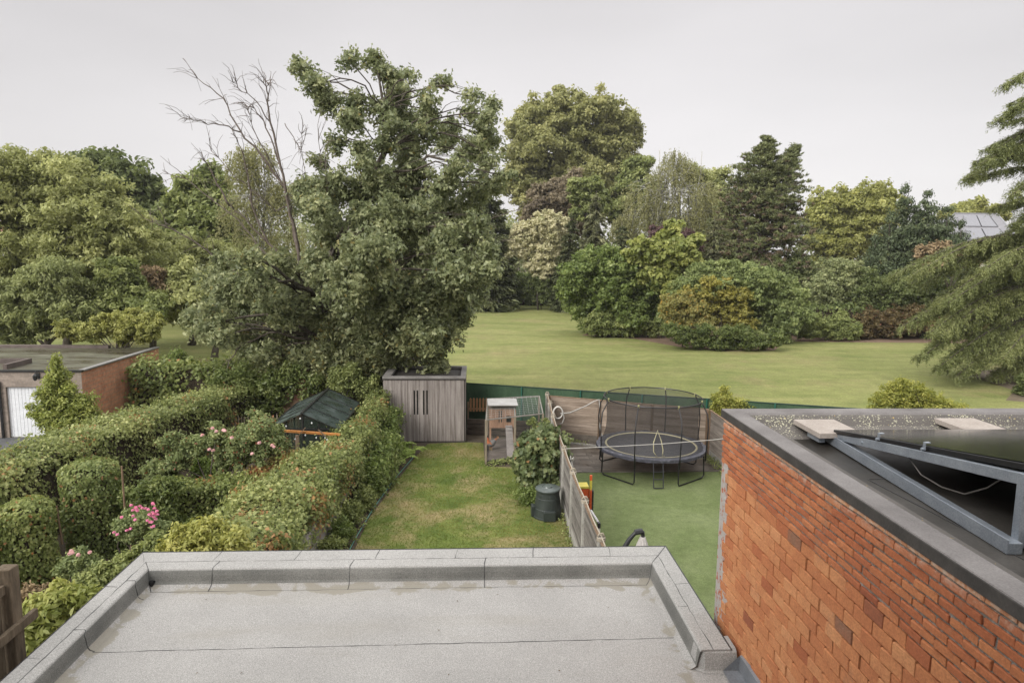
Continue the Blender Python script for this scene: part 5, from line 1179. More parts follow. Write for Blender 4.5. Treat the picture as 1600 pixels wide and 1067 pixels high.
L_mid2 = leaf_mat('fresh_leaf', (0.06, 0.085, 0.026), (0.11, 0.14, 0.045), (0.18, 0.21, 0.08), rough=0.5)
L_lime = leaf_mat('lime_leaf', (0.085, 0.105, 0.035), (0.15, 0.17, 0.06), (0.24, 0.255, 0.11), rough=0.45)
L_cream = leaf_mat('cream_blossom', (0.30, 0.30, 0.15), (0.52, 0.49, 0.31), (0.66, 0.62, 0.44), rough=0.7)
L_purple = leaf_mat('purple_leaf', (0.028, 0.018, 0.022), (0.046, 0.030, 0.038), (0.070, 0.048, 0.058), rough=0.6)
L_pgrey = leaf_mat('purple_grey_leaf', (0.048, 0.044, 0.038), (0.086, 0.080, 0.066), (0.135, 0.125, 0.105), rough=0.6)
L_blue = leaf_mat('blue_green_leaf', (0.050, 0.074, 0.034), (0.088, 0.120, 0.056), (0.140, 0.178, 0.088), rough=0.55)
L_gold = leaf_mat('gold_leaf', (0.078, 0.086, 0.028), (0.130, 0.136, 0.042), (0.20, 0.195, 0.062), rough=0.5)
L_con = leaf_mat('conifer_needle', (0.024, 0.034, 0.018), (0.046, 0.060, 0.034), (0.085, 0.102, 0.060), rough=0.6, trans=0.12)
L_cong = leaf_mat('grey_needle', (0.044, 0.054, 0.036), (0.078, 0.092, 0.062), (0.125, 0.140, 0.098), rough=0.6, trans=0.12)
L_pine = leaf_mat('pine_needle', (0.030, 0.042, 0.020), (0.058, 0.074, 0.036), (0.095, 0.112, 0.058), accent=(0.14, 0.105, 0.065), rough=0.6, trans=0.12)
L_brownpine = leaf_mat('brown_needle', (0.050, 0.040, 0.026), (0.085, 0.068, 0.044), (0.125, 0.105, 0.068), rough=0.7, trans=0.12)
L_cedar = leaf_mat('cedar_needle', (0.038, 0.052, 0.022), (0.072, 0.092, 0.042), (0.128, 0.150, 0.074), rough=0.55, trans=0.18)
L_cyp = leaf_mat('cypress_leaf', (0.018, 0.030, 0.018), (0.036, 0.054, 0.032), (0.064, 0.086, 0.054), accent=(0.20, 0.18, 0.06), rough=0.55, trans=0.15, afrac=0.95)
L_thuja = leaf_mat('thuja_leaf', (0.062, 0.082, 0.020), (0.12, 0.14, 0.036), (0.20, 0.21, 0.065), rough=0.55)
L_bunk = leaf_mat('rusty_twig', (0.066, 0.052, 0.036), (0.105, 0.085, 0.060), (0.145, 0.122, 0.09), rough=0.8, trans=0.1)
L_ivy = leaf_mat('hedge_leaf', (0.036, 0.054, 0.018), (0.082, 0.110, 0.042), (0.16, 0.190, 0.088), accent=(0.38, 0.18, 0.075), rough=0.45)
L_ivy2 = leaf_mat('hedge_leaf_light', (0.040, 0.058, 0.022), (0.098, 0.126, 0.055), (0.190, 0.220, 0.118), accent=(0.38, 0.22, 0.10), rough=0.42)
L_ivyc = leaf_mat('column_ivy', (0.034, 0.052, 0.020), (0.072, 0.100, 0.040), (0.135, 0.165, 0.078), accent=(0.30, 0.17, 0.08), rough=0.4)
L_ivyd = leaf_mat('dark_ivy', (0.026, 0.042, 0.016), (0.056, 0.080, 0.030), (0.102, 0.130, 0.056), accent=(0.19, 0.17, 0.09), rough=0.4)
L_laurel = leaf_mat('laurel_leaf', (0.032, 0.052, 0.018), (0.066, 0.098, 0.035), (0.125, 0.165, 0.070), rough=0.4)
L_rose = leaf_mat('rose_leaf', (0.045, 0.068, 0.034), (0.090, 0.122, 0.062), (0.150, 0.185, 0.100), accent=(0.30, 0.13, 0.07), rough=0.5, afrac=0.94)
L_fig = leaf_mat('maple_leaf', (0.022, 0.036, 0.018), (0.056, 0.080, 0.042), (0.125, 0.155, 0.090), accent=(0.33, 0.18, 0.08), rough=0.35)
L_fern = leaf_mat('fern_leaf', (0.055, 0.090, 0.026), (0.105, 0.155, 0.050), (0.165, 0.225, 0.085), rough=0.5)
petal = lambda n, c: leaf_mat(n, tuple(q*0.7 for q in c), c, tuple(min(0.9, q*1.25) for q in c), rough=0.6, trans=0.3)
P_pink = petal('pink_petal', (0.72, 0.30, 0.44)); P_pale = petal('pale_pink_petal', (0.68, 0.45, 0.44)); P_white = petal('white_petal', (0.66, 0.62, 0.56))

# ---- far woodland that closes the view
def band(name, label, specs, mat, seed, leaf=0.8, dens=6.0, kind=None, cat='woodland', Y=125):
    rng = np.random.default_rng(seed); bl = []
    for x0, x1, ytop, ybot, r in specs:
        n = int((x1-x0)/(r*0.85))
        for i in range(n+1):
            px = x0+(x1-x0)*i/max(n, 1)+rng.normal()*r*0.2; yy = Y+rng.uniform(-6, 8)
            k = max(1, int((ybot-ytop)/(r*1.1)))
            for j in range(k+1): 
                rr = r*rng.uniform(0.8, 1.15); c = A(px+rng.normal()*r*0.2, ytop+rr*0.8+(ybot-ytop-rr)*j/max(k, 1)+rng.normal()*r*0.15, yy); w = rr*yy/1067
                bl.append([c[0], c[1], max(c[2], w*0.5), w, w, w*0.9])
    ar = sum(4*3.14*b[3]**2 for b in bl); n = int(ar*dens/(leaf**2*1.2)*0.16)
    C, out, T, cc = crown_points(rng, bl, n, 2.6, 0.75, 0.2); N_, D = orient(rng, out); s_ = leaf*rng.uniform(0.6, 1.3, len(C))
    o = leaves(name, mat, C, N_, D, s_, s_*0.65, T, None); tag(o, label, cat, kind=kind or 'stuff'); return o
band('far_woodland', 'distant belt of grey green trees closing the view behind the park', [(-120, 260, 330, 430, 30), (260, 520, 345, 440, 28), (520, 800, 330, 440, 30), (800, 1140, 340, 430, 30), (1260, 1500, 345, 420, 26), (1480, 1720, 350, 410, 22)], L_grey, 7, 0.75, Y=132)

# ---- left side trees
tree('honey_locust', 'broad feathery olive green tree filling the left edge of the skyline', 'tree',
     [(0, 270, 45), (20, 300, 60), (75, 280, 40), (110, 300, 42), (150, 330, 48), (60, 350, 60), (110, 380, 60), (180, 370, 50), (220, 420, 45), (150, 440, 55), (20, 410, 60), (70, 440, 50), (235, 470, 32), (-40, 330, 60), (200, 465, 40), (-30, 430, 50)],
     46, None, L_olive, 52000, 0.30, 0.85, 11, trunk_r=0.28, rag=1.4, sub=4, twigs=50, aspect=0.42, inner=0.10, flat=0.55)
tree('dark_oak', 'dark green rounded tree rising behind the feathery trees at left', 'tree', [(135, 268, 26), (165, 262, 26), (200, 280, 28), (222, 305, 24), (185, 315, 35), (230, 345, 30), (205, 350, 40), (140, 320, 40), (250, 370, 24), (240, 400, 30)], 74, None, L_dark, 16000, 0.5, 1.3, 12, aspect=0.6, sub=2)
tree('ash_tree', 'mid green tree with a domed crown left of the dead branches', 'tree', [(300, 300, 28), (330, 290, 24), (285, 335, 30), (335, 335, 35), (300, 375, 40), (350, 380, 40), (265, 380, 26), (370, 420, 40), (300, 425, 45), (255, 415, 24)], 64, None, L_mid, 20000, 0.45, 1.1, 13, sub=2, twigs=20)
weeping('weeping_birch', 'tall thin weeping birch behind the dead branches', 'birch', [(378, 250, 22), (405, 245, 24), (395, 290, 30), (420, 320, 32), (375, 330, 30), (440, 300, 20), (445, 370, 30), (400, 380, 35)], 58, MATS.get('birch_leaf') or leaf_mat('birch_leaf', (0.066, 0.076, 0.042), (0.104, 0.116, 0.066), (0.150, 0.163, 0.098), rough=0.6), 20000, 3, 0.20, 3.0, trunks=((0, 0.3), (0.8, -0.4)))
tree('hawthorn', 'grey green bushy tree in front of the feathery trees, above the garage', 'tree', [(40, 455, 32), (85, 440, 35), (15, 490, 30), (70, 490, 38), (115, 475, 36), (140, 505, 28), (30, 520, 28)], 40, None, leaf_mat('sumac_leaf', (0.064, 0.084, 0.042), (0.112, 0.140, 0.074), (0.178, 0.212, 0.120), rough=0.55), 20000, 0.26, 0.6, 14, aspect=0.35, sub=3, flat=0.5)
tree('elder', 'yellowish green small tree right of the grey green one, above the garage roof', 'tree', [(180, 440, 30), (210, 470, 30), (165, 480, 30), (235, 490, 25), (195, 500, 24)], 41, None, L_mid, 14000, 0.24, 0.6, 15, sub=3, accent=0.0)
tree('hazel', 'olive shrub like tree between the lawn and the oak foliage at left', 'tree', [(285, 440, 30), (265, 470, 28), (310, 465, 28), (345, 450, 30), (370, 480, 30), (400, 450, 30)], 44, None, L_olive, 16000, 0.26, 0.7, 16, sub=3)
tree('dead_looking_shrub', 'brownish sparse shrub among the green trees left of the oak', 'shrub', [(240, 430, 16), (225, 445, 16), (255, 455, 14), (215, 465, 14)], 43, None, L_bunk, 2500, 0.22, 0.5, 17, sub=6, twigs=20, inner=0.02)
tree('garage_roof_shrub', 'bright yellow green shrub spilling over the back of the garage roof', 'shrub', [(150, 515, 16), (175, 505, 18), (205, 505, 20), (235, 510, 18), (125, 520, 14), (190, 522, 16), (222, 522, 16), (100, 512, 12)], 33.4, (-17.0, 33.6, 0), L_yellow, 12000, 0.15, 0.28, 18, sub=3, trunk_r=0.08, aspect=0.5)
bush('garage_bush', 'light green pointed bush growing in front of the white garage door', (A(95, 650, 25.6)[0], 25.6, 0), 1.3, 3.0, L_mid2, 12000, 0.12, 5, rc=0.22, aspect=0.5,
     blobs=[[*A(94, 590, 25.6), 0.42, 0.42, 0.5], [*A(97, 618, 25.6), 0.62, 0.6, 0.5], [*A(80, 642, 25.6), 0.65, 0.6, 0.5], [*A(115, 635, 25.6), 0.75, 0.6, 0.6], [*A(92, 660, 25.4), 0.95, 0.7, 0.55], [*A(137, 655, 25.8), 0.5, 0.5, 0.4], [*A(80, 612, 25.6), 0.5, 0.5, 0.4], [*A(90, 570, 25.6), 0.18, 0.18, 0.35]])
tree('field_maple', 'soft green tree mass in the dip between the left trees and the oak', 'tree', [(215, 395, 24), (245, 400, 22), (275, 400, 26), (310, 405, 28), (345, 400, 26), (230, 430, 26), (265, 440, 28), (300, 435, 28), (340, 440, 28), (380, 430, 28), (210, 460, 22), (420, 430, 24), (250, 470, 20), (290, 470, 20)], 53, None, L_olive, 24000, 0.3, 0.8, 19, sub=2, aspect=0.45)

# ---- big oak
rng = np.random.default_rng(42)
OY = 29.0
oak_px = [(475, 112, 22), (492, 135, 22), (510, 160, 24), (545, 95, 18), (585, 95, 20), (605, 118, 22), (625, 150, 22), (668, 150, 18), (690, 128, 15), (672, 180, 22), (560, 165, 22), (545, 190, 24), (590, 175, 22), (615, 195, 22),
          (640, 190, 26), (525, 225, 20), (665, 215, 26), (600, 225, 20), (570, 260, 22), (740, 152, 14), (735, 175, 18), (765, 180, 16), (755, 205, 22), (740, 235, 24), (765, 250, 20), (720, 265, 22), (640, 250, 22),
          (530, 285, 24), (495, 255, 16), (480, 290, 22), (560, 300, 28), (600, 285, 30), (640, 295, 34), (690, 290, 26), (500, 325, 22), (475, 320, 14), (660, 335, 36), (610, 340, 36), (560, 345, 28), (705, 330, 30), (745, 300, 24), (510, 360, 24),
          (770, 290, 16), (530, 390, 32), (580, 400, 42), (640, 395, 45), (700, 380, 36), (740, 350, 22), (750, 410, 26), (715, 430, 34), (500, 420, 26), (550, 450, 44), (610, 465, 46), (670, 465, 44), (700, 490, 30), (480, 460, 30),
          (430, 440, 28), (395, 440, 26), (360, 450, 22), (450, 480, 34), (410, 480, 36), (365, 480, 32), (330, 500, 28), (300, 495, 14), (395, 520, 36), (440, 530, 36), (352, 528, 16), (318, 520, 12), (490, 520, 42), (545, 525, 46), (600, 525, 46), (655, 525, 38),
          (690, 530, 24), (705, 515, 16), (500, 570, 36), (550, 580, 36), (600, 570, 30), (640, 560, 26), (455, 575, 26), (680, 558, 18), (688, 574, 9), (670, 575, 12), (420, 560, 22), (390, 555, 16), (330, 440, 18), (345, 410, 14), (385, 405, 14),
          (735, 375, 24), (760, 395, 20), (755, 425, 20), (725, 455, 24), (745, 465, 14), (700, 450, 30), (715, 490, 18), (440, 410, 18), (560, 230, 16), (650, 265, 20), (610, 300, 26), (520, 320, 22), (770, 225, 14), (790, 275, 12), (500, 140, 12), (640, 120, 14)]
rng.shuffle(oak_px)
ok = thing('oak_tree', 'large oak tree with dead bare limbs on its left, standing behind the shed and greenhouse', 'tree', (-6.0, 29.2, 0))
cs = []
for px, py, r in oak_px:
    core = 1-min(1, abs(py-400)/330); dep = (1.2+3.4*core)
    dy = rng.uniform(-dep, dep*0.5) if py > 300 else rng.uniform(-1.6, 1.6)
    if py > 545: dy = rng.uniform(-1.2, 0.6)
    if px > 660 and py > 540: dy = -1.4
    c = A(px, py, OY+dy); w = (0.74 if py < 270 else 0.9 if py < 400 else 1.0)*r*(OY+dy)/1067; cs.append([*c, w, w, w*0.9])
cs = np.array(cs)
# hidden depth: more foliage masses inside and behind
for k in range(26):
    j = rng.integers(28, len(cs)); c = cs[j].copy(); c[1] += rng.uniform(1.5, 4.5); c[0] += rng.normal()*0.6; c[3:6] *= 1.1; cs = np.vstack([cs, c])
nb_ = len(cs)
C, out, T, cc = crown_points(rng, cs, 150000, 0.24, 0.7, 0.13, rag=2.1)
C = C+rng.normal(size=C.shape)*0.10
T = np.where(rng.random(len(T)) < 0.012, 0.99, T)
T = np.where(C[:, 2] < 4.5, np.clip(T+0.12*(T < 0.9), 0, 0.99), T)
N_, D = orient(rng, out, 0.7, 0.6, 0.35); s_ = 0.185*rng.uniform(0.65, 1.35, len(C))
leaves('crown', L_oak, C, N_, D, s_, s_*0.55, T, ok, 'lobed')
mb = MB(); b0 = np.array([-5.75, 29.3, -0.1]); fk = np.array(A(485, 450, 29.2)); 
path = [b0, b0+(0.05, 0, 1.3), np.array(A(530, 540, 29.3)), np.array(A(505, 480, 29.3)), np.array(A(520, 400, 29.2)), np.array(A(560, 320, 29.1)), np.array(A(600, 240, 29.0)), np.array(A(600, 170, 29)), np.array(A(590, 110, 29))]
mb.tube(path, [0.42, 0.36, 0.32, 0.29, 0.24, 0.18, 0.12, 0.07, 0.03], 10)
pth = np.array(path)
for c in cs[:len(oak_px)]:
    cand = [i for i in range(2, 8) if pth[i][2] < c[2]+0.3] or [2]
    i = min(cand, key=lambda i: np.linalg.norm(pth[i]-c[:3])-0.5*(c[2]-pth[i][2] > 0))
    Ld = np.linalg.norm(c[:3]-pth[i]); r0 = min(0.10, 0.022+0.013*Ld)*(0.6 if c[2] > 11 else 1)
    pts = limb(mb, pth[i], c[:3], r0, 0.02, rng, 0.10, 6, 6)
    for _ in range(3): limb(mb, pts[rng.integers(3, 6)], c[:3]+sphere(rng, 1)[0]*c[3:6]*1.05, 0.018, 0.006, rng, 0.15, 4, 4)
mb.build('trunk', bark(), ok, smooth=True)
m_deadw = surf('dead_wood', [(0, (0.07, 0.052, 0.040)), (0.5, (0.125, 0.098, 0.080)), (1, (0.20, 0.17, 0.145))], 3, 0.85, (2, 2, 2), 0.6)
dead = [([(489, 462), (469, 422), (462, 370), (451, 322), (438, 259), (422, 191), (419, 149), (412, 123)], 0.105), ([(467, 415), (458, 350), (446, 296), (409, 244), (377, 207), (349, 154), (309, 123)], 0.08),
        ([(377, 207), (351, 196), (314, 189), (283, 183)], 0.035), ([(470, 430), (419, 380), (398, 333), (388, 286), (377, 233), (362, 202)], 0.06), ([(359, 322), (338, 286), (314, 238)], 0.05), ([(419, 380), (390, 350), (359, 322)], 0.05),
        ([(478, 435), (414, 395), (372, 343), (299, 286), (254, 267)], 0.045), ([(415, 450), (346, 412), (314, 385), (272, 359), (225, 341)], 0.06), ([(422, 191), (400, 158), (372, 138), (366, 128)], 0.03), ([(438, 259), (415, 200), (398, 170), (372, 160)], 0.04),
        ([(446, 296), (420, 250), (395, 200), (385, 165)], 0.035), ([(451, 322), (430, 330), (400, 300), (370, 280), (330, 236)], 0.025), ([(462, 222), (470, 235), (473, 200)], 0.012), ([(445, 193), (462, 222), (472, 240), (480, 300)], 0.02), ([(500, 330), (500, 270), (497, 205)], 0.022), ([(412, 123), (421, 135)], 0.01),
        ([(520, 380), (512, 320), (508, 250)], 0.022), ([(700, 400), (745, 350), (800, 330), (830, 322)], 0.03), ([(700, 430), (760, 380), (805, 375)], 0.025), ([(470, 520), (420, 520), (370, 545), (350, 585), (353, 620)], 0.045), ([(500, 570), (440, 540), (395, 560), (390, 600)], 0.03)]
for pts, r0 in dead:
    mb = MB()
    n = len(pts); off = rng.uniform(-0.8, 0.4); P3 = [np.array(A(x, y, 29.0+(-0.5+off)*(i/max(n-1, 1)))) for i, (x, y) in enumerate(pts)]
    fine = [P3[0]]
    for a, b in zip(P3[:-1], P3[1:]):
        for t in (0.25, 0.5, 0.75, 1.0): fine.append(a+(b-a)*t+rng.normal(size=3)*0.03*(t < 1))
    m_ = len(fine); mb.tube(fine, [max(0.012, 0.95*r0*(1-0.85*i/m_)) for i in range(m_)], 6)
    for k in range(int(4+m_*0.8)):
        i = rng.integers(m_//3, m_); a = fine[i]; d = fine[min(i+1, m_-1)]-fine[max(i-1, 0)]; d = d/np.linalg.norm(d)
        e = a+(d*rng.uniform(0.3, 0.8)+rng.normal(size=3)*0.3)*rng.uniform(0.35, 1.25)
        q = limb(mb, a, e, 0.013, 0.006, rng, 0.1, 4, 4)
        if rng.random() < 0.5: limb(mb, q[2], e+rng.normal(size=3)*0.3, 0.009, 0.005, rng, 0.1, 3, 4)
    mb.build('dead_limb', m_deadw, ok, smooth=True)


# ---- centre and right trees
tree('plane_tree', 'tallest pale olive plane tree rounding above the skyline behind the park', 'tree', [(820, 200, 26), (850, 180, 32), (890, 175, 30), (925, 180, 32), (965, 195, 28), (980, 220, 18), (815, 235, 26), (850, 225, 38), (900, 225, 42), (950, 230, 36), (980, 260, 22), (820, 275, 28), (860, 280, 36), (910, 275, 40), (960, 280, 34), (830, 310, 30), (890, 325, 34), (945, 320, 34), (800, 295, 16), (985, 300, 18)],
     116, None, L_plane, 42000, 0.62, 1.5, 21, depth=1.3, trunk_r=0.6, sub=5, twigs=80, inner=0.08, rag=1.5, low=0.6)
tree('lime_tree', 'mid green tree on the right shoulder of the tall plane tree', 'tree', [(1000, 262, 18), (985, 285, 22), (1010, 290, 20), (1000, 315, 26), (975, 325, 22), (1020, 325, 18)], 104, None, L_mid, 9000, 0.55, 1.3, 22, sub=2)
tree('copper_beech', 'dull purple grey crown below the plane tree', 'tree', [(900, 285, 16), (870, 295, 20), (850, 315, 22), (885, 315, 26), (915, 305, 16), (840, 335, 20), (880, 345, 26), (910, 340, 20), (860, 365, 22)], 96, None, L_pgrey, 14000, 0.5, 1.2, 23, aspect=0.6)
tree('robinia', 'light green small crown in front of the purple grey tree', 'tree', [(905, 292, 14), (925, 290, 15), (940, 305, 14), (910, 310, 14), (925, 325, 16), (900, 335, 10)], 90, None, L_mid, 6000, 0.42, 0.9, 24, flat=0.5)
conifer('dark_conifer', 'broad dark conifer directly right of the oak', 'conifer', 757, 245, 86, 62, L_con, 16000, 25, 0.75, 0.25, 0.62, 30)
conifer('dark_conifer', 'small dark conifer between the cream blossom tree and the grey spruce', 'conifer', 893, 330, 84, 34, L_con, 8000, 26, 0.6, 0.3, 0.7, 22)
conifer('grey_spruce', 'grey green spruce with drooping boughs in the middle of the tree line', 'conifer', 932, 298, 80, 42, L_cong, 15000, 27, 0.55, 0.75, 0.65, 26, aspect=0.34)
conifer('yew', 'dark rounded conifer right of the grey spruce', 'conifer', 972, 345, 79, 32, L_con, 7000, 28, 0.55, 0.3, 0.5, 18)
tree('flowering_chestnut', 'cream blossomed tree glowing against the dark conifers', 'tree', [(795, 388, 10), (803, 398, 12), (815, 360, 11), (880, 350, 8), (876, 410, 8), (850, 345, 15), (872, 345, 10), (833, 358, 15), (862, 365, 15), (812, 372, 12), (838, 382, 16), (868, 385, 11), (806, 388, 10), (850, 402, 15), (835, 418, 12), (862, 418, 12), (850, 430, 10), (868, 402, 10), (820, 392, 10), (845, 370, 16), (825, 375, 14), (855, 390, 16), (845, 410, 14), (800, 380, 8), (875, 370, 10), (860, 352, 12)], 86, None, L_cream, 32000, 0.34, 0.6, 29, aspect=0.6, up=0.9, inner=0.06, rag=1.2, trunk_r=0.12)
weeping('silver_birch', 'group of thin weeping birches with white stems in the middle of the skyline', 'birch', [(1055, 250, 20), (1035, 275, 26), (1075, 270, 26), (1000, 310, 30), (1030, 320, 34), (1070, 320, 34), (1100, 300, 22), (1000, 345, 30), (1045, 355, 34), (1085, 350, 28), (975, 350, 18), (1110, 340, 22)], 87, leaf_mat('birch_leaf', (0.066, 0.076, 0.042), (0.104, 0.116, 0.066), (0.150, 0.163, 0.098), rough=0.6), 30000, 31, 0.24, 4.2, trunks=((-2.5, 0.5), (0.3, 1.2), (1.5, 2.2), (-0.8, -1.0)), trunk_r=0.22)
tree('alder', 'olive yellow crown between the birches and the pine', 'tree', [(1085, 275, 18), (1110, 285, 20), (1128, 300, 16), (1105, 320, 26), (1130, 330, 22), (1100, 355, 28), (1125, 275, 12), (1135, 360, 24), (1090, 385, 24)], 92, None, L_olive, 14000, 0.45, 1.1, 32)
conifer('small_fir', 'small grey green fir before the pine trunk', 'conifer', 1117, 337, 70, 36, L_cong, 9000, 33, 0.5, 0.3, 0.55, 22)
tree('purple_plum', 'dark purple leaved shrub peeping above the island bed', 'shrub', [(1028, 368, 13), (1045, 362, 12), (1070, 375, 14), (1085, 380, 12), (1050, 380, 14)], 68, None, L_purple, 4500, 0.3, 0.6, 34)
# pine
py_ = 72.0; rng = np.random.default_rng(35)
pn = thing('black_pine', 'tall dark pine with a ragged top and brownish inner boughs right of centre', 'pine', (*A(1198, 400, py_)[:2], 0))
ax, ay, az = A(1198, 212, py_); bl = []; mb = MB(); mb.tube([(ax, ay, -0.1), (ax+0.1, ay, 8), (ax-0.1, ay, 14), (ax, ay, az)], [0.34, 0.27, 0.16, 0.03], 10)
l2 = np.array(A(1244, 232, py_)); mb.tube([(ax, ay, az*0.62), (ax+1.6, ay, az*0.76), tuple(l2)], [0.14, 0.1, 0.02], 8)
edge = [(212, 2), (225, 8), (245, 19), (270, 31), (300, 43), (330, 52), (360, 58), (400, 64), (440, 68), (480, 66)]
Cg = []; Dg = []; Tg = []; Ng = []
for w in range(62):
    t = (w+0.5)/62; yy = 214+t*270; rr = 1.42*np.interp(yy, [e[0] for e in edge], [e[1] for e in edge])*py_/1067
    zb = A(1198, yy, py_)[2]
    for b in range(5):
        a = rng.uniform(0, 6.28); L_ = rr*rng.uniform(0.55, 1.08); rise = 0.28*L_*(1-t*1.1)
        e = np.array([ax+math.cos(a)*L_, ay+math.sin(a)*L_, zb+rise]); pts = limb(mb, (ax, ay, zb-0.2*L_*(t < 0.4)), e, 0.05+0.03*t, 0.015, rng, 0.06, 4, 5)
        for k in range(int(9+26*t)):
            u = rng.uniform(0.2, 1.0)**0.7; c = pts[0]+(e-pts[0])*u+rng.normal(size=3)*np.array([0.22, 0.22, 0.08])*L_*0.55
            m_ = 20; q = sphere(rng, m_); q[:, 2] = np.abs(q[:, 2]); rad_ = 0.38*rng.uniform(0.6, 1.2)
            Cg.append(c+q*rad_*rng.random(m_)[:, None]*np.array([1, 1, 0.6])); Dg.append(q+np.array([math.cos(a)*0.7, math.sin(a)*0.7, 0.55])); Ng.append(rng.normal(size=(m_, 3)))
            brown = rng.random() < (0.05 if t < 0.35 else 0.42)*(1.35-u)
            Tg.append(np.where(brown, 0.99, np.clip(0.42+rng.normal()*0.13+rng.normal(size=m_)*0.1, 0, 0.85)))
for k in range(26):
    t = k/26; c0_ = l2+(np.array([ax+1.2, ay, az*0.70])-l2)*t
    for b in range(4):
        a = rng.uniform(0, 6.28); L_ = (0.3+2.2*t)*rng.uniform(0.6, 1.1); e = c0_+np.array([math.cos(a)*L_, math.sin(a)*L_, 0.35*L_]); limb(mb, c0_, e, 0.03, 0.01, rng, 0.05, 3, 4)
        for j in range(5):
            c = c0_+(e-c0_)*rng.uniform(0.4, 1)+rng.normal(size=3)*0.15; m_ = 16; q = sphere(rng, m_); q[:, 2] = np.abs(q[:, 2])
            Cg.append(c+q*0.3*rng.random(m_)[:, None]); Dg.append(q+np.array([math.cos(a)*0.6, math.sin(a)*0.6, 0.7])); Ng.append(rng.normal(size=(m_, 3))); Tg.append(np.clip(0.4+rng.normal(size=m_)*0.12, 0, 0.85))
C = np.concatenate(Cg); D = np.concatenate(Dg); N_ = np.concatenate(Ng); T = np.concatenate(Tg); s_ = 0.40*rng.uniform(0.6, 1.3, len(C))
leaves('crown', L_pine, C, N_, D, s_, s_*0.26, T, pn); mb.build('trunk', surf('pine_bark', [(0, (0.10, 0.07, 0.055)), (1, (0.22, 0.165, 0.135))], 3, 0.9, (2, 2, 0.6)), pn, smooth=True)
tree('undergrowth_tree', 'dim dark thicket beneath the black pine', 'shrub', [(1170, 440, 26), (1210, 430, 28), (1245, 450, 28), (1180, 470, 26), (1225, 480, 30), (1262, 480, 24), (1250, 420, 22), (1262, 440, 20)], 69, None, L_dark, 14000, 0.35, 0.8, 36, sub=2)
tree('golden_maple', 'yellow green domed tree to the right of the pine', 'tree', [(1290, 318, 20), (1315, 318, 24), (1345, 312, 24), (1375, 308, 20), (1392, 325, 20), (1285, 345, 24), (1320, 350, 30), (1360, 345, 30), (1275, 375, 20), (1310, 385, 28), (1345, 385, 26), (1270, 330, 10), (1298, 405, 20)], 96, None, L_yellow, 20000, 0.5, 1.1, 37, trunk_r=0.4, sub=3)
tree('tall_hedge_tree', 'yellowish treetops above the slate roof at the right', 'tree', [(1500, 332, 14), (1525, 328, 14), (1550, 332, 12), (1480, 336, 10), (1565, 336, 10)], 118, None, L_yellow, 5000, 0.6, 1.3, 38)
# cypress group
def cypress(name, label, Y, cols, n, seed, mat, leaf=0.32):
    rng = np.random.default_rng(seed); bl = []
    for px, ytop, ybot, r in cols:
        k = int((ybot-ytop)/(r*0.6))
        for j in range(k+1):
            f = j/max(k, 1); rr = r*(0.2+0.8*min(1, f*1.9)); c = A(px+rng.normal()*r*0.05, ytop+rr*0.6+(ybot-ytop)*f, Y+rng.uniform(-1, 1)); w = rr*Y/1067; bl.append([c[0], c[1], max(c[2], 0.5), w, w, w*1.1])
    root = thing(name, label, 'conifer', (bl[-1][0], bl[-1][1], 0)); C, out, T, cc = crown_points(rng, bl, n*2, 0.5, 1.0, 0.15, rag=0.8)
    T = np.where(rng.random(len(T)) < 0.006, 0.99, T); m_ = len(C); D = unit(out*np.array([1, 1, 0.4])+np.array([0, 0, 0.9])+rng.normal(size=(m_, 3))*0.3); N_ = unit(out+rng.normal(size=(m_, 3))*0.5); s_ = leaf*rng.uniform(0.6, 1.3, m_)
    leaves('crown', mat, C, N_, D, s_, s_*0.4, T, root)
    mb = MB()
    for px, ytop, ybot, r in cols: b = A(px, ybot, Y); t_ = A(px, ytop+r*0.4, Y); mb.tube([(b[0], b[1], -0.1), t_], [0.2, 0.03], 7)
    mb.build('trunk', bark(), root); return root
cypress('cypress', 'dark blue green cypress with several pointed tops left of the slate roof', 69, [(1418, 292, 440, 34), (1450, 298, 440, 36), (1390, 335, 440, 32), (1480, 325, 425, 30), (1368, 370, 440, 24), (1502, 350, 420, 18)], 40000, 39, L_cyp)
# far slate roofed house
hy = 100.0
hr_ = thing('slate_house', 'pale house with grey slate hipped roof and solar panels behind the cedar', 'house', (*A(1540, 380, hy)[:2], 0))
e0, e1, rl, rr_ = A(1475, 380, hy), A(1640, 383, hy), A(1506, 333, hy+4), A(1563, 333, hy+4)
ez = e0[2]; rz = rl[2]
s = MB(); s.box((e0[0]+0.4, hy+0.4, 0), (e1[0]-0.4, hy+9, ez)); s.build('wall', plain('cream_wall', (0.42, 0.40, 0.36), 0.8), hr_)
m_slate = surf('slate', [(0, (0.17, 0.165, 0.18)), (1, (0.24, 0.235, 0.25))], 1, 0.6, (0.3, 0.3, 14), fine=4)
R0, R1 = (e0[0]+4.5, hy+4.6, rz), (rr_[0], hy+4.6, rz); hx = e1[0]-4.2
s = MB(); a, b, c, d = (e0[0], hy, ez), (hx, hy, ez), (hx, hy+9.4, ez), (e0[0], hy+9.4, ez)
s.add([a, b, c, d, R0, R1], [(0, 1, 5, 4), (1, 2, 5), (2, 3, 4, 5), (3, 0, 4)]); s.build('roof', m_slate, hr_)
s = MB(); 
for k in range(9):
    f = (k+0.5)/9; pa_ = Vector(b).lerp(Vector(R1), f); pb_ = Vector(c).lerp(Vector(R1), f); s.bar(pa_+Vector((0.03, 0, 0.05)), pb_+Vector((0.03, 0, 0.05)), 0.12, 0.06)
s.build('slate_course', plain('slate_pale', (0.30, 0.295, 0.32), 0.6), hr_)
s = MB(); s.bar(b, R1, 0.25, 0.15); s.bar(R0, R1, 0.25, 0.15); s.build('ridge', plain('ridge_grey', (0.28, 0.28, 0.30), 0.6), hr_)
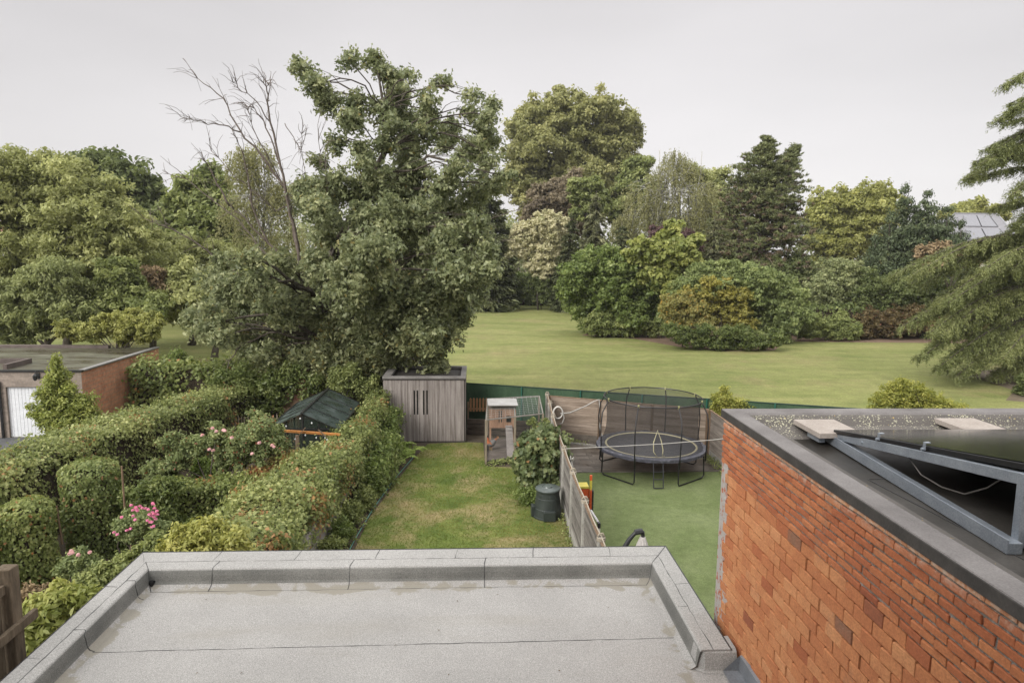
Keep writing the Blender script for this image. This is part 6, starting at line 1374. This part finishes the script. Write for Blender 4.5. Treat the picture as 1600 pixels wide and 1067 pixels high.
a, b, R0, R1 = Vector(a), Vector(b), Vector(R0), Vector(R1); nrm_ = (b-a).cross(R0-a).normalized()
for (u0, u1, v0, v1) in ((0.25, 0.52, 0.55, 0.92), (0.54, 0.80, 0.55, 0.92), (0.30, 0.55, 0.12, 0.48), (0.57, 0.84, 0.12, 0.48)):
    q = []
    for u, v in ((u0, v0), (u1, v0), (u1-0.04, v1), (u0-0.04, v1)): q.append((a+(b-a)*u).lerp(R0+(R1-R0)*u, v)+nrm_*0.12)
    s = MB(); s.quad(*q); s.build('solar_panel', plain('far_pv', (0.20, 0.20, 0.22), 0.25), hr_)
    s = MB(); s.add([q[1], q[2], q[2]+(b-a)*0.02-nrm_*0.06, q[1]+(b-a)*0.02-nrm_*0.06], [(0, 1, 2, 3)]); s.build('panel_gap', m_dark, hr_)
# house glimpsed through the left trees
lh = thing('distant_house', 'white and brick house glimpsed through gaps in the left trees', 'house', (*A(60, 380, 80)[:2], 0))
p0 = A(35, 400, 80); p1 = A(78, 362, 80); s = MB(); s.box((p0[0]-6, 80, 0), (p1[0], 86, p1[2]-1.2)); s.build('wall', plain('white_wall', (0.6, 0.58, 0.55), 0.8), lh)
s = MB(); s.add([(p0[0]-6, 79.6, p1[2]-1.2), (p1[0]+0.3, 79.6, p1[2]-1.2), (p1[0]-1, 83, p1[2]+1.2), (p0[0]-5, 83, p1[2]+1.2)], [(0, 1, 2, 3)]); s.build('roof', plain('red_roof', (0.30, 0.14, 0.09), 0.8), lh)

# ---- shrubs and hedges round the park lawn
def hedgepx(name, label, Y, x0, x1, top_y, mat, seed, leaf=0.35, dens=30, w=3.0, **k):
    a = A(x0, 450, Y); b = A(x1, 450, Y); t = A((x0+x1)/2, top_y, Y)[2]
    return hedge(name, label, [(a[0], Y), (b[0], Y)], w, t, mat, dens, leaf, seed, 0.0, rough=0.45, shape='rhomb', aspect=0.6, **k)
hedgepx('laurel_hedge', 'tall dark hedge along the far side of the park lawn', 97.5, 640, 800, 418, L_dark, 41, 0.42, 26)
hedgepx('laurel_hedge', 'dark hedge under the cream blossomed tree at the far lawn edge', 94, 795, 900, 430, L_laurel, 42, 0.42, 26)
tree('bay_laurel', 'dark low evergreen right under the cream blossomed tree', 'shrub', [(815, 448, 16), (835, 445, 18), (855, 445, 18), (872, 448, 16), (825, 460, 14), (850, 460, 16), (875, 460, 14), (842, 436, 12)], 87, None, L_dark, 12000, 0.3, 0.6, 58, trunk_r=0.06)
hedgepx('laurel_hedge', 'dark hedge seen far behind the oak at the left end of the lawn', 70, 240, 480, 440, L_dark, 43, 0.36, 30)
tree('laurel', 'rounded glossy green laurel at the left end of the island bed', 'shrub', [(893, 430, 20), (888, 455, 16), (905, 425, 24), (935, 412, 26), (950, 398, 16), (925, 402, 16), (1010, 440, 24), (965, 420, 26), (990, 430, 24), (895, 450, 20), (920, 455, 32), (960, 455, 34), (1000, 465, 30), (905, 475, 24), (940, 485, 30), (985, 490, 28), (925, 500, 20), (1015, 490, 24), (1030, 460, 20)], 60.5, None, L_laurel, 30000, 0.30, 0.62, 44, depth=1.3, sub=2, inner=0.15, trunk_r=0.1)
tree('cherry_laurel', 'low clipped green shrubs skirting the foot of the island bed at its left end', 'shrub', [(925, 508, 16), (950, 512, 15), (975, 512, 16), (1000, 512, 16), (1025, 512, 15), (940, 500, 16), (985, 498, 18)], 58.6, None, L_mid, 10000, 0.2, 0.4, 45, trunk_r=0.06, squash=0.85)
tree('catalpa', 'light green large leaved young tree rising from the island bed', 'tree', [(1052, 358, 12), (1000, 382, 10), (1090, 372, 8), (985, 400, 12), (1040, 380, 18), (1062, 385, 18), (1015, 395, 16), (1030, 405, 20), (1070, 405, 20), (1000, 405, 12), (1050, 420, 22), (1020, 428, 18), (1080, 385, 10), (1085, 410, 12), (1040, 440, 20)], 58.5, None, leaf_mat('catalpa_leaf', (0.06, 0.082, 0.026), (0.105, 0.132, 0.046), (0.175, 0.20, 0.080), rough=0.5), 14000, 0.40, 0.6, 46, aspect=0.7, sub=3, trunk_r=0.12, shape='oval')
tree('cotoneaster', 'wide blue green arching shrub filling the right of the island bed', 'shrub', [(1090, 425, 14), (1125, 422, 16), (1160, 424, 16), (1195, 432, 16), (1225, 445, 16), (1245, 462, 14), (1255, 490, 14), (1110, 430, 20), (1140, 428, 20), (1170, 435, 22), (1195, 445, 22), (1220, 460, 20), (1238, 480, 18), (1090, 435, 18), (1200, 475, 26), (1165, 465, 28), (1225, 500, 22), (1190, 505, 26), (1245, 500, 14), (1070, 450, 18), (1210, 525, 18), (1175, 530, 18), (1120, 450, 26), (1060, 470, 16), (1050, 495, 18)], 56, None, L_blue, 34000, 0.24, 0.5, 47, depth=1.5, flat=0.5, sub=2, inner=0.15, trunk_r=0.08)
tree('golden_shrub', 'loose yellow gold shrub in front of the blue green island shrub', 'shrub', [(1110, 440, 11), (1132, 448, 13), (1100, 462, 15), (1135, 468, 17), (1155, 488, 15), (1115, 488, 19), (1145, 503, 14), (1172, 510, 11), (1085, 470, 14), (1160, 462, 12), (1075, 455, 10)], 54.3, None, L_gold, 7000, 0.22, 0.42, 48, trunk_r=0.06, sub=3, inner=0.05, rag=1.8)
tree('tan_shrub', 'olive shrub with orange tips on the front left of the golden shrub', 'shrub', [(1045, 475, 13), (1065, 470, 15), (1085, 485, 17), (1050, 495, 15), (1075, 505, 18), (1100, 510, 16), (1040, 482, 8)], 53, None, leaf_mat('tan_leaf', (0.06, 0.07, 0.028), (0.115, 0.122, 0.05), (0.18, 0.175, 0.08), accent=(0.42, 0.26, 0.06), rough=0.5), 9500, 0.2, 0.4, 49, accent=0.05, trunk_r=0.06)
tree('box_shrub', 'dark low shrub rim along the front of the island bed', 'shrub', [(1070, 525, 15), (1095, 533, 14), (1120, 536, 14), (1145, 537, 14), (1170, 537, 14), (1195, 533, 15), (1215, 528, 13), (1100, 520, 14), (1135, 520, 14), (1165, 520, 14), (1050, 518, 12)], 51, None, L_ivyd, 13000, 0.17, 0.35, 50, trunk_r=0.05, squash=0.85)
tree('viburnum', 'green shrub with dull pale leaves right of the pine thicket', 'shrub', [(1300, 420, 18), (1325, 425, 20), (1285, 445, 18), (1310, 450, 24), (1335, 455, 18), (1300, 475, 20), (1345, 430, 12), (1325, 475, 18)], 62, None, L_grey, 12000, 0.25, 0.5, 51, trunk_r=0.08)
tree('rhododendron', 'dark shrub mass with lighter leaves under the cypress', 'shrub', [(1360, 440, 18), (1385, 445, 20), (1375, 465, 20), (1405, 460, 20), (1430, 455, 20), (1455, 450, 20), (1350, 460, 16), (1410, 480, 18), (1440, 480, 18), (1470, 470, 20), (1500, 450, 24), (1500, 480, 24), (1540, 460, 30), (1590, 460, 30)], 60, None, L_dark, 20000, 0.26, 0.55, 52, trunk_r=0.08)
tree('ivy_mound', 'low bright green ground cover shrubs at the right lawn edge', 'shrub', [(1268, 515, 14), (1290, 515, 16), (1315, 515, 16), (1335, 515, 14), (1280, 505, 14), (1310, 502, 14), (1255, 520, 10)], 57.0, None, L_mid, 8000, 0.18, 0.35, 53, trunk_r=0.05, squash=0.9)
tree('heather_bank', 'dark reddish brown leaved bank beneath the shrubs at the right lawn edge', 'shrub', [(1350, 510, 18), (1375, 510, 18), (1400, 510, 18), (1425, 508, 18), (1450, 505, 18), (1360, 495, 16), (1395, 492, 18), (1430, 490, 16), (1475, 505, 16), (1500, 510, 18), (1530, 510, 18), (1570, 505, 22), (1610, 500, 22)], 58.5, None, leaf_mat('russet_leaf', (0.032, 0.026, 0.016), (0.060, 0.052, 0.030), (0.10, 0.085, 0.05), accent=(0.20, 0.10, 0.065), rough=0.6), 15000, 0.2, 0.4, 54, accent=0.06, trunk_r=0.06)
tree('rusty_shrub', 'brown dying conifer foliage between cypress and cedar', 'shrub', [(1445, 395, 14), (1470, 390, 14), (1490, 402, 14), (1460, 410, 14), (1520, 405, 12), (1545, 402, 12), (1440, 415, 10), (1565, 405, 10)], 56, None, L_bunk, 4500, 0.26, 0.5, 55, sub=5, trunk_r=0.08, inner=0.03)
tree('dark_shrub', 'dark shrub at the right edge of the park by the cedar soil patch', 'shrub', [(1597, 595, 8), (1610, 600, 16), (1600, 612, 12), (1625, 590, 18)], 34.5, None, L_dark, 4500, 0.13, 0.25, 56, trunk_r=0.04)
hedgepx('laurel_hedge', 'dark hedge closing the right side of the lawn under the shrubs', 60.5, 1245, 1680, 478, L_ivyd, 57, 0.3, 40)
# ---- cedar
rng = np.random.default_rng(61)
cx_, cy_ = P(1660, 600)[0], 40.0; cx_ = A(1665, 500, 40)[0]
cd = thing('cedar', 'big cedar with tiered drooping boughs at the right edge', 'cedar', (cx_, cy_, 0))
tiers = [((1600, 128), (1572, 135)), ((1660, 200), (1556, 190)), ((1660, 230), (1545, 235)), ((1660, 270), (1524, 255)), ((1660, 290), (1520, 280)), ((1670, 330), (1560, 325)), ((1660, 170), (1575, 165)), ((1670, 310), (1590, 305)),
         ((1650, 385), (1480, 425)), ((1650, 405), (1385, 432)), ((1650, 405), (1420, 445)), ((1660, 430), (1520, 425)), ((1655, 420), (1455, 470)), ((1650, 460), (1480, 470)), ((1650, 470), (1416, 512)), ((1650, 480), (1450, 520)), ((1650, 500), (1440, 555)), ((1650, 510), (1490, 560)),
         ((1650, 520), (1540, 560)), ((1650, 540), (1500, 590)), ((1650, 545), (1540, 610)), ((1660, 550), (1580, 600)), ((1660, 530), (1465, 575)), ((1660, 375), (1530, 385)), ((1650, 480), (1530, 500)), ((1660, 400), (1580, 420)), ((1660, 460), (1560, 470)), ((1655, 525), (1600, 560)), ((1655, 345), (1600, 350)), ((1660, 450), (1610, 440))]
Cg = []; Dg = []; Tg = []; mb = MB()
top = A(1665, 60, 40); mb.tube([(cx_, cy_, -0.1), (cx_, cy_, 8), (cx_, cy_, top[2])], [0.5, 0.36, 0.06], 10)
for (sx_, sy_), (ex, ey) in tiers:
  for rep_ in range(2):
    a = np.array([cx_, cy_, A(1665, sy_, 40)[2]]); dY = rng.uniform(-4.5, 1.5); e = np.array(A(ex+rng.normal()*5+rep_*rng.uniform(5, 40), ey+rng.normal()*3, 40+dY)); L_ = np.linalg.norm(e-a)
    if e[2] < 0.4: e[2] = 0.4
    pts = [a+(e-a)*t+np.array([0, 0, 0.16*L_*math.sin(math.pi*t**0.85)]) for t in np.linspace(0, 1, 9)]
    mb.tube(pts, [0.10-0.010*i for i in range(9)], 6); d = (e-a)/L_; side = np.array([-d[1], d[0], 0]); bt = rng.normal()*0.08
    nt = int(95*max(L_, 3)/8)
    for k in range(nt):
        u = rng.uniform(0.22, 1.0); i = min(int(u*8), 7); c = pts[i]+(pts[i+1]-pts[i])*(u*8-i)
        sg = rng.choice([-1, 1]); sl_ = rng.uniform(0.2, 1.0)*(1.5 if L_ > 4 else 0.8)*(1.15-0.75*u**3)
        q = side*sg*rng.uniform(0.4, 1)+d*rng.uniform(0.3, 1.0); q = q/np.linalg.norm(q)*sl_
        m_ = 84; v = rng.random(m_); base_ = c+q*v[:, None]; base_[:, 2] -= 0.30*sl_*v**2+0.02
        # hanging sprays at the ends
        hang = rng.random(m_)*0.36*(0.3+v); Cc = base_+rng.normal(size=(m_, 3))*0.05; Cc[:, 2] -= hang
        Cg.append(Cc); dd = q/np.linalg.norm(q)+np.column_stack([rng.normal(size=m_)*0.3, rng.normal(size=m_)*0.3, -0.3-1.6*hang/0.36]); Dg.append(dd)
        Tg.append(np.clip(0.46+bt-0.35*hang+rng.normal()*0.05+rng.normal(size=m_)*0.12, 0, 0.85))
C = np.concatenate(Cg); D = np.concatenate(Dg); T = np.concatenate(Tg); m_ = len(C); k_ = C[:, 2] > 0.15; C, D, T = C[k_], D[k_], T[k_]; m_ = len(C)
N_ = unit(np.array([0, 0, 0.9])+rng.normal(size=(m_, 3))*0.6); s_ = 0.14*rng.uniform(0.6, 1.4, m_)
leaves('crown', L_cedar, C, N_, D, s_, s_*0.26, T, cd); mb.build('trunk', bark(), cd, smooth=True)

# thujas beyond the turf
def pxbush(name, label, Y, blobs, mat, n, leaf, seed, base_px=None, rc=0.2, **k):
    bl = []
    for px, py, r in blobs: c = A(px, py, Y); w = r*Y/1067*k.get('grow', 1.08); bl.append([c[0], c[1], c[2], w, w, w])
    k.pop('grow', None)
    mx = sum(b[0] for b in bl)/len(bl)
    return bush(name, label, (mx, Y, 0), 1, 1, mat, n, leaf, seed, rc=rc, blobs=bl, **k)
pxbush('golden_thuja', 'bright yellow green thuja between the tan fence corner and the brick wall', 24.6, [(1132, 615, 9), (1125, 630, 13), (1145, 632, 15), (1120, 645, 12), (1165, 640, 12), (1140, 650, 16), (1130, 608, 5), (1135, 670, 20), (1140, 700, 20)], L_thuja, 7500, 0.10, 62, rc=0.14, aspect=0.35, up=1.0)
pxbush('golden_thuja', 'wide yellow green thuja behind the flat roof at the right', 23.5, [(1405, 602, 12), (1395, 615, 17), (1420, 612, 16), (1440, 620, 17), (1375, 628, 15), (1460, 625, 14), (1410, 635, 22), (1480, 634, 13), (1365, 640, 12), (1445, 640, 20), (1440, 604, 7), (1500, 645, 16), (1420, 670, 26), (1390, 665, 22), (1455, 668, 22)], L_thuja, 14000, 0.10, 63, rc=0.14, aspect=0.35, up=1.0)

# ---- neighbour garden hedges and plants
hedge('hornbeam_hedge', 'long tall clipped hedge running back beside the garage at the left', [(-11.9, 12.5), (-11.7, 15.7), (-11.55, 18.6), (-11.1, 21.3), (-10.2, 24.4), (-9.5, 27.6)], [1.5, 1.5, 1.6, 1.7, 1.6, 1.6], [2.25, 2.25, 2.25, 2.2, 2.15, 2.1], L_ivy2, 640, 0.082, 71, 0.045, rough=0.26, side=0.62)
hedge('boundary_hedge', 'long wide hedge with orange tipped leaves between the lawn and the greenhouse garden', [(-4.85, 11.0), (-4.8, 13.2), (-4.62, 16.0), (-4.3, 19.0), (-3.85, 21.8), (-3.75, 24.0), (-3.75, 25.9)], [2.1, 2.1, 1.85, 1.6, 0.95, 0.75, 0.7], [1.85, 1.88, 1.88, 1.8, 1.8, 1.85, 2.1], L_ivy2, 760, 0.082, 72, 0.10, base=0.75, rough=0.26)
hedge('low_hedge', 'lower hedge block between the rose bush and the boundary hedge', [(-7.9, 17.1), (-6.0, 17.5)], [0.95, 0.95], [1.6, 1.55], L_ivy, 800, 0.075, 73, 0.045, rough=0.15)
hedge('low_hedge', 'reddish brown leaved hedge block joining the boundary hedge', [(-6.0, 18.3), (-5.2, 20.0)], [0.9, 0.9], [1.55, 1.55], leaf_mat('beech_leaf', (0.055, 0.062, 0.022), (0.11, 0.105, 0.045), (0.19, 0.165, 0.08), accent=(0.30, 0.13, 0.06), rough=0.5), 800, 0.07, 74, 0.12, rough=0.15)
def column(px0, px1, ytop, Y, label, mat, seed):
    rng = np.random.default_rng(seed); a = A(px0, ytop, Y); b = A(px1, ytop, Y); r = (b[0]-a[0])/2; x = (a[0]+b[0])/2; top = a[2]
    root = thing('ivy_column', label, 'hedge', (x, Y, 0)); n = int(2*math.pi*r*top*900)+1200
    th = rng.uniform(0, 2*math.pi, n); z = np.where(rng.random(n) < 0.13, top-0.12*rng.random(n), rng.random(n)*top); rf = np.where(z > top-0.125, np.sqrt(rng.random(n)), 1); rr = rf*r*np.where(z > top-r*0.45, np.clip(1-((z-(top-r*0.45))/(r*0.5))**2, 0.0, 1)**0.4, 1.0)*(1+0.05*np.sin(3*th+z*2)+0.04*np.sin(z*5+th))
    dep = rng.random(n)**1.6*0.2; C = np.column_stack([x+(rr-dep)*np.cos(th), Y+(rr-dep)*np.sin(th), z]); out = np.column_stack([np.cos(th), np.sin(th), np.where(z > top-r*0.4, 1.4, 0.3)])
    N_ = unit(unit(out)+rng.normal(size=(n, 3))*0.42); D = np.array([0, 0, -0.9])+rng.normal(size=(n, 3))*0.5; T = np.clip(0.42+0.1*np.sin(z*3+th*2)+0.15*rng.normal(size=n)+0.12*(z > top-r*0.5), 0, 0.85); T = np.where(rng.random(n) < 0.02, 0.99, T)
    s_ = 0.072*rng.uniform(0.6, 1.35, n); leaves('foliage', mat, C, N_, D, s_, s_*0.85, T, root, 'lobed')
    s = MB(); s.lathe((x, Y, 0), [(r-0.16, 0), (r-0.16, top-r*0.9), (r*0.5, top-0.25), (0.05, top-0.2)], 14); s.build('branches', MATS['hedge_twigs'], root)
column(2, 80, 780, 15.0, 'shorter rounded ivy column at the far left of the neighbour garden', L_ivy, 75)
column(97, 184, 720, 16.6, 'taller ivy column right of the shorter one in the neighbour garden', L_ivyc, 76)
def roses(root_bush, pts_px, Y, mat, seed, r=0.055, name='bloom'):
    rng = np.random.default_rng(seed)
    for px, py in pts_px:
        c = np.array(A(px, py, Y+rng.uniform(-0.15, 0.0))); n = 22; d = sphere(rng, n); d[:, 2] = np.abs(d[:, 2])*0.8
        leaves(name, mat, c+d*r*0.55, unit(d+rng.normal(size=(n, 3))*0.25), sphere(rng, n), np.full(n, r*1.1), np.full(n, r*1.1), np.clip(0.5+rng.normal(size=n)*0.2, 0, 1), root_bush, 'oval')
b = pxbush('standard_rose', 'standard rose with bright pink clusters on a bare stem in the neighbour garden', 14.6, [(205, 815, 17), (228, 812, 18), (190, 825, 13), (245, 822, 14), (215, 830, 16)], L_rose, 4200, 0.06, 77, rc=0.12, aspect=0.6)
rr_ = random.Random(3)
roses(b, [(214+rr_.gauss(0, 7), 794+rr_.gauss(0, 3)) for _ in range(9)]+[(241+rr_.gauss(0, 5), 806+rr_.gauss(0, 9)) for _ in range(16)]+[(208, 806), (211, 812), (178, 832), (183, 835), (198, 829), (204, 826), (190, 808), (240, 822), (236, 824)], 14.25, P_pink, 5, 0.042)
s = MB(); e = A(203, 838, 14.6); s.tube([(e[0], 14.6, 0), (e[0]+0.02, 14.6, 0.8), e], 0.02, 6); s.build('stem', m_wpost, b)
b = pxbush('rose_bush', 'dark leaved rose with three pale blooms low beside the ivy columns', 13.6, [(112, 880, 14), (130, 875, 16), (100, 890, 14), (145, 885, 14), (120, 895, 16), (130, 915, 20)], L_rose, 3200, 0.07, 78, rc=0.12, aspect=0.6)
roses(b, [(111, 861), (113, 864), (122, 867), (140, 863), (109, 865)], 13.2, P_pale, 6, 0.05)
b = pxbush('climbing_rose', 'sprawling pale pink climbing rose arching before the tall hedge', 18.6, [(255, 735, 16), (275, 715, 16), (240, 740, 14), (295, 700, 15), (320, 695, 18), (345, 690, 18), (370, 690, 20), (395, 685, 20), (415, 680, 18), (400, 705, 20), (375, 710, 18), (350, 720, 16), (265, 690, 12), (410, 660, 12), (340, 672, 10), (425, 695, 12)], L_rose, 19000, 0.075, 79, rc=0.17, aspect=0.6, accent=0.035, inner=0.08)
roses(b, [(332, 669), (338, 674), (349, 672), (351, 673), (362, 684), (316, 680), (405, 692), (425, 696), (428, 698), (394, 709), (327, 702), (333, 704)], 18.1, P_pale, 7, 0.06)
pxbush('weigela', 'orange tipped shrub behind the climbing rose near the greenhouse', 19.6, [(402, 655, 12), (418, 665, 14), (430, 678, 12), (395, 670, 12), (410, 690, 16), (438, 700, 14)], L_rose, 4800, 0.08, 80, rc=0.16, accent=0.05)
pxbush('variegated_dogwood', 'lime yellow dogwood behind the edge of the pale roof', 11.6, [(275, 850, 20), (300, 838, 20), (330, 832, 20), (355, 840, 20), (370, 852, 18), (320, 855, 26), (285, 868, 22), (350, 868, 24), (255, 862, 12), (378, 865, 16), (300, 885, 30), (345, 885, 30)], L_lime, 9500, 0.095, 81, rc=0.16, aspect=0.42, inner=0.12)
pxbush('dogwood', 'lime green broad leaved shrub beside the board fence at lower left', 9.4, [(75, 945, 22), (100, 935, 22), (120, 950, 22), (85, 970, 26), (60, 990, 26), (60, 1020, 26), (95, 990, 24), (140, 935, 16), (50, 960, 14), (70, 1040, 30)], leaf_mat('dogwood_leaf', (0.075, 0.10, 0.034), (0.13, 0.16, 0.058), (0.21, 0.235, 0.105), rough=0.42), 6500, 0.105, 82, rc=0.15, aspect=0.45, inner=0.15)
pxbush('bronze_shrub', 'small bronze brown leaved shrub behind the lime green one at lower left', 10.8, [(48, 930, 14), (62, 925, 12), (55, 945, 16), (40, 950, 14)], L_bunk, 1800, 0.07, 83, rc=0.12)
pxbush('hydrangea', 'mid green perennials along the left edge of the pale roof', 12.2, [(165, 890, 16), (190, 885, 16), (150, 905, 18), (175, 905, 18), (210, 870, 16), (130, 925, 18), (225, 860, 14), (240, 848, 16), (155, 930, 20), (200, 900, 20)], L_mid, 6500, 0.08, 84, rc=0.14, inner=0.12)
pxbush('peony', 'spiky leaved perennial clump between low hedge and rose', 19.2, [(320, 725, 12), (335, 732, 12), (310, 738, 10), (350, 735, 10), (330, 745, 12)], L_fern, 2200, 0.16, 85, rc=0.2, aspect=0.22, up=0.9)
pxbush('ivy_thicket', 'dark shaded shrubs filling the ground behind the standard rose', 16.4, [(210, 780, 20), (240, 770, 20), (260, 790, 22), (225, 800, 22), (270, 820, 20), (260, 760, 18), (200, 830, 22), (240, 840, 24), (290, 830, 18), (180, 860, 20), (210, 860, 24)], L_ivyd, 11000, 0.085, 86, rc=0.18, inner=0.2)
pxbush('back_thicket', 'brown and green twiggy thicket in the shade beneath the climbing rose', 18.9, [(240, 770, 16), (265, 750, 16), (285, 765, 16), (255, 785, 16), (275, 780, 16)], L_ivyd, 3200, 0.08, 87, rc=0.2)
for i, (px0, py0, px1, py1, Y) in enumerate(((190, 728, 195, 800, 15.8), (88, 790, 97, 850, 15.6))):
    s = MB(); s.tube([A(px1, py1, Y), A(px0, py0, Y)], 0.022, 6); o = s.build('garden_stake', m_wpost, None); tag(o, ('thin brown stake standing against the tall hedge', 'thin stake between the two ivy columns')[i], 'stake', 'brown garden stakes')
s = MB(); q = [A(352, 735, 18.6), A(346, 728, 18.6), A(346, 718, 18.6), A(352, 715, 18.6), A(360, 718, 18.6), A(361, 728, 18.6), A(356, 735, 18.6)]; s.tube(q, 0.02, 6); s.tube([q[0], (q[0][0], 18.6, 0)], 0.015, 6); o = s.build('plant_hoop', plain('rust_iron', (0.06, 0.03, 0.02), 0.7)); tag(o, 'small rusty iron ring ornament above the low hedge', 'ornament')
hedge('back_hedge', 'ragged hedge along the rear boundary below the oak branches', [(-15.2, 31.0), (-11.5, 30.8), (-7.5, 30.5), (-3.9, 30.2)], [1.5]*4, [2.3, 2.35, 2.3, 2.2], L_ivy, 190, 0.14, 88, 0.01, rough=0.4)
pxbush('ivy_mass', 'green ivy growing over the far end of the garage wall', 31.5, [(284, 575, 15), (290, 592, 16), (284, 607, 14), (298, 610, 16), (276, 590, 10), (276, 560, 8), (308, 597, 16), (318, 615, 16)], L_laurel, 7500, 0.14, 89, rc=0.3)
pxbush('shade_shrub', 'dark shrubs in the deep shade between the tall hedge and the paling fence', 27.3, [(380, 590, 20), (400, 610, 20), (425, 600, 22), (445, 620, 18), (385, 625, 16), (415, 635, 18), (450, 590, 20), (480, 600, 20), (350, 590, 18)], L_ivyd, 10000, 0.13, 90, rc=0.3)
pxbush('elder_sapling', 'fresh green sapling leaning over the corner of the greenhouse', 26.8, [(525, 590, 14), (540, 600, 16), (560, 605, 18), (550, 580, 16), (580, 605, 16), (520, 612, 8)], L_mid, 4200, 0.13, 91, rc=0.25)
pxbush('ivy_screen', 'dark leafy growth filling the gap between oak and shed', 28.9, [(560, 590, 22), (590, 580, 20), (575, 615, 24), (545, 615, 20), (595, 610, 16)], L_ivyd, 6000, 0.13, 92, rc=0.3)
# border plants along the lawn
spots = [(-3.48, 12.6, 0.34, 0.62), (-3.5, 13.6, 0.34, 0.6), (-3.46, 14.7, 0.36, 0.66), (-3.42, 15.7, 0.38, 0.7), (-3.38, 16.8, 0.38, 0.72), (-3.32, 17.9, 0.40, 0.78), (-3.22, 19.0, 0.42, 0.85), (-3.12, 20.0, 0.45, 0.9), (-3.02, 21.0, 0.48, 0.95), (-2.95, 22.0, 0.5, 1.0)]
labs = ['nearest low green perennial in the border left of the lawn', 'second low green perennial from the roof edge in the lawn border', 'third green perennial from the roof edge in the lawn border', 'fourth green perennial from the roof edge in the lawn border', 'fifth green perennial in the lawn border, beside the low wall', 'sixth green perennial, where the low wall ends', 'seventh border perennial, before the taller leafy ones', 'eighth and taller border perennial below the hedge', 'ninth border perennial, just before the ferns', 'tenth border perennial, touching the ferns']
for i, (x, y, r, h) in enumerate(spots): bush('border_perennial', labs[i], (x, y, 0), r*1.15, h, L_laurel if i % 3 == 1 else L_mid, 1500, 0.075, 100+i, cat='perennial', rc=0.12, group='green perennials in the lawn border', stem=0.01)
def fern(x, y, h, label, seed):
    rng = np.random.default_rng(seed); root = thing('fern', label, 'fern', (x, y, 0), 0, 'ferns beside the shed'); C = []; D = []
    for k in range(15):
        a = rng.uniform(0, 6.28); L_ = h*rng.uniform(0.8, 1.15); u = np.linspace(0.08, 1, 26); px_ = x+np.cos(a)*u*L_*0.75; py2 = y+np.sin(a)*u*L_*0.75; pz = L_*(u*1.15-0.75*u**2.2)
        for sg in (-1, 1):
            w = 0.16*np.sin(np.pi*np.clip(u, 0.02, 0.98))**0.7*h; C.append(np.column_stack([px_-np.sin(a)*sg*w*0.5, py2+np.cos(a)*sg*w*0.5, pz-0.01])); D.append(np.column_stack([np.full(26, -np.sin(a)*sg+np.cos(a)*0.4), np.full(26, np.cos(a)*sg+np.sin(a)*0.4), np.full(26, -0.2)]))
    C = np.concatenate(C); D = np.concatenate(D); n = len(C); N_ = np.array([0, 0, 1.0])+rng.normal(size=(n, 3))*0.2
    leaves('fronds', L_fern, C, N_, D, 0.15*h, 0.035, np.clip(0.5+rng.normal(size=n)*0.15, 0, 0.85), root)
fern(-2.75, 23.0, 0.95, 'larger arching fern in the border left of the lawn', 1); fern(-2.45, 24.2, 0.85, 'fern with fronds over the lawn edge in front of the shed', 2); fern(-3.0, 24.5, 0.9, 'fern tucked between hedge and shed corner', 3)
hedge('ivy_screen_low', 'bushy green growth on the lawn side of the boundary hedge near the shed', [(-3.15, 20.2), (-3.1, 23.0), (-3.35, 25.6)], [0.7, 0.7, 0.7], [1.1, 1.25, 1.6], L_laurel, 420, 0.09, 93, 0.0, rough=0.25)
# maple bush behind the compost bin
pxbush('maple_bush', 'rounded maple leaved bush with pinkish tips between hen run and fence', 20.6, [(838, 692, 18), (860, 692, 18), (828, 712, 20), (855, 715, 24), (876, 712, 14), (835, 735, 22), (862, 740, 22), (845, 757, 20), (820, 725, 12), (850, 680, 12)], L_fig, 11000, 0.14, 94, rc=0.22, grow=1.25, aspect=0.95, shape='lobed', accent=0.035, up=0.8)
pxbush('elder_shoot', 'slender shoots with small leaves rising behind the maple bush', 21.8, [(832, 660, 6), (845, 665, 7), (838, 675, 9), (852, 660, 5)], L_mid, 700, 0.09, 95, rc=0.12)
bush('shade_weed', 'low dark weeds on the soil at the foot of the maple bush', (1.55, 19.6, 0), 0.5, 0.45, L_laurel, 1300, 0.08, 96, cat='weeds', rc=0.12, stem=0.008)
rng = np.random.default_rng(97); C = []
for x0, y0, x1, y1, n, w in ((0.4, 23.1, 1.5, 23.6, 500, 0.12), (8.45, 23.9, 8.5, 18.5, 900, 0.12), (3.3, 26.0, 4.3, 25.55, 160, 0.06), (2.35, 14.0, 2.4, 19.5, 380, 0.06)):
    t = rng.random(n); C.append(np.column_stack([x0+(x1-x0)*t+rng.normal(size=n)*w, y0+(y1-y0)*t+rng.normal(size=n)*w, rng.random(n)*0.16+0.02]))
C = np.concatenate(C); n = len(C); o = leaves('weeds', L_mid, C, sphere(rng, n)+np.array([0, 0, 1]), sphere(rng, n), 0.07, 0.045, np.clip(0.5+0.2*rng.normal(size=n), 0, 0.85)); tag(o, 'straggling weeds at the foot of fences and of the hen run', 'weeds', kind='stuff')

# ================================================================== AIR
s = MB(); s.box((-180, -40, -1.0), (180, 175, 46)); m = bpy.data.materials.new('haze_air'); m.use_nodes = True; nt = m.node_tree; nt.nodes.clear()
o_ = nt.nodes.new('ShaderNodeOutputMaterial'); v_ = nt.nodes.new('ShaderNodeVolumePrincipled'); v_.inputs['Color'].default_value = (0.93, 0.93, 0.95, 1); v_.inputs['Density'].default_value = 0.00025; v_.inputs['Anisotropy'].default_value = 0.2
nt.links.new(v_.outputs[0], o_.inputs['Volume']); o = s.build('haze', m); tag(o, 'thin damp air over the whole garden and park', 'haze', kind='stuff')
